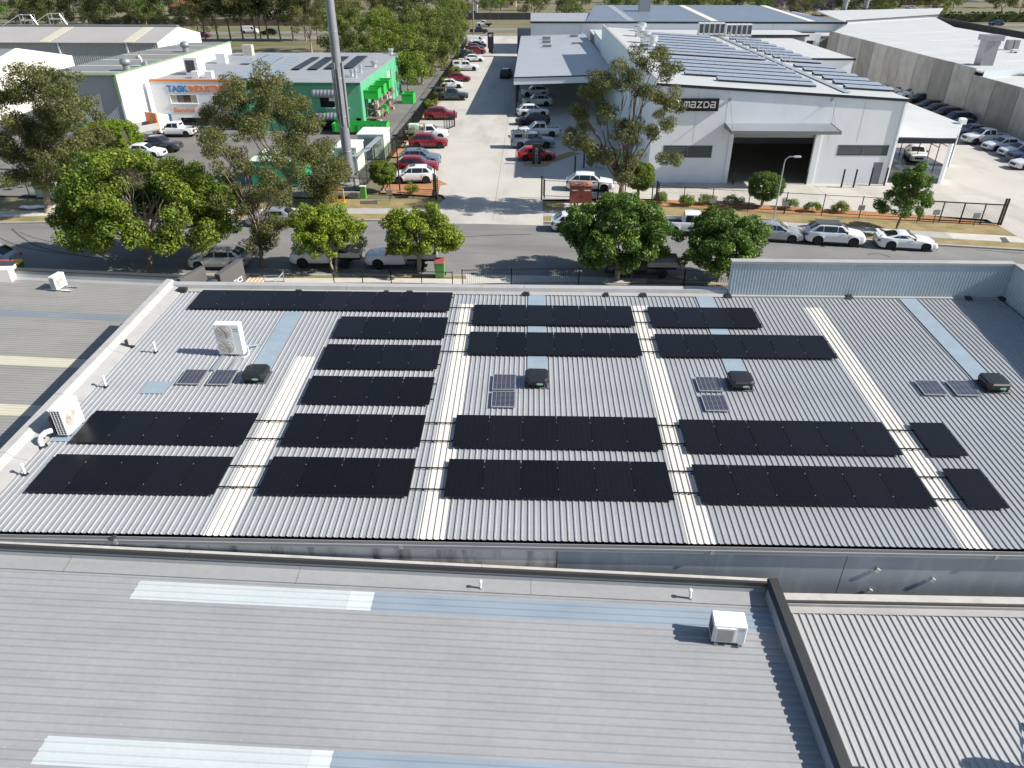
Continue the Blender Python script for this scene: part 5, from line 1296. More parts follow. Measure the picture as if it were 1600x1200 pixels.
# ================================================================== vehicles
def paint(name, col, metal=0.0, rough=0.3):
    if name in MATS: return MATS[name]
    m = bpy.data.materials.new(name); m.use_nodes = True; b = m.node_tree.nodes['Principled BSDF']
    b.inputs['Base Color'].default_value = (*col, 1); b.inputs['Roughness'].default_value = rough; b.inputs['Metallic'].default_value = metal
    b.inputs['Coat Weight'].default_value = 0.7; b.inputs['Coat Roughness'].default_value = 0.06
    MATS[name] = m; return m
PAINT = dict(white=paint('white_car_paint', (0.72, 0.73, 0.74)), silver=paint('silver_car_paint', (0.40, 0.42, 0.44), 0.5), red=paint('deep_red_car_paint', (0.22, 0.008, 0.014), 0.15),
             brightred=paint('bright_red_car_paint', (0.42, 0.010, 0.016), 0.1), black=paint('black_car_paint', (0.010, 0.010, 0.012)), blue=paint('navy_car_paint', (0.02, 0.035, 0.085), 0.3),
             grey=paint('charcoal_car_paint', (0.055, 0.065, 0.075), 0.4), bluegrey=paint('steel_blue_car_paint', (0.20, 0.255, 0.30), 0.4), purple=paint('plum_car_paint', (0.030, 0.012, 0.030), 0.3),
             slate=paint('slate_blue_car_paint', (0.22, 0.27, 0.34), 0.5))
M_CGL = paint('car_glass', (0.010, 0.012, 0.014), 0, 0.05)
M_TYRE = mat('tyre_rubber', (0.012, 0.012, 0.012), 0.8, 0, 0)
M_RIM = mat('alloy_rim', (0.32, 0.33, 0.34), 0.35, 0.6, 0)
M_RIMB = mat('black_rim', (0.02, 0.02, 0.021), 0.4, 0.2, 0)
M_TRIM = mat('car_trim', (0.018, 0.018, 0.019), 0.6, 0, 0)
M_HEAD = mat('headlight', (0.55, 0.58, 0.60), 0.1, 0.2, 0)
M_TAIL = mat('tail_light', (0.30, 0.008, 0.01), 0.2, 0, 0)
M_TRAY = mat('alloy_tray', (0.42, 0.42, 0.41), 0.45, 0.3, 0.08, 3)
M_TRAYF = mat('worn_tray_floor', (0.26, 0.23, 0.19), 0.7, 0, 0.2, 3)
KIND = {
    # L, W, H, wheel r, axles, hood(front z, cowl z), belt, deck z, windscreen base/top x, rear top/base x, ground clearance
    'suv': dict(L=4.60, W=1.85, H=1.65, r=0.36, ax=(1.38, -1.32), hood=(0.86, 1.04), belt=1.07, deck=1.09, xa=1.08, xb=0.36, xc=-1.38, xd=-2.14, zl=0.25),
    'hatch': dict(L=4.30, W=1.77, H=1.47, r=0.32, ax=(1.32, -1.28), hood=(0.72, 0.93), belt=0.95, deck=0.98, xa=1.12, xb=0.38, xc=-1.25, xd=-1.95, zl=0.20),
    'sedan': dict(L=4.65, W=1.79, H=1.45, r=0.32, ax=(1.38, -1.34), hood=(0.70, 0.92), belt=0.94, deck=0.99, xa=1.12, xb=0.36, xc=-1.00, xd=-1.72, zl=0.19),
    'sports': dict(L=4.50, W=1.83, H=1.27, r=0.33, ax=(1.32, -1.25), hood=(0.62, 0.86), belt=0.88, deck=0.96, xa=0.72, xb=-0.02, xc=-0.75, xd=-1.75, zl=0.16),
    'van': dict(L=5.0, W=1.92, H=1.98, r=0.34, ax=(1.65, -1.45), hood=(0.98, 1.20), belt=1.15, deck=1.16, xa=1.92, xb=1.10, xc=-2.40, xd=-2.48, zl=0.22),
    'ute': dict(L=5.30, W=1.86, H=1.80, r=0.38, ax=(1.62, -1.52), hood=(0.98, 1.14), belt=1.17, deck=1.15, xa=1.24, xb=0.58, xc=-0.72, xd=-0.86, zl=0.34),
    'tray': dict(L=5.30, W=1.82, H=1.78, r=0.38, ax=(1.66, -1.45), hood=(0.98, 1.13), belt=1.15, deck=1.13, xa=1.34, xb=0.74, xc=-0.15, xd=-0.26, zl=0.34),
}
def sm(a, b, x):
    t = min(1, max(0, (x - a) / (b - a))) if a != b else float(x > a); return t * t * (3 - 2 * t)
CAR_CACHE = {}
def car_meshes(kind):
    if kind in CAR_CACHE: return CAR_CACHE[kind]
    k = KIND[kind]; L, W, H, r, zl = k['L'], k['W'], k['H'], k['r'], k['zl']; xf, xr = L / 2, -L / 2
    if kind == 'tray': xr = k['xd'] - 0.08
    ra = r + 0.065
    xs = set(np.linspace(xr, xf, 22).tolist()) | {xf - .03, xf - .10, xf - .22, xr + .03, xr + .10}
    for ax in k['ax']:
        for t in np.linspace(0, math.pi, 11): xs.add(ax + ra * math.cos(t))
    bed = None
    if kind == 'ute':
        bed = (xr + 0.10, k['xd'] - 0.06); xs |= {bed[0] - .001, bed[0], bed[1], bed[1] + .001}
    xs = sorted(x for x in xs if xr - 1e-6 <= x <= xf + 1e-6)
    def top(x):
        if x >= k['xa']:
            t = (x - k['xa']) / (xf - k['xa']); return k['hood'][1] + (k['hood'][0] - k['hood'][1]) * (t ** 1.6) - 0.10 * sm(0.9, 1.0, t)
        if x >= k['xd']: return k['belt'] + (k['deck'] - k['belt']) * (k['xa'] - x) / (k['xa'] - k['xd'])
        return k['deck'] - 0.05 * sm(k['xd'], -L / 2, x) * 0 - 0.08 * sm(xr + .25, xr, x)
    def low(x):
        z = zl + 0.06 * sm(xf - .5, xf, x) + 0.10 * sm(xr + .5, xr, x)
        for ax in k['ax']:
            d = abs(x - ax)
            if d < ra: z = max(z, r + math.sqrt(max(0, ra * ra - d * d)))
        return z
    def wid(x):
        t = abs(x) / (L / 2); w = W / 2 * (1 - 0.10 * max(0, t - .55) / .45 - 0.12 * sm(.9, 1, t)); return w
    v = []; f = []
    for x in xs:
        w = wid(x); zt = top(x); z0 = min(low(x), zt - .12); e = sm(xf - .12, xf, x); e2 = sm(xr + .10, xr, x)
        zt2 = zt - .10 * e; inb = bed and bed[0] <= x <= bed[1]
        zm = z0 + (zt2 - z0) * .5
        flare = 0.02 if any(abs(x - ax) < ra + .05 for ax in k['ax']) else 0
        half = [(w * .95 + flare, z0), (w + flare, z0 + (zm - z0) * .35), (w * 1.0, zm), (w * .985, zt2 - .09), (w * .945, zt2 - .02)]
        if inb: half += [(w * .90, zt2 - .02), (w * .88, zt2 - .46), (0, zt2 - .46)]
        else: half += [(w * .86, zt2 + .008), (w * .55, zt2 + .028), (0, zt2 + .035)]
        row = [(x, y, z) for y, z in half] + [(x, -y, z) for y, z in half[-2::-1]]
        v += row
    n = 15
    for i in range(len(xs) - 1):
        for j in range(n - 1):
            a = i * n + j; f.append((a, a + n, a + n + 1, a + 1))
    f.append(tuple(range(n))); f.append(tuple(range(len(v) - 1, len(v) - n - 1, -1)))
    b = MB(); b.v = v; b.f = f
    # greenhouse
    zr = H; xa, xb, xc, xd = k['xa'], k['xb'], k['xc'], k['xd']; wb = W / 2 * .93; wr = W / 2 * (.74 if kind != 'van' else .86)
    def belt(x): return top(x) - 0.01
    def gt(x):
        if x > xb: t = (xa - x) / (xa - xb); return belt(x) + (zr - .03 - belt(x)) * (t ** .92)
        if x < xc: t = (x - xd) / max(.01, xc - xd); return belt(x) + (zr - .06 - belt(x)) * (t ** .85)
        t = (x - xc) / (xb - xc); return zr - .06 + .06 * math.sin(math.pi * (0.15 + .75 * t)) - (.03 * t ** 6)
    gx = sorted(set([xa, xa - .02] + np.linspace(xa, xb, 6).tolist() + np.linspace(xb, xc, 8).tolist() + np.linspace(xc, xd, 6).tolist()), reverse=True)
    gv = []; gf = []
    def gw(x, z):
        tt = (z - belt(x)) / (zr - belt(x)); ww = wb + (wr - wb) * tt
        tp = 1 - .07 * sm(xb, xa, x) - .09 * sm(xc, xd, x); return ww * tp
    for x in gx:
        z1 = gt(x); zb_ = belt(x) - .03
        ws = gw(x, z1)
        half = [(wb * (1 - .07 * sm(xb, xa, x) - .09 * sm(xc, xd, x)), zb_), (gw(x, zb_ + (z1 - zb_) * .5), zb_ + (z1 - zb_) * .5), (ws + .005, z1 - .045), (ws * .93, z1 - .008), (ws * .5, z1 + .015), (0, z1 + .02)]
        gv += [(x, y, z) for y, z in half] + [(x, -y, z) for y, z in half[-2::-1]]
    n = 11
    for i in range(len(gx) - 1):
        for j in range(n - 1):
            a = i * n + j; gf.append((a, a + 1, a + n + 1, a + n))
    b.add(gv, gf)
    body = b.mesh('body', None, True, 32); body.materials.append(PAINT['white'])
    out = [('body', body, None)]
    # glass
    def patch(xi, y0f, off):
        m = MB(); ny = 7
        for x in xi:
            z = gt(x) + .012; 
            for j in range(ny):
                s = -1 + 2 * j / (ny - 1); w_ = gw(x, gt(x)) * y0f; m.v.append((x + off, s * w_, z + .018 * (1 - s * s) + .004 - .02 * abs(s) ** 4))
        for i in range(len(xi) - 1):
            for j in range(ny - 1):
                a = i * ny + j; m.f.append((a, a + ny, a + ny + 1, a + 1))
        return m
    out.append(('windscreen', patch(np.linspace(xa - .10, xb + .06, 5).tolist(), .90, .012).mesh('windscreen', M_CGL, True), None))
    if kind not in ('van',):
        if kind in ('ute', 'tray'): out.append(('rear_window', MB().add([(xd - .012 + (xc - xd) * .25, y, z) for y, z in ((wb * .62, belt(xd) + .12), (-wb * .62, belt(xd) + .12))] + [(xd - .02 + (xc - xd) * .8, y, z) for y, z in ((-wr * .72, zr - .16), (wr * .72, zr - .16))], [(3, 2, 1, 0)]).mesh('rear_window', M_CGL), None))
        else: out.append(('rear_window', patch(np.linspace(xc - .03, xd + .16, 5).tolist()[::-1][::-1], .86, -.012).mesh('rear_window', M_CGL, True), None))
    def side(s, xb0, xb1, xt0, xt1):
        m = MB()
        if 1:
            pts = []
            for (x, hi) in ((xb0, 0), (xb1, 0), (xt1, 1), (xt0, 1)):
                z = min(belt(x) + .05, zr) if not hi else min(zr - .115, gt(x) - .07)
                pts.append((x, s * (gw(x, z) + .016), z))
            m.add(pts, [(0, 1, 2, 3) if s < 0 else (3, 2, 1, 0)])
        return m.mesh('side_window', M_CGL)
    if kind == 'van': wins = [(xa - .42, .78, xb + .02, .78)]
    elif kind == 'tray': wins = [(xa - .32, xd + .22, xb - .02, xd + .24)]
    elif kind == 'ute': wins = [(xa - .32, .06, xb - .03, .06), (-.02, xd + .20, -.02, xd + .26)]
    elif kind == 'sports': wins = [(xa - .30, -.72, xb - .05, -.72), (-.78, -1.25, -.78, -1.05)]
    elif kind == 'sedan': wins = [(xa - .34, .10, xb - .03, .10), (.02, -1.02, .02, -.88)]
    elif kind == 'hatch': wins = [(xa - .34, .06, xb - .03, .06), (-.02, -1.0, -.02, -1.0), (-1.06, -1.5, -1.06, -1.28)]
    else: wins = [(xa - .34, .08, xb - .03, .08), (0, -1.0, 0, -1.0), (-1.07, -1.72, -1.07, -1.40)]
    for wv in wins:
        for s in (1, -1): out.append(('side_window', side(s, *wv), None))
    # lower trim, floor, lights
    out.append(('underbody', MB().box(xr + .15, xf - .2, -W / 2 + .24, W / 2 - .24, zl - .02, min(k['belt'] - .12, zl + .55)).mesh('underbody', M_TRIM), None))
    for s in (1, -1): out.append(('sill', MB().box(k['ax'][1] + ra + .02, k['ax'][0] - ra - .02, s * (W / 2 - .03) - .035, s * (W / 2 - .03) + .035, zl - .03, zl + .09).mesh('sill', M_TRIM), None))
    tr = MB(); tr.box(xf - .14, xf - .02, -W * .40, W * .40, zl + .02, zl + .20); 
    if kind != 'tray': out.append(('rear_bumper', MB().box(xr + .0, xr + .13, -W * .40, W * .40, zl + .08, zl + .24).mesh('rear_bumper', M_TRIM), None))
    out.append(('front_bumper', tr.mesh('front_bumper', M_TRIM), None))
    zh = top(xf - .15) - .08
    out.append(('grille', MB().box(xf - .10, xf + .006, -W * .24, W * .24, zh - .24, zh - .02).mesh('grille', M_TRIM), None))
    for s in (1, -1):
        m = MB(); y0, y1 = sorted((s * W * .29, s * W * .44)); m.add([(xf - .02, y0 if s > 0 else y1, zh - .10), (xf - .34, s * W * .468, zh - .05), (xf - .34, s * W * .462, zh + .05), (xf - .06, y0 if s > 0 else y1, zh + .02)], [(0, 1, 2, 3), (3, 2, 1, 0)])
        out.append(('headlight', m.mesh('headlight', M_HEAD), None))
        if kind != 'tray':
            zt_ = top(xr + .1) - .12; hh = .30 if kind in ('ute', 'van') else .16
            y0, y1 = sorted((s * W * .34, s * W * .44)); out.append(('tail_light', MB().box(xr - .012, xr + .16, y0, y1 + 0, zt_ - hh, zt_).mesh('tail_light', M_TAIL), None))
        m = MB().mbox(Matrix.Translation((xa - .38, s * (W / 2 + .07), k['belt'] + .10)), .13, .20, .15); out.append(('mirror', m.mesh('mirror', PAINT['black']), None))
    # wheels
    wm = MB().lathe([(r * .62, -.105), (r * .93, -.11), (r, -.075), (r, .075), (r * .93, .11), (r * .62, .105)], n=22).mesh('wheel', M_TYRE, True, 40)
    rm = MB(); rm.lathe([(r * .63, 0.0), (r * .63, .098), (r * .58, .104), (r * .50, .07), (r * .12, .085)], n=22)
    rim = rm.mesh('rim', M_RIM, True, 40)
    sp = MB()
    for i in range(5):
        a = 6.283 * i / 5; sp.mbox(Matrix.Rotation(a, 4, 'Z') @ Matrix.Translation((r * .34, 0, .086)), r * .46, r * .14, .03)
    spk = sp.mesh('spokes', M_RIM)
    CAR_CACHE[kind] = (out, wm, rim, spk)
    return CAR_CACHE[kind]
def car(kind, colour, pos, head, label, extra=(), group=None, name=None, rimb=False):
    """head: compass of the nose in degrees, 0 = +X (right), 90 = away"""
    k = KIND[kind]; out, wm, rim, spk = car_meshes(kind)
    cat = {'suv': 'car', 'hatch': 'car', 'sedan': 'car', 'sports': 'car', 'van': 'van', 'ute': 'pickup truck', 'tray': 'flatbed truck'}[kind]
    nm = name or {'suv': 'parked_suv', 'hatch': 'parked_hatchback', 'sedan': 'parked_sedan', 'sports': 'parked_sports_car', 'van': 'parked_van', 'ute': 'parked_pickup', 'tray': 'parked_flatbed'}[kind]
    z = pos[2] if len(pos) > 2 else 0.0
    o = thing(nm, label, cat, (pos[0], pos[1], z), R(head), group)
    for n, me, _ in out:
        c = link_mesh(n, me, o, True)
        if n == 'body': c.material_slots[0].link = 'OBJECT'; c.material_slots[0].material = PAINT[colour]
    for ax in k['ax']:
        for s in (1, -1):
            w = link_mesh('wheel', wm, o, True, (ax, s * (k['W'] / 2 - .13), k['r']), (R(-90) * s, 0, 0))
            for nn, me in (('rim', rim), ('spokes', spk)):
                q = link_mesh(nn, me, w, True)
                if rimb: q.material_slots[0].link = 'OBJECT'; q.material_slots[0].material = M_RIMB
    W, H = k['W'], k['H']
    if 'tray' == kind:
        MB().box(-2.62, -.36, -.93, .93, .88, .98).build('tray_floor', M_TRAYF, o, True)
        for s in (1, -1): MB().box(-2.62, -.36, s * .95 - .02, s * .95 + .02, .90, 1.25).build('tray_side', M_TRAY, o, True)
        MB().box(-2.66, -2.625, -.95, .95, .90, 1.25).build('tailgate', M_TRAY, o, True)
        MB().box(-.35, -.31, -.93, .93, .90, 1.62).build('headboard', M_TRAY, o, True)
        MB().box(-2.55, -.4, -.35, .35, .50, .86).build('chassis', M_TRIM, o, True)
        for s in (1, -1): MB().box(-2.70, -2.662, s * .85 - .08, s * .85 + .08, .72, .85).build('tail_light', M_TAIL, o, True)
    if 'canopy' in extra:
        MB().cbox(-2.6, -.90, -.86, .86, 1.12, 1.86, .05).build('canopy', PAINT[colour], o, True); MB().box(-2.2, -1.3, -.875, .875, 1.35, 1.68).build('canopy_window', M_CGL, o, True)
    if 'trunkrack' in extra:
        m = MB()
        for i in range(5): m.box(-2.3 + i * .42, -2.24 + i * .42, -.7, .7, 1.93, 1.98)
        for s in (-.6, .6): m.box(-2.4, -.5, s - .03, s + .03, 1.88, 1.93)
        m.build('roof_rack', M_BLACKST, o, True)
    if 'blackroof' in extra:
        m = MB().prism([(.30, -.66), (.30, .66), (-1.55, .64), (-1.55, -.64)], H - .04, H + .034); m.build('roof_skin', PAINT['black'], o, True)
    if 'sunroof' in extra: MB().prism([(.22, -.42), (.22, .42), (-.30, .42), (-.30, -.42)], H - .03, H + .030).build('sunroof', M_CGL, o, True)
    if 'spoiler' in extra:
        m = MB().box(-2.22, -1.95, -.80, .80, 1.12, 1.15)
        for s in (-.6, .6): m.box(-2.15, -2.03, s - .03, s + .03, .90, 1.12)
        m.build('spoiler', PAINT[colour], o, True)
    if 'rails' in extra:
        m = MB()
        for s in (-1, 1): m.box(-1.5, .3, s * .60 - .02, s * .60 + .02, H + .0, H + .05)
        m.build('roof_rails', M_BLACKST, o, True)
    if 'racktop' in extra:
        m = MB()
        for i in range(6): m.box(-1.0 + i * .28, -.95 + i * .28, -.62, .62, H + .05, H + .09)
        m.build('roof_rack', M_BLACKST, o, True)
    if 'sportsbar' in extra:
        m = MB()
        for s in (-.78, .78): m.tube((-1.0, s, 1.1), (-.95, s, 1.62), .05, n=6); m.tube((-.95, s, 1.62), (-1.6, s, 1.15), .05, n=6)
        m.tube((-.95, -.78, 1.62), (-.95, .78, 1.62), .05, n=6); m.build('sports_bar', M_ALU, o, True)
    if 'toolbox' in extra:
        MB().cbox(-.95, -.38, -.88, .88, .99, 1.75, .03).build('toolbox', M_PLBLACK, o, True)
    if 'load' in extra:
        MB().cbox(-1.5, -.55, -.5, .5, .985, 1.2, .08).build('load', M_PLBLACK, o, True)
    if 'boxes' in extra:
        MB().cbox(-2.2, -1.0, -.8, .1, .99, 1.9, .02).build('crate', M_PALEGREEN, o, True); MB().cbox(-2.0, -.6, .15, .85, .99, 1.6, .02).build('crate', M_PALEGREEN, o, True)
    return o
def gp(x, y): p = G(x, y); return (p.x, p.y)
ZL = Z1 + 0.012
def lot(x, y): p = G(x, y, ZL); return (p.x, p.y, ZL)
# street, near side
car('hatch', 'silver', (-23.0, 50.3), 181, 'silver hatchback parked under the spreading tree beside the taupe sign walls')
car('tray', 'white', gp(513, 413), 180, 'white flatbed with black toolbox under the left small street tree', extra=('toolbox', 'load'))
car('tray', 'white', (-9.45, 50.75), 180, 'white single cab flatbed beside the green bin')
car('tray', 'black', gp(1000, 428), 180, 'black flatbed truck half hidden under the dark green street tree')
car('suv', 'silver', gp(-18, 418), 180, 'silver car cut off by the left edge behind the bins')
# street, far side
car('hatch', 'white', (4.0, 59.3), -1, 'white hatchback on the street behind the dark green tree')
car('ute', 'white', gp(1080, 364), -7, 'white dual cab pickup parked on the street facing right')
car('sedan', 'silver', (19.9, 57.4), -9, 'silver sedan on the street between the pickup and the black roofed car')
car('suv', 'white', gp(1300, 379), -9, 'white crossover with black roof parked on the street', extra=('blackroof',), rimb=True)
car('sports', 'white', gp(1412, 386), -9, 'white sports car with rear wing at the right end of the street', extra=('spoiler',))
car('sedan', 'silver', (-21.9, 60.1), 180, 'silver car on the far kerb behind the left gum tree')
# driveway, left bays
car('suv', 'white', lot(646, 284), 185, 'white car with sunroof nearest the street in the left bays', extra=('sunroof',), rimb=True)
car('suv', 'red', lot(652, 268), 4, 'dark red car right behind the nearest white one')
car('suv', 'slate', lot(657, 256), 3, 'slate blue wagon third from the street in the left bays', extra=('sunroof',))
car('suv', 'red', lot(670, 230), 2, 'dark red wagon beside the white flatbed')
car('tray', 'white', lot(668, 217), 3, 'white flatbed carrying pale green crates', extra=('boxes',))
car('suv', 'red', lot(689, 186), 3, 'dark red wagon at the shaded corner of the drive')
car('ute', 'grey', lot(706, 156), 2, 'charcoal dual cab pickup with canopy in the left bays', extra=('canopy',))
car('hatch', 'white', lot(705, 137), 3, 'white hatchback between charcoal pickup and red hatchback')
car('hatch', 'red', lot(717, 127), 3, 'red hatchback left of the driveway shadow')
car('ute', 'white', lot(728, 110), 2, 'white dual cab pickup farther up the left bays', extra=('canopy',))
car('hatch', 'white', lot(741, 96), 3, 'white hatchback behind the far white pickup')
car('suv', 'blue', lot(729, 90), 3, 'navy wagon in the far left bays')
car('suv', 'red', lot(744, 84), 3, 'red wagon in the far left bays next to the black sign')
car('sedan', 'grey', lot(742, 78), 3, 'charcoal sedan in the far left bays')
car('sedan', 'black', lot(746, 74), 3, 'black sedan beside the white van')
car('van', 'white', lot(744, 69), 2, 'white delivery van at the far end of the left bays')
car('suv', 'black', lot(791, 121), 80, 'dark car standing in the shade in the middle of the drive')
# driveway, right bays
car('hatch', 'brightred', lot(837, 249), 8, 'bright red hatchback beside the dark pylon sign')
car('ute', 'bluegrey', lot(832, 230), 5, 'blue grey pickup with canopy and roof rack', extra=('canopy', 'trunkrack'))
car('ute', 'white', lot(842, 213), 188, 'white pickup with roof rack in the right bays', extra=('racktop',))
car('sedan', 'purple', lot(832, 194), 187, 'dark plum sedan in the right bays')
car('suv', 'white', lot(832, 181), 7, 'white wagon at the edge of the carport shade')
car('suv', 'white', lot(839, 165), 186, 'white wagon just inside the carport')
car('suv', 'white', lot(836, 150), 187, 'white wagon deepest inside the carport')
car('suv', 'white', lot(921, 296), -4, 'white car by the gate behind the brown kiosk', rimb=False)
# wash bay and right lot
car('sedan', 'white', (43.6, 84.6, ZL), 255, 'white sedan inside the wash bay')
rl = [('tray', 'white', (1536, 224), 185, 'white truck at the left of the right lot row'), ('sedan', 'white', (1566, 234), 184, 'white sedan second from left in the right lot row'), ('sedan', 'white', (1592, 243), 184, 'white sedan third from left in the right lot row'),
      ('sedan', 'white', (1612, 263), 184, 'white sedan at the right edge, nearest of the right lot')]
car('ute', 'white', lot(1536, 224), 185, 'white pickup at the left of the sunlit row in the right lot')
for k_, c_, p_, h_, l_ in rl[1:]: car(k_, c_, lot(*p_), h_, l_)
for i, (px, c_, kd) in enumerate((((1515, 212), 'bluegrey', 'sedan'), ((1500, 203), 'blue', 'sedan'), ((1492, 194), 'blue', 'suv'), ((1476, 186), 'black', 'suv'), ((1462, 178), 'grey', 'sedan'), ((1450, 172), 'black', 'sedan'), ((1436, 163), 'black', 'suv'), ((1424, 155), 'white', 'suv'), ((1410, 149), 'white', 'sedan'), ((1397, 141), 'silver', 'suv'), ((1386, 134), 'white', 'sedan'))):
    car(kd, c_, lot(*px), 184, '%s car in the shaded row along the concrete wall, %s from the near end' % (dict(bluegrey='blue grey', blue='navy', black='black', grey='charcoal', white='white', silver='silver')[c_], ordn[i]))
car('suv', 'blue', lot(1606, 252), 184, 'navy car just entering at the right edge of the right lot')
# left yard
car('ute', 'grey', (G(250, 238).x, G(250, 238).y, .115), 2, 'charcoal pickup in the yard behind the yellow green hedge')
car('ute', 'white', (G(277, 214).x, G(277, 214).y, .115), 182, 'white pickup in front of the office windows')
car('sedan', 'white', (G(228, 246).x, G(228, 246).y, .115), 0, 'white car roof behind the spreading tree')
# far road
FARC = [('hatch', 'red', (318, 58), 0, 'red car on the far road beside the white gable'), ('van', 'white', (391, 52), 0, 'white van on the far road between tree trunks'), ('suv', 'black', (421, 54), 180, 'dark car on the far road right of the white van'),
        ('tray', 'white', (757, 41), 180, 'white flatbed on the far road at the end of the driveway'), ('suv', 'blue', (1556, 40), 180, 'navy wagon on the far road at upper right'), ('sedan', 'black', (1580, 24), 0, 'dark car on the farther lane at upper right'),
        ('sedan', 'silver', (1424, 15), 0, 'silver car by the houses at the top right'), ('ute', 'black', (748, 52), 10, 'dark pickup at the far end of the driveway')]
for k_, c_, p_, h_, l_ in FARC:
    q = G(*p_, .07); car(k_, c_, (q.x, q.y, .07), h_, l_)
tp = G(1505, 53, .1)
tc = thing('covered_trailer', 'faded red tarpaulin covered trailer beyond the white warehouse roof', 'trailer', (tp.x, tp.y, .1), R(15))
MB().add([(-3.2, -1.2, .5), (3.2, -1.2, .5), (3.2, 1.2, .5), (-3.2, 1.2, .5), (-2.8, -1.1, 2.6), (2.6, -1.1, 2.3), (2.6, 1.1, 2.3), (-2.8, 1.1, 2.6)], [(0, 3, 2, 1), (4, 5, 6, 7), (0, 1, 5, 4), (1, 2, 6, 5), (2, 3, 7, 6), (3, 0, 4, 7)]).build('tarpaulin', mat('faded_red_tarp', (0.55, 0.13, 0.13), 0.7, 0, 0.15, 1), tc, True)
for sx in (-.7, .7):
    for sy in (-1, 1): MB().tube((sx, sy - .1, .35), (sx, sy + .1, .35), .35, n=14).build('wheel', M_TYRE, tc, True)
# orange and white truck body in the left yard
ot = thing('tilt_truck', 'white and orange truck body leaning by the white wall in the left yard', 'truck', (-48.6, 91.5, .12), R(60))
MB().box(-2.2, 2.2, -1.1, 1.1, 1.0, 1.15).build('deck', M_STEEL, ot, True)
for s in (-1, 1): MB().box(-2.2, 2.2, s * 1.1 - .05, s * 1.1 + .05, 1.16, 1.9).build('side', M_TRAY, ot, True)
MB().box(2.2, 2.4, -1.1, 1.1, .8, 3.0).build('headboard', M_ORANGE, ot, True); MB().box(2.45, 4.0, -1.0, 1.0, .6, 2.6).build('cab', M_ACW, ot, True)
for sx in (-1.4, 3.1):
    for sy in (-1, 1): MB().tube((sx, sy - .12, .45), (sx, sy + .12, .45), .45, n=14).build('wheel', M_TYRE, ot, True)
# ================================================================== mast and equipment
MS = thing('mobile_mast', 'tall grey steel monopole mast rising out of the top of the picture', 'mast', (-18.2, 72.9, 0))
m = MB(); zs = [0.1, 3.3, 6.6, 10, 14, 18, 24, 30]
for a, b in zip(zs[:-1], zs[1:]): m.tube((0, 0, a), (0, 0, b), 0.50 - a * 0.0065, 0.50 - b * 0.0065, n=20)
m.build('shaft', mat('mast_grey_steel', (0.24, 0.25, 0.275), 0.45, 0.3, 0.08, 1.0), MS, True, smooth=True)
for z in (3.3, 6.6, 10, 14): MB().lathe([(0.50 - z * .0065 + .006, -.04), (0.50 - z * .0065 + .02, -.02), (0.50 - z * .0065 + .02, .02), (0.50 - z * .0065 + .006, .04)], c=(0, 0, z), n=20).build('joint_ring', M_STEEL, MS, True)
for k, (a, z0, z1) in enumerate(((-1.9, 5.6, 11.4), (-1.2, 5.9, 11.0), (-0.3, 5.6, 11.4), (0.4, 6.0, 11.2), (-2.6, 6.2, 10.8))):
    x, y = 0.55 * math.cos(a), 0.55 * math.sin(a)
    MB().mbox(Matrix.Translation((x, y, (z0 + z1) / 2)) @ Matrix.Rotation(a, 4, 'Z'), .10, .16, z1 - z0).build('antenna_strip', M_ALU if k % 2 else M_STEEL, MS, True)
MB().lathe([(1.1, 0), (1.1, .25), (.9, .3)], n=20).build('footing', M_KERB, MS, True)
def shelter(x0, x1, y0, y1, h, lab):
    o = thing('equipment_shelter', lab, 'equipment shelter', ((x0 + x1) / 2, y0, .1), 0, 'pale green equipment shelters by the mast')
    w = x1 - x0; d = y1 - y0
    MB().box(-w / 2, w / 2, 0, d, .2, h).build('walls', M_PALEGREEN, o, True); MB().box(-w / 2 - .08, w / 2 + .08, -.08, d + .08, h + .001, h + .1).build('roof', mat('shelter_white_roof', (0.72, 0.74, 0.72), 0.5), o, True)
    MB().box(-w / 2 + .1, w / 2 - .1, .1, d - .1, 0, .199).build('plinth', M_KERB, o, True)
    dr = MB().box(-w * .3, w * .12, -.05, -.002, .25, h - .3).build('door', mat('shelter_door', (0.12, 0.18, 0.16), 0.5), o, True); MB().box(w * .04, w * .08, -.09, -.051, 1.2, 1.3).build('handle', M_ALU, dr, True)
    MB().box(w * .18, w * .42, -.06, -.002, h - 1.0, h - .4).build('vent_box', M_ALU, o, True)
    for k in range(1, 5): MB().box(w / 2 + .001, w / 2 + .02, d * k / 5 - .02, d * k / 5 + .02, .25, h - .05).build('panel_rib', M_PALEGREEN, o, True)
shelter(-20.3, -18.0, 76.0, 79.6, 2.75, 'pale green equipment shelter right behind the mast foot')
shelter(-19.2, -16.3, 82.4, 86.2, 2.75, 'pale green equipment shelter farther behind the mast with a dark door')
ct = thing('cable_tray', 'grey cable tray running from the mast to the equipment shelters', 'cable tray', (-17.6, 73, 0.1))
def seg(a, b):
    a, b = Vector(a), Vector(b); d_ = b - a; ang = math.atan2(d_.y, d_.x)
    MB().mbox(Matrix.Translation((a + b) / 2) @ Matrix.Rotation(ang, 4, 'Z'), d_.length, .5, .10).build('tray', M_ALU, ct, True)
seg((-.1, .1, 2.6), (.75, 3.4, 2.6)); seg((.72, 3.3, 2.72), (1.0, 8.6, 2.72))
for p in ((.0, .8), (.55, 2.9), (.85, 5.2), (.95, 8.2)): MB().tube((p[0], p[1], 0), (p[0], p[1], 2.55), .05, n=6).build('post', M_STEEL, ct, True)
gc = thing('green_container', 'green steel container behind the left gum tree', 'container', (-27.6, 71.2, .1))
MB().box(0, 4.6, 0, 5.2, .15, 2.5).build('body', mat('sea_green_steel', (0.04, 0.36, 0.19), 0.5, 0, 0.08, 1), gc, True)
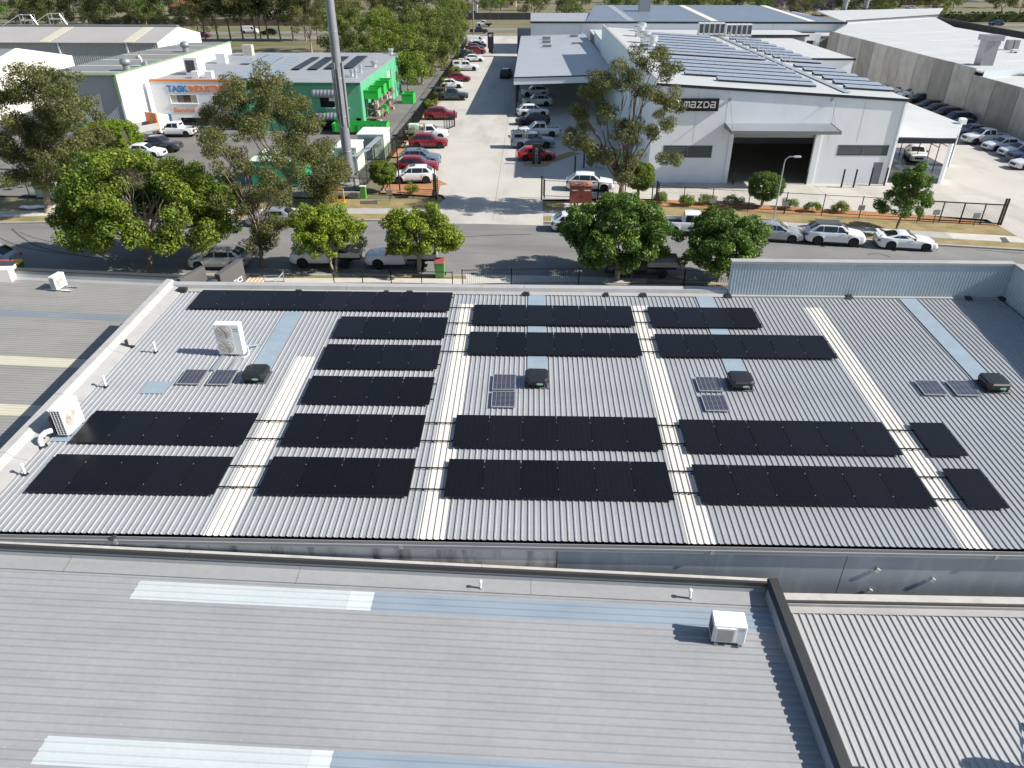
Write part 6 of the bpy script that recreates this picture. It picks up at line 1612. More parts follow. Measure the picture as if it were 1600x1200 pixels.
for k in range(12): MB().box(4.601, 4.64, .2 + k * .42, .38 + k * .42, .3, 2.4).build('rib', mat('sea_green_steel', (0.04, 0.36, 0.19)), gc, True)
MB().box(-.05, 4.66, -.05, 5.25, 2.501, 2.58).build('roof', M_PALEGREEN, gc, True)
for k, (x, y, c, lab) in enumerate(((-21.6, 74.6, M_ACW, 'white drum of scrap left of the mast'), (-22.2, 78.5, M_STEEL, 'grey scrap cage left of the mast'), (-23.6, 81.5, M_DARKIN, 'dark scrap pile behind the gum tree'), (-21.8, 84.5, M_ACW, 'white appliance stack behind the gum tree'))):
    o = thing('scrap_heap', lab, 'scrap', (x, y, .11)); rr_ = random.Random(k)
    for q in range(9):
        s_ = rr_.uniform(.35, .8); MB().mbox(Matrix.Translation((rr_.uniform(-.9, .9), rr_.uniform(-.9, .9), s_ / 2 + rr_.choice((0, .5)))) @ Matrix.Rotation(rr_.uniform(0, 3), 4, 'Z'), s_, s_ * .8, s_).build('scrap', rr_.choice((c, c, M_STEEL, M_GREENBIN if k == 1 else M_ACW, M_DARKIN)), o, True)

# ================================================================== fences
def fence(pts, h, lab, posts=2.4, pickets=0.0, mesh=False, pt=0.03, rails=(0.15, 0.95), name='steel_fence', z0=0.1, group=None, th=.022, barbs=False):
    o = thing(name, lab, 'fence', (pts[0][0], pts[0][1], z0), 0, group)
    b0 = Vector((pts[0][0], pts[0][1], 0)); pk = MB(); npk = 0
    for a, b in zip(pts[:-1], pts[1:]):
        a = Vector((*a, 0)) - b0; b = Vector((*b, 0)) - b0; L_ = (b - a).length; n = max(1, int(round(L_ / posts)))
        ang = math.atan2((b - a).y, (b - a).x)
        for k in range(n + 1):
            p = a.lerp(b, k / n); MB().box(p.x - pt, p.x + pt, p.y - pt, p.y + pt, 0, h).build('post', M_BLACKST, o, True)
        for r_ in rails:
            c = (a + b) / 2; MB().mbox(Matrix.Translation((c.x, c.y, h * r_)) @ Matrix.Rotation(ang, 4, 'Z'), L_, .035, .04).build('rail', M_BLACKST, o, True)
        if pickets:
            m_ = int(L_ / pickets)
            for k in range(m_):
                p = a.lerp(b, (k + .5) / m_); pk.box(p.x - th / 2, p.x + th / 2, p.y - th / 2, p.y + th / 2, .05, h * .98); npk += 1
        if mesh:
            m_ = int(L_ / .22)
            for k in range(m_ + 1):
                p = a.lerp(b, k / m_); pk.add([(p.x - .002, p.y, .05), (p.x + .002, p.y, .05), (p.x + .002, p.y, h * .97), (p.x - .002, p.y, h * .97)], [(0, 1, 2, 3)])
            for q in range(1, 8):
                z = h * q / 8; pk.add([(a.x, a.y, z), (b.x, b.y, z), (b.x, b.y, z + .004), (a.x, a.y, z + .004)], [(0, 1, 2, 3)])
    if pk.f: stuff(pk.build('pickets' if pickets else 'mesh_infill', M_BLACKST, o, True))
    return o
fence([(-16.6, 70.2), (-15.9, 77.4), (-15.5, 98.6), (-15.5, 120), (-15.9, 160), (-16.8, 205)], 1.9, 'long black picket fence along the left side of the driveway', posts=2.4, pickets=.16)
fence([(-8.9, 67.6), (-13.2, 67.7), (-16.6, 68.2)], 1.85, 'black mesh fence in front of the mulch bed left of the driveway', posts=2.4, mesh=True)
fence([(-16.7, 68.2), (-24, 68.3), (-34, 68.6), (-48, 67.6)], 1.85, 'black mesh fence in front of the recycling yard', posts=2.6, mesh=True)
fence([(11.6, 66.15), (16.5, 64.9), (22.8, 63.9), (29.0, 62.8), (33.7, 62.0)], 1.95, 'black mesh fence behind the street mulch bed, right of the big gum', posts=3.2, mesh=True)
fence([(-13.6, 46.7), (-9.6, 46.8), (-5.3, 46.7)], 1.1, 'low black fence on the near kerb left of the green bin', posts=2.2, mesh=False, rails=(.15, .55, .95))
fence([(-4.6, 46.6), (-1.2, 46.9), (3.5, 47.1), (10.8, 47.0), (15, 46.4)], 1.3, 'low black picket fence on the near kerb under the dark green trees', posts=3.4, pickets=.14, th=.013)
fence([(1.4, 68.0), (6.4, 67.4), (11.3, 66.4)], 1.8, 'black gate fence between the driveway and the big gum', posts=2.5, mesh=True, pt=.045)
def gate(pts, h, lab):
    o = thing('sliding_gate', lab, 'gate', (pts[0][0], pts[0][1], .12)); b0 = Vector((pts[0][0], pts[0][1], 0)); a = Vector((0, 0, 0)); b = Vector((*pts[1], 0)) - b0
    ang = math.atan2(b.y, b.x); L_ = b.length
    for z in (.15, h): 
        c = b / 2; MB().mbox(Matrix.Translation((c.x, c.y, z)) @ Matrix.Rotation(ang, 4, 'Z'), L_, .07, .09).build('rail', M_BLACKST, o, True)
    for k in range(5):
        p = b * (k / 4); MB().box(p.x - .04, p.x + .04, p.y - .04, p.y + .04, 0, h + (.5 if k in (0, 4) else 0)).build('upright', M_BLACKST, o, True)
    pk = MB(); n = int(L_ / .12)
    for k in range(n): p = b * ((k + .5) / n); pk.box(p.x - .006, p.x + .006, p.y - .006, p.y + .006, .2, h)
    stuff(pk.build('pickets', M_BLACKST, o, True))
    for k in range(2): p = b * (0.97 + .03 * k); MB().box(p.x - .06, p.x + .06, p.y - .06, p.y + .06, 0, h + .55).build('gate_post', M_BLACKST, o, True)
    return o
gate([(33.9, 62.1), (40.3, 61.0)], 1.75, 'black sliding gate at the right end of the street fence')
gate([(-9.1, 68.0), (-9.3, 70.6)], 1.8, 'short black gate leaf folded back at the left of the driveway mouth')
gate([(-11.3, 98.2), (-10.2, 101.0)], 1.6, 'short black gate leaf beside the white flatbed')
for k, (px, lab) in enumerate((((682, 312), 'left black gate post at the driveway mouth'), ((846, 313), 'right black gate post at the driveway mouth'), ((1024, 322), 'black gate post right of the big gum'))):
    p = G(*px, .1); o = thing('gate_post', lab, 'post', (p.x, p.y, .1)); MB().box(-.07, .07, -.07, .07, 0, 2.3).build('post', M_BLACKST, o, True)
    for q in range(9): MB().box(.09, .17, -.03, .03, .5 + q * .18, .58 + q * .18).build('roller', M_BLACKST, o, True)
    MB().box(.171, .22, -.05, .05, .3, 2.2).build('guide', M_BLACKST, o, True)
for k, px in enumerate(((898, 270), (912, 262), (925, 255), (938, 250), (1314, 293), (1333, 293), (1358, 290), (1381, 290), (1258, 288), (1170 - 25, 288))):
    p = G(*px, .13); lab = ('%s black bollard from the street behind the gate' % ordn[k]) if k < 4 else ('black bollard by the white hall, %s from the left' % {9: 'first', 8: 'second', 4: 'third', 5: 'fourth', 6: 'fifth', 7: 'sixth'}[k])
    o = thing('bollard', lab, 'bollard', (p.x, p.y, .13), 0, 'black bollards'); MB().tube((0, 0, 0), (0, 0, 1.75 if k < 8 else 1.2), .085, n=12).build('tube', M_BLACKST, o, True, smooth=True); MB().tube((0, 0, (1.75 if k < 8 else 1.2)), (0, 0, (1.75 if k < 8 else 1.2) + .03), .09, n=12).build('cap', M_BLACKST, o, True)
# little grey notices on the fence
for k, (px, py) in enumerate(((1027 - 47, 305), (608, 300), (1114, 313), (1227, 318), (1346, 324), (1437, 330), (1463, 331), (1526, 336))):
    Y = 66.8 if k < 2 else KF(G(px, py).x) + 6.0
    p = WY(px, py, Y)
    o = thing('fence_notice', 'small grey notice on a post, %s from the left' % ordn[[1, 0, 2, 3, 4, 5, 6, 7][k]], 'sign', (p.x, p.y, .1), 0, 'small grey notices')
    MB().box(-.28, .28, -.08, -.05, p.z - .35, p.z + .1).build('plate', M_STEEL, o, True); MB().box(-.02, .02, -.049, -.01, 0, p.z + .1).build('post', M_BLACKST, o, True)

# ================================================================== street furniture
p = G(1207, 352, .1)
lp = thing('street_lamp', 'thin grey street lamp beside the round topiary tree', 'street lamp', (p.x, p.y, .1))
MB().path([(0, 0, 0), (0, 0, 5.2), (.05, 0, 5.55), (.3, 0, 5.75), (.75, 0, 5.78)], [.07, .05, .045, .04, .035], 8).build('pole', M_ALU, lp, True, smooth=True)
MB().cbox(.65, 1.25, -.12, .12, 5.70, 5.84, .04).build('lantern', M_ALU, lp, True)
ks = thing('pillar_kiosk', 'brown red steel service kiosk beside the driveway', 'kiosk', (4.75, 66.5, .1))
MB().box(-1.02, 1.02, 0, .9, .05, 1.62).build('cabinet', M_BRICK, ks, True); MB().add([(-1.08, -.06, 1.625), (1.08, -.06, 1.625), (1.08, .96, 1.625), (-1.08, .96, 1.625), (-1.0, 0, 1.78), (1.0, 0, 1.78), (1.0, .9, 1.85), (-1.0, .9, 1.85)], [(0, 3, 2, 1), (4, 5, 6, 7), (0, 1, 5, 4), (1, 2, 6, 5), (2, 3, 7, 6), (3, 0, 4, 7)]).build('lid', M_BRICKTOP, ks, True)
for a in (-1.0, .02): MB().box(a, a + .97, -.03, -.002, .12, 1.55).build('door', M_BRICK, ks, True)
for a in (-.85, .30): MB().box(a, a + .55, -.035, -.031, 1.18, 1.28).build('notice', M_PVC, ks, True)
for a in (-.2, .15): MB().box(a, a + .05, -.06, -.031, .6, .72).build('handle', M_DARKCAP, ks, True)
sheet('kiosk_pad', M_PATH, [(3.2, 62.9), (6.2, 62.6), (6.2, 66.5), (3.2, 66.6)], Z1 + .011)['kind'] = 'structure'
def wheelie(x, y, body, lid, lab, rz=0, s=1.0, z=.1):
    o = thing('wheelie_bin', lab, 'bin', (x, y, z), rz, 'wheelie bins')
    m = MB(); m.add([(-.24, -.27, .05), (.24, -.27, .05), (.24, .27, .05), (-.24, .27, .05), (-.30, -.36, .98), (.30, -.36, .98), (.30, .36, .98), (-.30, .36, .98)], [(0, 3, 2, 1), (4, 5, 6, 7), (0, 1, 5, 4), (1, 2, 6, 5), (2, 3, 7, 6), (3, 0, 4, 7)]); m.build('body', body, o, True)
    m = MB(); m.add([(-.32, -.40, .985), (.32, -.40, .985), (.32, .38, .985), (-.32, .38, .985), (-.28, -.34, 1.05), (.28, -.34, 1.05), (.28, .36, 1.09), (-.28, .36, 1.09)], [(0, 3, 2, 1), (4, 5, 6, 7), (0, 1, 5, 4), (1, 2, 6, 5), (2, 3, 7, 6), (3, 0, 4, 7)]); m.build('lid', lid, o, True)
    MB().tube((-.25, .42, 1.0), (.25, .42, 1.0), .02, n=6).build('handle', body, o, True)
    for sx in (-.3, .26): MB().tube((sx, .28, .1), (sx + .05, .28, .1), .1, n=12).build('wheel', M_TYRE, o, True)
    o.scale = (s, s, s)
wheelie(-6.35, 48.4, M_BINGREEN, M_BINRED, 'green wheelie bin with red lid on the near kerb', 0, 1.2)
bx = G(8, 418, 1.1)
for k, (dx, lid, lab) in enumerate(((-1.6, M_BINORG, 'green bin with orange lid at the left edge'), (-.75, M_BINRED, 'green bin with red lid between orange and yellow lids'), (.15, M_BINYEL, 'green bin with yellow lid, rightmost of the three at the left edge'))):
    wheelie(-36.6 + dx, 47.4 + .05 * k, mat('dark_bin_green', (0.03, 0.10, 0.04), 0.5), lid, lab, R(5), 1.15)
yb = thing('safety_barrier', 'yellow steel mesh barrier standing on the verge near the mast', 'barrier', (-19.6, 66.4, .1), R(-3))
m = MB()
for a in (0, 2.3): m.tube((a, 0, 0), (a, 0, 1.25), .05, n=6)
m.tube((0, 0, 1.25), (2.3, 0, 1.25), .05, n=6); m.tube((0, 0, .15), (2.3, 0, .15), .05, n=6); m.build('frame', M_YELLOW, yb, True)
pk = MB()
for k in range(22): pk.box(.06 + k * .1, .085 + k * .1, -.012, .012, .15, 1.25)
for k in range(8): pk.box(.05, 2.25, -.01, .01, .24 + k * .13, .26 + k * .13)
stuff(pk.build('mesh_infill', M_YELLOW, yb, True)); MB().box(1.75, 2.1, -.04, -.02, .35, .65).build('plate', M_BLACKINK, yb, True)
for a in (0, 2.3): MB().box(a - .05, a + .05, -.35, .35, 0, .05).build('foot', M_YELLOW, yb, True)
gpil = thing('service_pillar', 'small green service pillar on the verge right of the yellow barrier', 'pillar', (-15.75, 67.6, .1)); MB().cbox(-.28, .28, -.2, .2, 0, 1.15, .05).build('casing', M_BINGREEN, gpil, True); MB().box(-.3, .3, -.22, .22, 1.151, 1.2).build('cap', M_PALEGREEN, gpil, True)
tf = thing('transformer_box', 'pale green transformer box behind the leaning gum at left', 'transformer', (-46.0, 67.4, .1)); MB().cbox(-.9, .9, -.5, .5, .1, 1.5, .06).build('tank', mat('grey_green_steel', (0.25, 0.33, 0.28), 0.5), tf, True); MB().cbox(.5, .95, -.55, .55, 0, 1.35, .05).build('fins', M_PALEGREEN, tf, True)
tr_ = thing('ground_sheet', 'crumpled white sheet lying on the verge by the leaning gum', 'sheet', (-44.2, 63.8, .12)); rr_ = random.Random(2); m = MB()
for j in range(5):
    for i in range(11): m.v.append((-2.4 + i * .5, -.45 + j * .22 + .04 * i, .03 + rr_.uniform(0, .10)))
for j in range(4):
    for i in range(10): m.f.append((j * 11 + i, j * 11 + i + 1, (j + 1) * 11 + i + 1, (j + 1) * 11 + i))
m.build('sheet', M_PVC, tr_, True, smooth=True, angle=60)
pwl = thing('garden_wall', 'low pale retaining wall in front of the recycling yard', 'wall', (-22, 67.9, .1))
for k in range(6): MB().box(-6 + k * 2.0, -4.02 + k * 2.0, 0, .25, 0, .5).build('block', M_LEDGE, pwl, True)
# pylon signs
def pylon(x, y, w, h, lab, letters):
    o = thing('pylon_sign', lab, 'sign', (x, y, .13)); MB().box(-w / 2, w / 2, -.12, .12, 0, h).build('panel', mat('dark_pylon', (0.02, 0.021, 0.022), 0.35), o, True)
    for k, ch in enumerate(letters):
        m = MB(); zc = h - .5 - k * .38
        for pts in LT[ch]: stroke(m, [(-.14 + b_ * .28, zc - a_ * .28) for a_, b_ in pts], .05, -.121, .02)
        m.build('letter', mat('grey_letter', (0.45, 0.46, 0.47), 0.4), o, True)
    return o
pylon(.7, 80.8, .95, 2.25, 'dark pylon sign on an oval island beside the red hatchback', 'mazda')
isl = MB(); isl.add([(.7 + 1.4 * math.cos(6.283 * i / 28), 80.8 + .9 * math.sin(6.283 * i / 28), .21) for i in range(28)] + [(.7 + 1.5 * math.cos(6.283 * i / 28), 80.8 + 1.0 * math.sin(6.283 * i / 28), .13) for i in range(28)], [tuple(range(28))] + [(28 + i, 28 + (i + 1) % 28, (i + 1) % 28, i) for i in range(28)])
structure(isl.build('traffic_island', mat('ochre_paving', (0.33, 0.25, 0.13), 0.85, 0, 0.15, 2), None))
structure(sheet('painted_strip', mat('ochre_paint', (0.30, 0.22, 0.10), 0.85, 0, 0.25, 1.5), [(1.8, 80.9), (6.0, 86.2), (4.6, 87.0), (0.9, 82.3)], Z1 + .012))
o = thing('pylon_sign', 'tall black pylon sign beside the white van', 'sign', (-9.6, 186, .13)); MB().box(-.7, .7, -.15, .15, 1.0, 4.4).build('panel', mat('dark_pylon', (0.02, 0.021, 0.022)), o, True); MB().box(-.5, .5, -.08, .08, 0, .99).build('base', M_BLACKST, o, True)
em = MB(); em.path([(.38 * math.cos(6.283 * i / 20), -.18, 3.75 + .3 * math.sin(6.283 * i / 20)) for i in range(21)], .04, 5); em.path([(-.34, -.18, 3.83), (-.2, -.18, 3.88), (0, -.18, 3.68), (.2, -.18, 3.88), (.34, -.18, 3.83)], .035, 5); em.build('emblem', M_SILVER, o, True)
for k, (px, h, lab) in enumerate((((625, 298), 5.2, 'thin black light pole in the mulch bed by the driveway'),)):
    p = G(*px, .12); o = thing('light_pole', lab, 'pole', (p.x, p.y, .12)); MB().tube((0, 0, 0), (0, 0, h), .07, .05, n=8).build('pole', M_BLACKST, o, True); MB().box(-.3, .3, -.1, .1, h, h + .12).build('lamp_head', M_BLACKST, o, True)
p = G(740, 57, .05); o = thing('power_pole', 'weathered timber power pole at the far end of the driveway', 'pole', (p.x, p.y, .05)); MB().tube((0, 0, 0), (0, 0, 12), .22, .16, n=10).build('pole', M_TIMBER, o, True); MB().box(-1.3, 1.3, -.08, .08, 10.8, 11).build('crossarm', M_TIMBER, o, True)
for k, px in enumerate(((408, 62), (1590, 30))):
    p = G(*px, .05); o = thing('power_pole', ('timber power pole among the far road trees', 'thin pole at the upper right road')[k], 'pole', (p.x, p.y, .05)); MB().tube((0, 0, 0), (0, 0, 11), .18, .13, n=8).build('pole', M_TIMBER, o, True); MB().box(-1, 1, -.08, .08, 9.8, 10).build('crossarm', M_TIMBER, o, True)
# tyre marks on the road
tm = mat('tyre_rubber_marks', (0.075, 0.074, 0.072), 0.9, 0, 0.2, 2)
def skid(pts, w=.16):
    m = MB(); q = [Vector((*G(*p)[:2], .005)) for p in pts]; n = 14; ps = []
    for i in range(n + 1):
        t = i / n * (len(q) - 1); k = min(int(t), len(q) - 2); u = t - k
        p0, p1, p2, p3 = q[max(k - 1, 0)], q[k], q[k + 1], q[min(k + 2, len(q) - 1)]
        ps.append(0.5 * ((2 * p1) + (p2 - p0) * u + (2 * p0 - 5 * p1 + 4 * p2 - p3) * u * u + (3 * p1 - p0 - 3 * p2 + p3) * u ** 3))
    for i in range(n + 1):
        d_ = (ps[min(i + 1, n)] - ps[max(i - 1, 0)]).normalized(); nn = Vector((-d_.y, d_.x, 0)) * w / 2
        m.v += [tuple(ps[i] + nn), tuple(ps[i] - nn)]
    m.f = [(2 * i, 2 * i + 1, 2 * i + 3, 2 * i + 2) for i in range(n)]
    structure(m.build('tyre_mark', tm))
skid([(18, 357), (33, 370), (60, 385), (105, 396), (160, 404)]); skid([(0, 372), (25, 383), (60, 391), (120, 399)], .12); skid([(30, 362), (55, 372), (105, 383)], .1)
skid([(700, 372), (760, 368), (830, 366)], .14); skid([(1355, 398), (1372, 396), (1392, 402)], .14); skid([(1525, 390), (1560, 393), (1598, 396)], .14)
for pxs in (((905, 330), (921, 330), (923, 338), (907, 338)), ((1562, 371), (1571, 371), (1578, 379), (1567, 379)), ((563, 314), (590, 314), (590, 319), (563, 319))):
    structure(sheet('service_lid', mat('iron_lid', (0.09, 0.09, 0.092), 0.6, 0.2, 0.15, 3), [tuple(G(*q, Z1)[:2]) for q in pxs], Z1 + .014))
# driveway control joints
dj = mat('joint_line', (0.20, 0.185, 0.165), 0.9, 0, 0.1)
for a, b in (((-7.9, 68.0), (1.2, 68.0)), ((-3.2, 61.4), (-3.2, 200)), ((-13, 92), (-.5, 92)), ((-13, 116), (-2.5, 116)), ((-13, 140), (-2.5, 140)), ((20, 67.2), (20, 73.6)), ((28.5, 65.6), (28.5, 73.6)), ((13, 70.3), (44, 70.3))):
    m = MB(); a_ = Vector((*a, Z1 + .0105)); b_ = Vector((*b, Z1 + .0105)); n_ = Vector((-(b_ - a_).y, (b_ - a_).x, 0)).normalized() * .02
    m.poly([a_ + n_, a_ - n_, b_ - n_, b_ + n_]); structure(m.build('expansion_joint', dj))

# ================================================================== houses and fences beyond the far road
def house(px, z0, w, d, h, wall, roofm, lab, rz=0):
    p = G(*px, z0); o = thing('house', lab, 'house', (p.x, p.y, z0), rz)
    MB().box(-w / 2, w / 2, 0, d, 0, h).build('wall', wall, o, True)
    e = .6; rf = MB().add([(-w / 2 - e, -e, h), (w / 2 + e, -e, h), (w / 2 + e, d + e, h), (-w / 2 - e, d + e, h), (-w / 2 + d / 2, d / 2, h + d * .22), (w / 2 - d / 2, d / 2, h + d * .22)], [(0, 1, 5, 4), (1, 2, 5), (2, 3, 4, 5), (3, 0, 4), (3, 2, 1, 0)]).build('roof', roofm, o, True)
    for k in range(max(2, int(w / 4))):
        x = -w / 2 + (k + .5) * w / max(2, int(w / 4)); wd = MB().box(x - .8, x + .8, -.06, -.002, 1.0, 2.2).build('window', M_PVC, o, True); MB().box(x - .7, x + .7, -.075, -.061, 1.1, 2.1).build('pane', M_GLASSD, wd, True)
    return o
tile = mat('brown_tile_roof', (0.17, 0.10, 0.075), 0.8, 0, 0.15, 2); tile2 = mat('grey_tile_roof', (0.17, 0.165, 0.16), 0.8, 0, 0.15, 2); brickw = mat('brown_brick', (0.20, 0.12, 0.085), 0.85, 0, 0.15, 3); tan = mat('tan_render', (0.58, 0.42, 0.24), 0.7)
house((778, 12), 0, 16, 10, 3.2, tan, tile2, 'tan house behind trees at the top of the driveway'); house((735, 27), 0, 5, 7, 4.5, M_WHITE, tile2, 'narrow white house behind the power pole')
house((388, 26), 0, 14, 9, 3.4, M_CREAM, tile, 'cream house behind the trunks of the far road trees'); house((290, 25), 0, 12, 9, 3.2, brickw, mat('terracotta_roof', (0.30, 0.09, 0.05), 0.8), 'brick house with terracotta roof behind the far shed')
house((1420, 8), 0, 26, 10, 3.4, brickw, tile2, 'long brown brick house at the top right'); house((1240, 2), 0, 20, 10, 3.2, brickw, tile, 'brick house behind the jacaranda'); house((1500, 2), 0, 18, 10, 3.4, M_WHITE, tile2, 'white house behind the dark hedge at top right')
house((990, -8), 0, 26, 10, 3.4, M_CREAM, tile, 'house behind the slate blue roof at the top middle'); house((100, 8), 0, 16, 9, 3.2, M_WHITE, tile2, 'white roofed house among the upper left trees'); house((1120, -8), 0, 22, 10, 3.4, brickw, tile2, 'brick house at the top right of the middle')
bf = thing('boundary_fence', 'dark timber boundary fence along the far road at upper right', 'fence', (150, 286, 0), R(4))
for k in range(30): MB().box(-32 + k * 3.0, -29.03 + k * 3.0, -.05, .05, 0, 2.4).build('panel', mat('dark_green_fence', (0.03, 0.045, 0.035), 0.8), bf, True)
bf2 = thing('boundary_fence', 'dark timber boundary fence along the far road at upper left', 'fence', (-95, 262, 0), R(3))
for k in range(40): MB().box(-50 + k * 3.0, -47.03 + k * 3.0, -.05, .05, 0, 2.0).build('panel', mat('brown_fence', (0.10, 0.075, 0.055), 0.85), bf2, True)
bf3 = thing('boundary_fence', 'dark fence in front of the tan house at the end of the driveway', 'fence', (-10, 290, 0), R(2))
for k in range(20): MB().box(-26 + k * 3.0, -23.03 + k * 3.0, -.05, .05, 0, 2.2).build('panel', mat('charcoal_fence', (0.04, 0.04, 0.042), 0.8), bf3, True)
# ================================================================== trees and plants
L_GUM = leaf_mat('gum_leaf', [(0.0, (0.052, 0.066, 0.021)), (0.45, (0.123, 0.140, 0.039)), (0.8, (0.202, 0.196, 0.060)), (1.0, (0.298, 0.202, 0.081))])
L_FIG = leaf_mat('broad_leaf', [(0.0, (0.052, 0.098, 0.013)), (0.5, (0.147, 0.220, 0.023)), (0.85, (0.278, 0.325, 0.037)), (1.0, (0.451, 0.375, 0.039))])
L_LIME = leaf_mat('lime_leaf', [(0.0, (0.083, 0.138, 0.014)), (0.5, (0.208, 0.294, 0.026)), (0.9, (0.367, 0.391, 0.036)), (1.0, (0.500, 0.424, 0.058))])
L_DARK = leaf_mat('deep_green_leaf', [(0.0, (0.032, 0.076, 0.016)), (0.5, (0.099, 0.181, 0.027)), (0.85, (0.203, 0.300, 0.043)), (1.0, (0.344, 0.364, 0.058))])
L_BACK = leaf_mat('wattle_leaf', [(0.0, (0.046, 0.069, 0.017)), (0.5, (0.130, 0.170, 0.032)), (0.85, (0.220, 0.243, 0.046)), (1.0, (0.325, 0.266, 0.072))])
L_PINE = leaf_mat('pine_leaf', [(0.0, (0.017, 0.029, 0.012)), (0.5, (0.049, 0.070, 0.020)), (1.0, (0.123, 0.138, 0.041))])
L_HEDGE = leaf_mat('hedge_leaf', [(0.0, (0.065, 0.138, 0.012)), (0.5, (0.181, 0.283, 0.017)), (0.85, (0.377, 0.392, 0.026)), (1.0, (0.522, 0.435, 0.029))])
L_JAC = leaf_mat('jacaranda_bloom', [(0.0, (0.09, 0.07, 0.12)), (0.5, (0.16, 0.12, 0.22)), (1.0, (0.07, 0.09, 0.035))])
L_DRY = leaf_mat('dry_twig', [(0.0, (0.102, 0.080, 0.065)), (1.0, (0.246, 0.189, 0.160))])
def leaf_mesh(name, clumps, size, mt_, seed, up=0.35, aspect=0.5, tone=None, hang=0.0, dens=3.6):
    """clumps: (x, y, z, r, n, tone shift). many leaf shaped quads scattered through every clump"""
    rg = np.random.default_rng(seed); V = []; T = []
    for (cx, cy, cz, r_, n, ts) in clumps:
        n = int(n * dens)
        d = rg.normal(size=(n, 3)); d /= np.linalg.norm(d, axis=1, keepdims=True)
        rad = r_ * rg.uniform(0.25, 1.0, n) ** 0.5
        c = np.array([cx, cy, cz]) + d * rad[:, None] * np.array([1, 1, 0.8])
        nrm = d * 0.7 + rg.normal(size=(n, 3)) * 0.55; nrm[:, 2] += up; nrm /= np.linalg.norm(nrm, axis=1, keepdims=True)
        t = np.cross(nrm, rg.normal(size=(n, 3))); t[:, 2] -= hang * 1.2; t -= nrm * np.sum(t * nrm, axis=1, keepdims=True); t /= np.linalg.norm(t, axis=1, keepdims=True) + 1e-9
        b = np.cross(nrm, t); s = size * 0.68 * rg.uniform(0.55, 1.35, n)[:, None]
        q = np.stack([c - t * s * .5, c + b * s * aspect * .5 + nrm * s * .06, c + t * s * .5, c - b * s * aspect * .5 + nrm * s * .06], 1)
        V.append(q.reshape(-1, 3)); T.append(np.clip(rg.normal(0.45 + ts, 0.2, n), 0, 1))
    V = np.concatenate(V); T = np.concatenate(T); nq = len(T)
    me = bpy.data.meshes.new(name); me.vertices.add(nq * 4); me.loops.add(nq * 4); me.polygons.add(nq)
    me.vertices.foreach_set('co', V.astype(np.float32).ravel())
    me.loops.foreach_set('vertex_index', np.arange(nq * 4, dtype=np.int32))
    me.polygons.foreach_set('loop_start', np.arange(0, nq * 4, 4, dtype=np.int32)); me.polygons.foreach_set('loop_total', np.full(nq, 4, np.int32))
    me.update(); me.validate()
    at = me.attributes.new('tone', 'FLOAT', 'FACE'); at.data.foreach_set('value', T.astype(np.float32))
    me.materials.append(mt_); return me
def ell_clumps(c, rad, n, cr, leaves, seed, shell=0.55, zmin=-0.75, jit=0.15, ts=0.12):
    rg = random.Random(seed); out = []; tries = 0
    while len(out) < n and tries < n * 40:
        tries += 1
        v = Vector((rg.gauss(0, 1), rg.gauss(0, 1), rg.gauss(0, 1))).normalized()
        if v.z < zmin: continue
        t = shell + (1 - shell) * rg.random() ** 0.6
        t *= 1 + rg.uniform(-jit, jit)
        p = (c[0] + v.x * rad[0] * t, c[1] + v.y * rad[1] * t, c[2] + v.z * rad[2] * t)
        r_ = cr * rg.uniform(.65, 1.3)
        out.append((*p, r_, int(leaves * (r_ / cr) ** 2), rg.uniform(-ts, ts)))
    return out
def limb(m, a, b, r0, r1, rg, n=5, sag=0.12):
    a, b = Vector(a), Vector(b); L_ = (b - a).length; pts = []; rs = []
    for i in range(n + 1):
        t = i / n; p = a.lerp(b, t) + Vector((rg.uniform(-1, 1), rg.uniform(-1, 1), rg.uniform(-.4, .8))) * L_ * sag * math.sin(math.pi * t) * .6
        pts.append(p); rs.append(r0 + (r1 - r0) * t)
    m.path(pts, rs, 7)
def tree(name, lab, base, clumps, leaf, size, bark, r0, seed, fork=0.35, nb=9, lean=(0, 0), aspect=.5, hang=0., trunks=1, group=None, up=.35, extra=None):
    o = thing(name, lab, 'tree', (base[0], base[1], base[2] if len(base) > 2 else 0.05), 0, group); rg = random.Random(seed); bz = base[2] if len(base) > 2 else .05
    cl = [(x - base[0], y - base[1], z - bz, r_, n, t) for x, y, z, r_, n, t in clumps]
    cz_ = sum(c[2] for c in cl) / len(cl); cx_ = sum(c[0] for c in cl) / len(cl); cy_ = sum(c[1] for c in cl) / len(cl)
    m = MB()
    for tk in range(trunks):
        off = Vector((rg.uniform(-.3, .3) * (tk > 0), rg.uniform(-.2, .2) * (tk > 0), 0)); hf = cz_ * (fork + .12 * tk)
        fk = Vector((cx_ * .35 + lean[0], cy_ * .35 + lean[1], hf)) + off * 2.5
        m.path([off + Vector((0, 0, -.05)), off + Vector((0, 0, .12)), off.lerp(fk, .5) + Vector((rg.uniform(-.1, .1), rg.uniform(-.1, .1), 0)), fk], [r0 * 1.5, r0 * 1.05, r0 * .9, r0 * .75], 10)
        tg = rg.sample(cl, min(nb, len(cl)))
        for c in tg:
            mid = fk.lerp(Vector(c[:3]), .55) + Vector((0, 0, .08 * cz_)); limb(m, fk, mid, r0 * .36, r0 * .17, rg, 4); limb(m, mid, c[:3], r0 * .17, r0 * .05, rg, 3)
            for q in range(2):
                c2 = min(cl, key=lambda e: (Vector(e[:3]) - Vector(c[:3])).length + rg.uniform(0, 2.5)); limb(m, mid, c2[:3], r0 * .11, r0 * .04, rg, 3)
    m.build('trunk', bark, o, True, smooth=True, angle=60)
    link_mesh('crown', leaf_mesh('crown', cl, size, leaf, seed, up, aspect, hang=hang), o, True)
    if extra: extra(o)
    return o
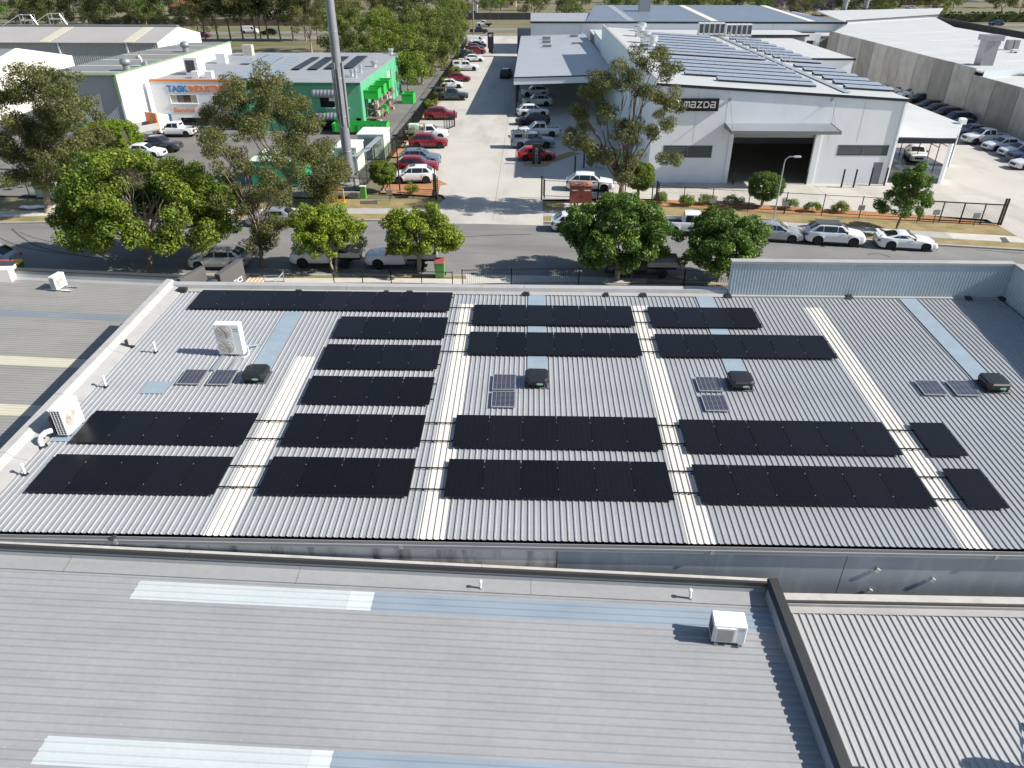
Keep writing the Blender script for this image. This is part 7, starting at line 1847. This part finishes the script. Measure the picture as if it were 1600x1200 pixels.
def clus(pts, leaves):
    return [(p.x, p.y, p.z, r_, n_, t_) for (p, r_, n_, t_) in pts]
def pxcl(lst, Y, cr, leaves, seed, dY=2.5, per=4):
    """clump groups given by where they are seen at a distance Y; each spreads in depth too"""
    rg = random.Random(seed); out = []
    for (px, py, rp) in lst:
        sc = (WY(px, py, Y) - WY(px + 10, py, Y)).length / 10
        R_ = rp * sc
        for k in range(max(per, int(per * (R_ / 1.2) ** 2))):
            v = Vector((rg.gauss(0, 1), rg.gauss(0, 1), rg.gauss(0, 1))).normalized() * R_ * rg.uniform(.35, .95)
            p = WY(px, py, Y) + v * 1.0; p.y += rg.uniform(-dY, dY) * .5
            r_ = cr * rg.uniform(.7, 1.25); out.append((p.x, p.y, max(p.z, .5), r_, int(leaves * (r_ / cr) ** 2), rg.uniform(-.15, .15)))
    return out
# --- spreading tree at left
fc = ell_clumps((-27.8, 50.6, 4.2), (6.2, 4.8, 3.7), 270, .75, 85, 1, .55, -.6)
hole = Vector((-26.0, 48.0, 5.2))
fc = [c for c in fc if not ((Vector(c[:3]) - hole).length < 1.55 or (Vector(c[:3]) - Vector((-27.4, 48.2, 6.6))).length < 1.3)]
def bare(o):
    rg = random.Random(4); m = MB()
    for k in range(46):
        a = Vector((rg.uniform(-.8, 1.2), rg.uniform(-.6, .6), rg.uniform(2.0, 3.5))); b = a + Vector((rg.uniform(-2.2, 2.6), rg.uniform(-2.2, 1.0), rg.uniform(.8, 3.6))); limb(m, a, b, .05, .012, rg, 4, .15)
    m.build('bare_branches', M_BARK2, o, True)
    link_mesh('dry_twigs', leaf_mesh('dry_twigs', [(-.2 + rg.uniform(-1.3, 1.3), rg.uniform(-.6, .6), 6.6 + rg.uniform(-.6, .6), .7, 60, 0) for k in range(12)], .26, L_DRY, 9, aspect=.12), o, True)
tree('spreading_tree', 'broad spreading green tree with bare branches in the middle, left of the street', (-28.2, 49.9), fc, L_FIG, .34, M_BARK, .26, 1, .32, 14, extra=bare)
# --- gum at far left with leaning trunk
gl = pxcl([(20, 150, 34), (60, 125, 30), (100, 140, 26), (30, 205, 34), (80, 190, 34), (130, 175, 22), (15, 240, 20), (70, 240, 34), (110, 245, 26), (40, 275, 16), (140, 210, 18), (85, 285, 14)], 63.0, .80, 110, 21, 5, 9)
tree('gum_tree', 'tall gum tree with leaning pale trunk at the far left', (-43.2, 62.6, .1), gl, L_GUM, .30, M_BARK2, .30, 21, .30, 12, lean=(-.6, .4), aspect=.36, hang=.6)
# --- gum pair left of the mast
g1 = pxcl([(345, 240, 26), (385, 215, 28), (330, 215, 18), (370, 270, 26), (420, 250, 26), (400, 300, 22), (445, 290, 24), (380, 330, 18), (430, 345, 20), (410, 380, 16), (355, 300, 14), (470, 245, 18), (398, 365, 14)], 51.0, .66, 100, 31, 4, 7)
tree('gum_tree', 'drooping gum tree with thin twin trunks on the near kerb', (-19.9, 50.3, .1), g1, L_GUM, .27, M_BARK, .13, 31, .34, 10, aspect=.34, hang=.8, trunks=2)
g2 = pxcl([(355, 150, 24), (395, 135, 26), (430, 135, 20), (370, 185, 26), (415, 175, 30), (455, 175, 26), (330, 180, 18), (480, 200, 22), (470, 240, 22), (515, 262, 24), (500, 230, 18), (530, 275, 16), (490, 285, 18), (505, 310, 12), (455, 215, 24)], 66.5, .80, 110, 32, 4, 8)
tree('gum_tree', 'tall dark gum tree in front of the mast foot and green building', (-22.3, 66.2, .1), g2, L_GUM, .30, M_BARK, .24, 32, .30, 12, aspect=.36, hang=.6)
# --- tall gum by the gate
g3 = pxcl([(1000, 95, 24), (1035, 90, 22), (985, 115, 20), (1045, 110, 16), (940, 130, 22), (965, 120, 20), (925, 150, 18), (1000, 140, 14), (1050, 160, 18), (1030, 150, 16), (905, 175, 14), (945, 175, 18), (1040, 185, 14), (920, 205, 20), (965, 205, 20), (900, 215, 16), (990, 200, 14), (945, 235, 24), (985, 235, 22), (1045, 245, 16), (925, 235, 14), (975, 262, 14), (1020, 205, 12)], 64.2, .64, 80, 41, 4, 6)
tree('gum_tree', 'tall open gum tree beside the gate in front of the white hall', (8.2, 64.2, .1), g3, L_GUM, .29, M_BARK, .30, 41, .26, 16, aspect=.34, hang=.7)
# --- street trees
tree('street_tree', 'yellow green street tree left of the two, beside the flatbed with toolbox', (-14.3, 49.2, .1), ell_clumps((-14.5, 49.6, 3.05), (2.45, 2.2, 1.8), 105, .48, 70, 51, .45), L_LIME, .26, M_BARK2, .10, 51, .34, 9, trunks=2)
tree('street_tree', 'yellow green street tree right of the two, beside the green bin', (-8.0, 49.3, .1), ell_clumps((-7.7, 49.7, 2.95), (2.65, 2.2, 1.85), 110, .48, 70, 52, .45), L_LIME, .26, M_BARK2, .11, 52, .34, 9, trunks=2)
tree('street_tree', 'dense dark green street tree, larger of the two right of the driveway', (6.3, 48.4, .1), ell_clumps((6.1, 49.0, 3.35), (3.6, 3.1, 2.5), 175, .55, 75, 53, .5), L_DARK, .30, M_BARK2, .15, 53, .30, 10, trunks=2)
tree('street_tree', 'dense dark green street tree touching the ribbed screen', (13.4, 48.0, .1), ell_clumps((13.4, 48.3, 2.7), (2.95, 2.5, 2.0), 130, .52, 75, 54, .5), L_DARK, .29, M_BARK, .12, 54, .3, 9)
def topiary(name, lab, base, c, rad, n, seed, leaf=L_DARK, size=.16):
    tree(name, lab, base, ell_clumps(c, rad, n * 3, .30, 60, seed, .80, -1, .05, .06), leaf, size, M_BARK2, .09, seed, .45, 7, trunks=2)
topiary('topiary_tree', 'clipped round tree in front of the roller door of the white hall', (21.3, 65.9, .13), (21.35, 65.9, 2.0), (1.45, 1.35, 1.15), 60, 61)
topiary('topiary_tree', 'clipped round tree at the mulch bed left of the driveway', (-14.4, 70.2, .13), (-14.3, 70.2, 1.95), (1.15, 1.1, 1.0), 55, 62, L_FIG)
topiary('topiary_tree', 'clipped round tree beside the trunk of the tall gum', (10.3, 68.4, .13), (10.3, 68.4, 2.2), (1.35, 1.2, 1.2), 55, 63, L_FIG)
tree('street_tree', 'two tiered dark tree behind the white sports car', (30.6, 59.0, .1), ell_clumps((30.9, 59.4, 4.1), (1.65, 1.5, 1.35), 50, .4, 70, 64, .6) + ell_clumps((30.9, 59.4, 2.5), (2.1, 1.9, 1.0), 45, .42, 70, 65, .6), L_DARK, .23, M_BARK, .10, 64, .35, 8)
# --- hedge and bushes
def hedge(lab, x0, x1, y0, y1, z0, z1, leaf, size, seed, dens=1.0, name='hedge', rz=0, cat='hedge', group=None):
    cx_, cy_ = (x0 + x1) / 2, (y0 + y1) / 2; o = thing(name, lab, cat, (cx_, cy_, .1), rz, group); rg = random.Random(seed); cl = []
    w, d, h = x1 - x0, y1 - y0, z1 - z0; n = int((w * d + 2 * (w + d) * h) * 3.2 * dens)
    for k in range(n):
        f_ = rg.random() * (w * d + 2 * (w + d) * h)
        if f_ < w * d: p = (rg.uniform(-w / 2, w / 2), rg.uniform(-d / 2, d / 2), z1 - .1)
        elif rg.random() < w / (w + d): p = (rg.uniform(-w / 2, w / 2), rg.choice((-1, 1)) * d / 2, rg.uniform(z0, z1 - .1))
        else: p = (rg.choice((-1, 1)) * w / 2, rg.uniform(-d / 2, d / 2), rg.uniform(z0, z1 - .1))
        cl.append((*p, .34, 30, rg.uniform(-.12, .12)))
    link_mesh('foliage', leaf_mesh('foliage', cl, size, leaf, seed), o, True)
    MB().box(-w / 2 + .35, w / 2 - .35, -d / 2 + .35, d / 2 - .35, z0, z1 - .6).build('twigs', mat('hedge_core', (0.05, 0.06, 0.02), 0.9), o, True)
hedge('tall yellow green clipped hedge behind the spreading tree', -50.2, -45.6, 82.5, 86.5, .1, 3.4, L_HEDGE, .24, 71, .8)
hedge('low green hedge running behind the spreading tree', -50.5, -42, 76.5, 79, .1, 1.9, L_FIG, .24, 72, .8)
for k, (x, y) in enumerate(((-14.6, 92.5), (-14.4, 110.2), (-14.5, 121), (-14.6, 133), (-14.3, 146), (-14.2, 158), (-14.0, 176))):
    hedge('clipped hedge block in the left bays, %s from the street' % ordn[k], x - .9, x + .6, y, y + 2.0, .1, 1.6, L_FIG, .22, 80 + k, .8, 'hedge_block', group='hedge blocks in the left bays')
def shrub(lab, x, y, r_, h, leaf, seed, name='shrub', size=.22, group=None):
    o = thing(name, lab, 'shrub', (x, y, .12), 0, group)
    link_mesh('foliage', leaf_mesh('foliage', ell_clumps((0, 0, h * .5), (r_, r_, h * .5), 14, .3, 45, seed, .3, -.4), size, leaf, seed, up=.6, aspect=.25, hang=-.4), o, True)
    MB().tube((0, 0, -.02), (0, 0, h * .5), .04, .02, n=6).build('stem', M_BARK, o, True)
for k, (px, py) in enumerate(((1030, 318), (1072, 323), (1104, 320), (1145, 321), (1232, 328), (1268, 332), (1313, 334))):
    p = G(px, py); shrub('low strappy shrub in the street mulch bed, %s from the left' % ordn[k], p.x, p.y, .75, .85, L_FIG, 90 + k, group='strappy shrubs in the mulch bed')
shrub('feathery shrub in the mulch bed by the driveway mouth', -11.4, 68.9, .9, 1.2, L_LIME, 98); shrub('spiky bush at the foot of the mast', -19.7, 70.2, 1.0, 1.2, L_GUM, 99)
shrub('dark bush at the left edge of the yard', -50.5, 70.5, 1.6, 1.3, L_DARK, 100); shrub('brown green bush behind the leaning gum', -46.9, 70.6, 1.5, 1.2, L_GUM, 101); shrub('dark bush below the leaning gum foliage', -42.8, 72.5, 2.2, 1.8, L_DARK, 102)
shrub('round bush under the tall gum behind the white car', 7.2, 79.5, 1.3, 1.4, L_DARK, 103)
shrub('yellowish bush beside the palms at the ribbed hall', -52, 88.5, 1.8, 3.2, L_HEDGE, 104, size=.4); shrub('dark palm like bush beside the ribbed hall', -54.8, 89.5, 2.0, 3.4, L_DARK, 105, size=.5)
# --- belt of trees behind the green building
rg = random.Random(7)
belt = []
spots = [(-20.5, 128), (-19.5, 139), (-23, 134), (-19.0, 150), (-24, 146), (-30, 140), (-18.6, 162), (-23.5, 158), (-29, 152), (-36, 148), (-18.4, 174), (-24, 171), (-30, 166), (-19, 187), (-25, 184), (-37, 162), (-19.5, 199), (-26, 197), (-33, 178), (-20, 212)]
lab_b = ['nearest', 'second nearest', 'third nearest', 'fourth', 'fifth', 'sixth', 'seventh', 'eighth', 'ninth', 'tenth', 'eleventh', 'twelfth', 'thirteenth', 'fourteenth', 'fifteenth', 'sixteenth', 'seventeenth', 'eighteenth', 'nineteenth', 'twentieth']
for k, (x, y) in enumerate(spots):
    h = rg.uniform(8.5, 12.5) if k > 2 else rg.uniform(6, 7.5); r_ = rg.uniform(3.0, 4.2)
    cl = ell_clumps((x, y, h * .58), (r_, r_, h * .45), int(46 * (r_ / 3.5) ** 2), 1.0, 62, 200 + k, .55, -.8, .2, .2)
    tree('wattle_tree', 'bushy olive green tree in the belt left of the driveway, %s from the street' % lab_b[k], (x, y, .02), cl, L_BACK if k % 4 else L_FIG, .46, M_BARK2, .2, 200 + k, .3, 6, group='tree belt left of the driveway', aspect=.42, hang=.3)
for k, (px, lab) in enumerate((((487, 82), 'brownish gum behind the green building left of the mast'), ((520, 80), 'brownish gum behind the green building right of the mast'))):
    p = G(*px); x, y = p.x, p.y
    tree('gum_tree', lab, (x, y, .02), ell_clumps((x, y, 9.5), (5.5, 5, 5.5), 60, 1.0, 60, 240 + k, .5, -.8, .2, .2), L_GUM, .42, M_BARK2, .22, 240 + k, .3, 9, aspect=.36, hang=.5)
# --- row of pines along the far road, trunks showing
for k in range(17):
    px = 322 + k * 19.5 if k < 10 else 330 - (k - 9) * 46
    p = G(px, 64 if px > 300 else 66); x, y = p.x, p.y
    if px < 300: y += 12
    h = rg.uniform(14, 17); zc = 9.5 if px > 300 else 7.5
    cl = ell_clumps((x, y, zc), (3.6 if px > 300 else 6, 3.4 if px > 300 else 5, h - zc), 50 if px > 300 else 62, 1.1, 55, 300 + k, .45, -.75, .25, .2)
    tree('roadside_tree', 'dark roadside tree at the upper left, %s from the %s' % ((ordn + lab_b)[k if k < 10 else k - 10], 'red car going right' if k < 10 else 'white gable going left'), (x, y, .02), cl, L_PINE if k % 3 else L_GUM, .50, M_BARK, .24, 300 + k, .42, 7, group='roadside trees', aspect=.36, hang=.4)
# --- trees beyond the far road, up to the top of the picture
NTH = ordn + lab_b[15:] + ['twenty ' + q for q in ordn[:9]] + ['thirtieth'] + ['thirty ' + q for q in ordn[:9]]
k = 0
for row, (yb, n) in enumerate(((276, 34), (305, 30), (345, 26), (395, 22))):
    for i in range(n):
        x = -215 + (450 / n) * (i + rg.uniform(.2, .8)); y = yb + rg.uniform(-6, 8) + .10 * x * .9
        if row == 0 and (-25 < x < 8 or 138 < x < 190): continue
        if row == 0 and rg.random() < .12: continue
        h = rg.uniform(7, 11); r_ = rg.uniform(4, 6.5); jac = row == 1 and 96 < x < 112
        cl = ell_clumps((x, y, h * .55), (r_, r_ * .9, h * .48), int(30 * (r_ / 5) ** 2), 1.35, 42, 400 + k, .5, -.7, .2, .2)
        tree('jacaranda_tree' if jac else 'suburb_tree', (('purple flowering jacaranda at the top of the picture, %s from the left' % NTH[i]) if jac else '%s row tree beyond the far road, %s from the left' % (('front', 'second', 'third', 'rear')[row], NTH[i])), (x, y, .02), cl,
             L_JAC if jac else (L_PINE, L_BACK, L_DARK, L_GUM)[(i + row) % 4], .62, M_BARK, .25, 400 + k, .35, 4, group='suburb trees', aspect=.5)
        k += 1
hedge('dark clipped hedge along the boundary at upper right', 140, 200, 282, 284.5, .1, 3.0, L_DARK, .6, 500, .12)
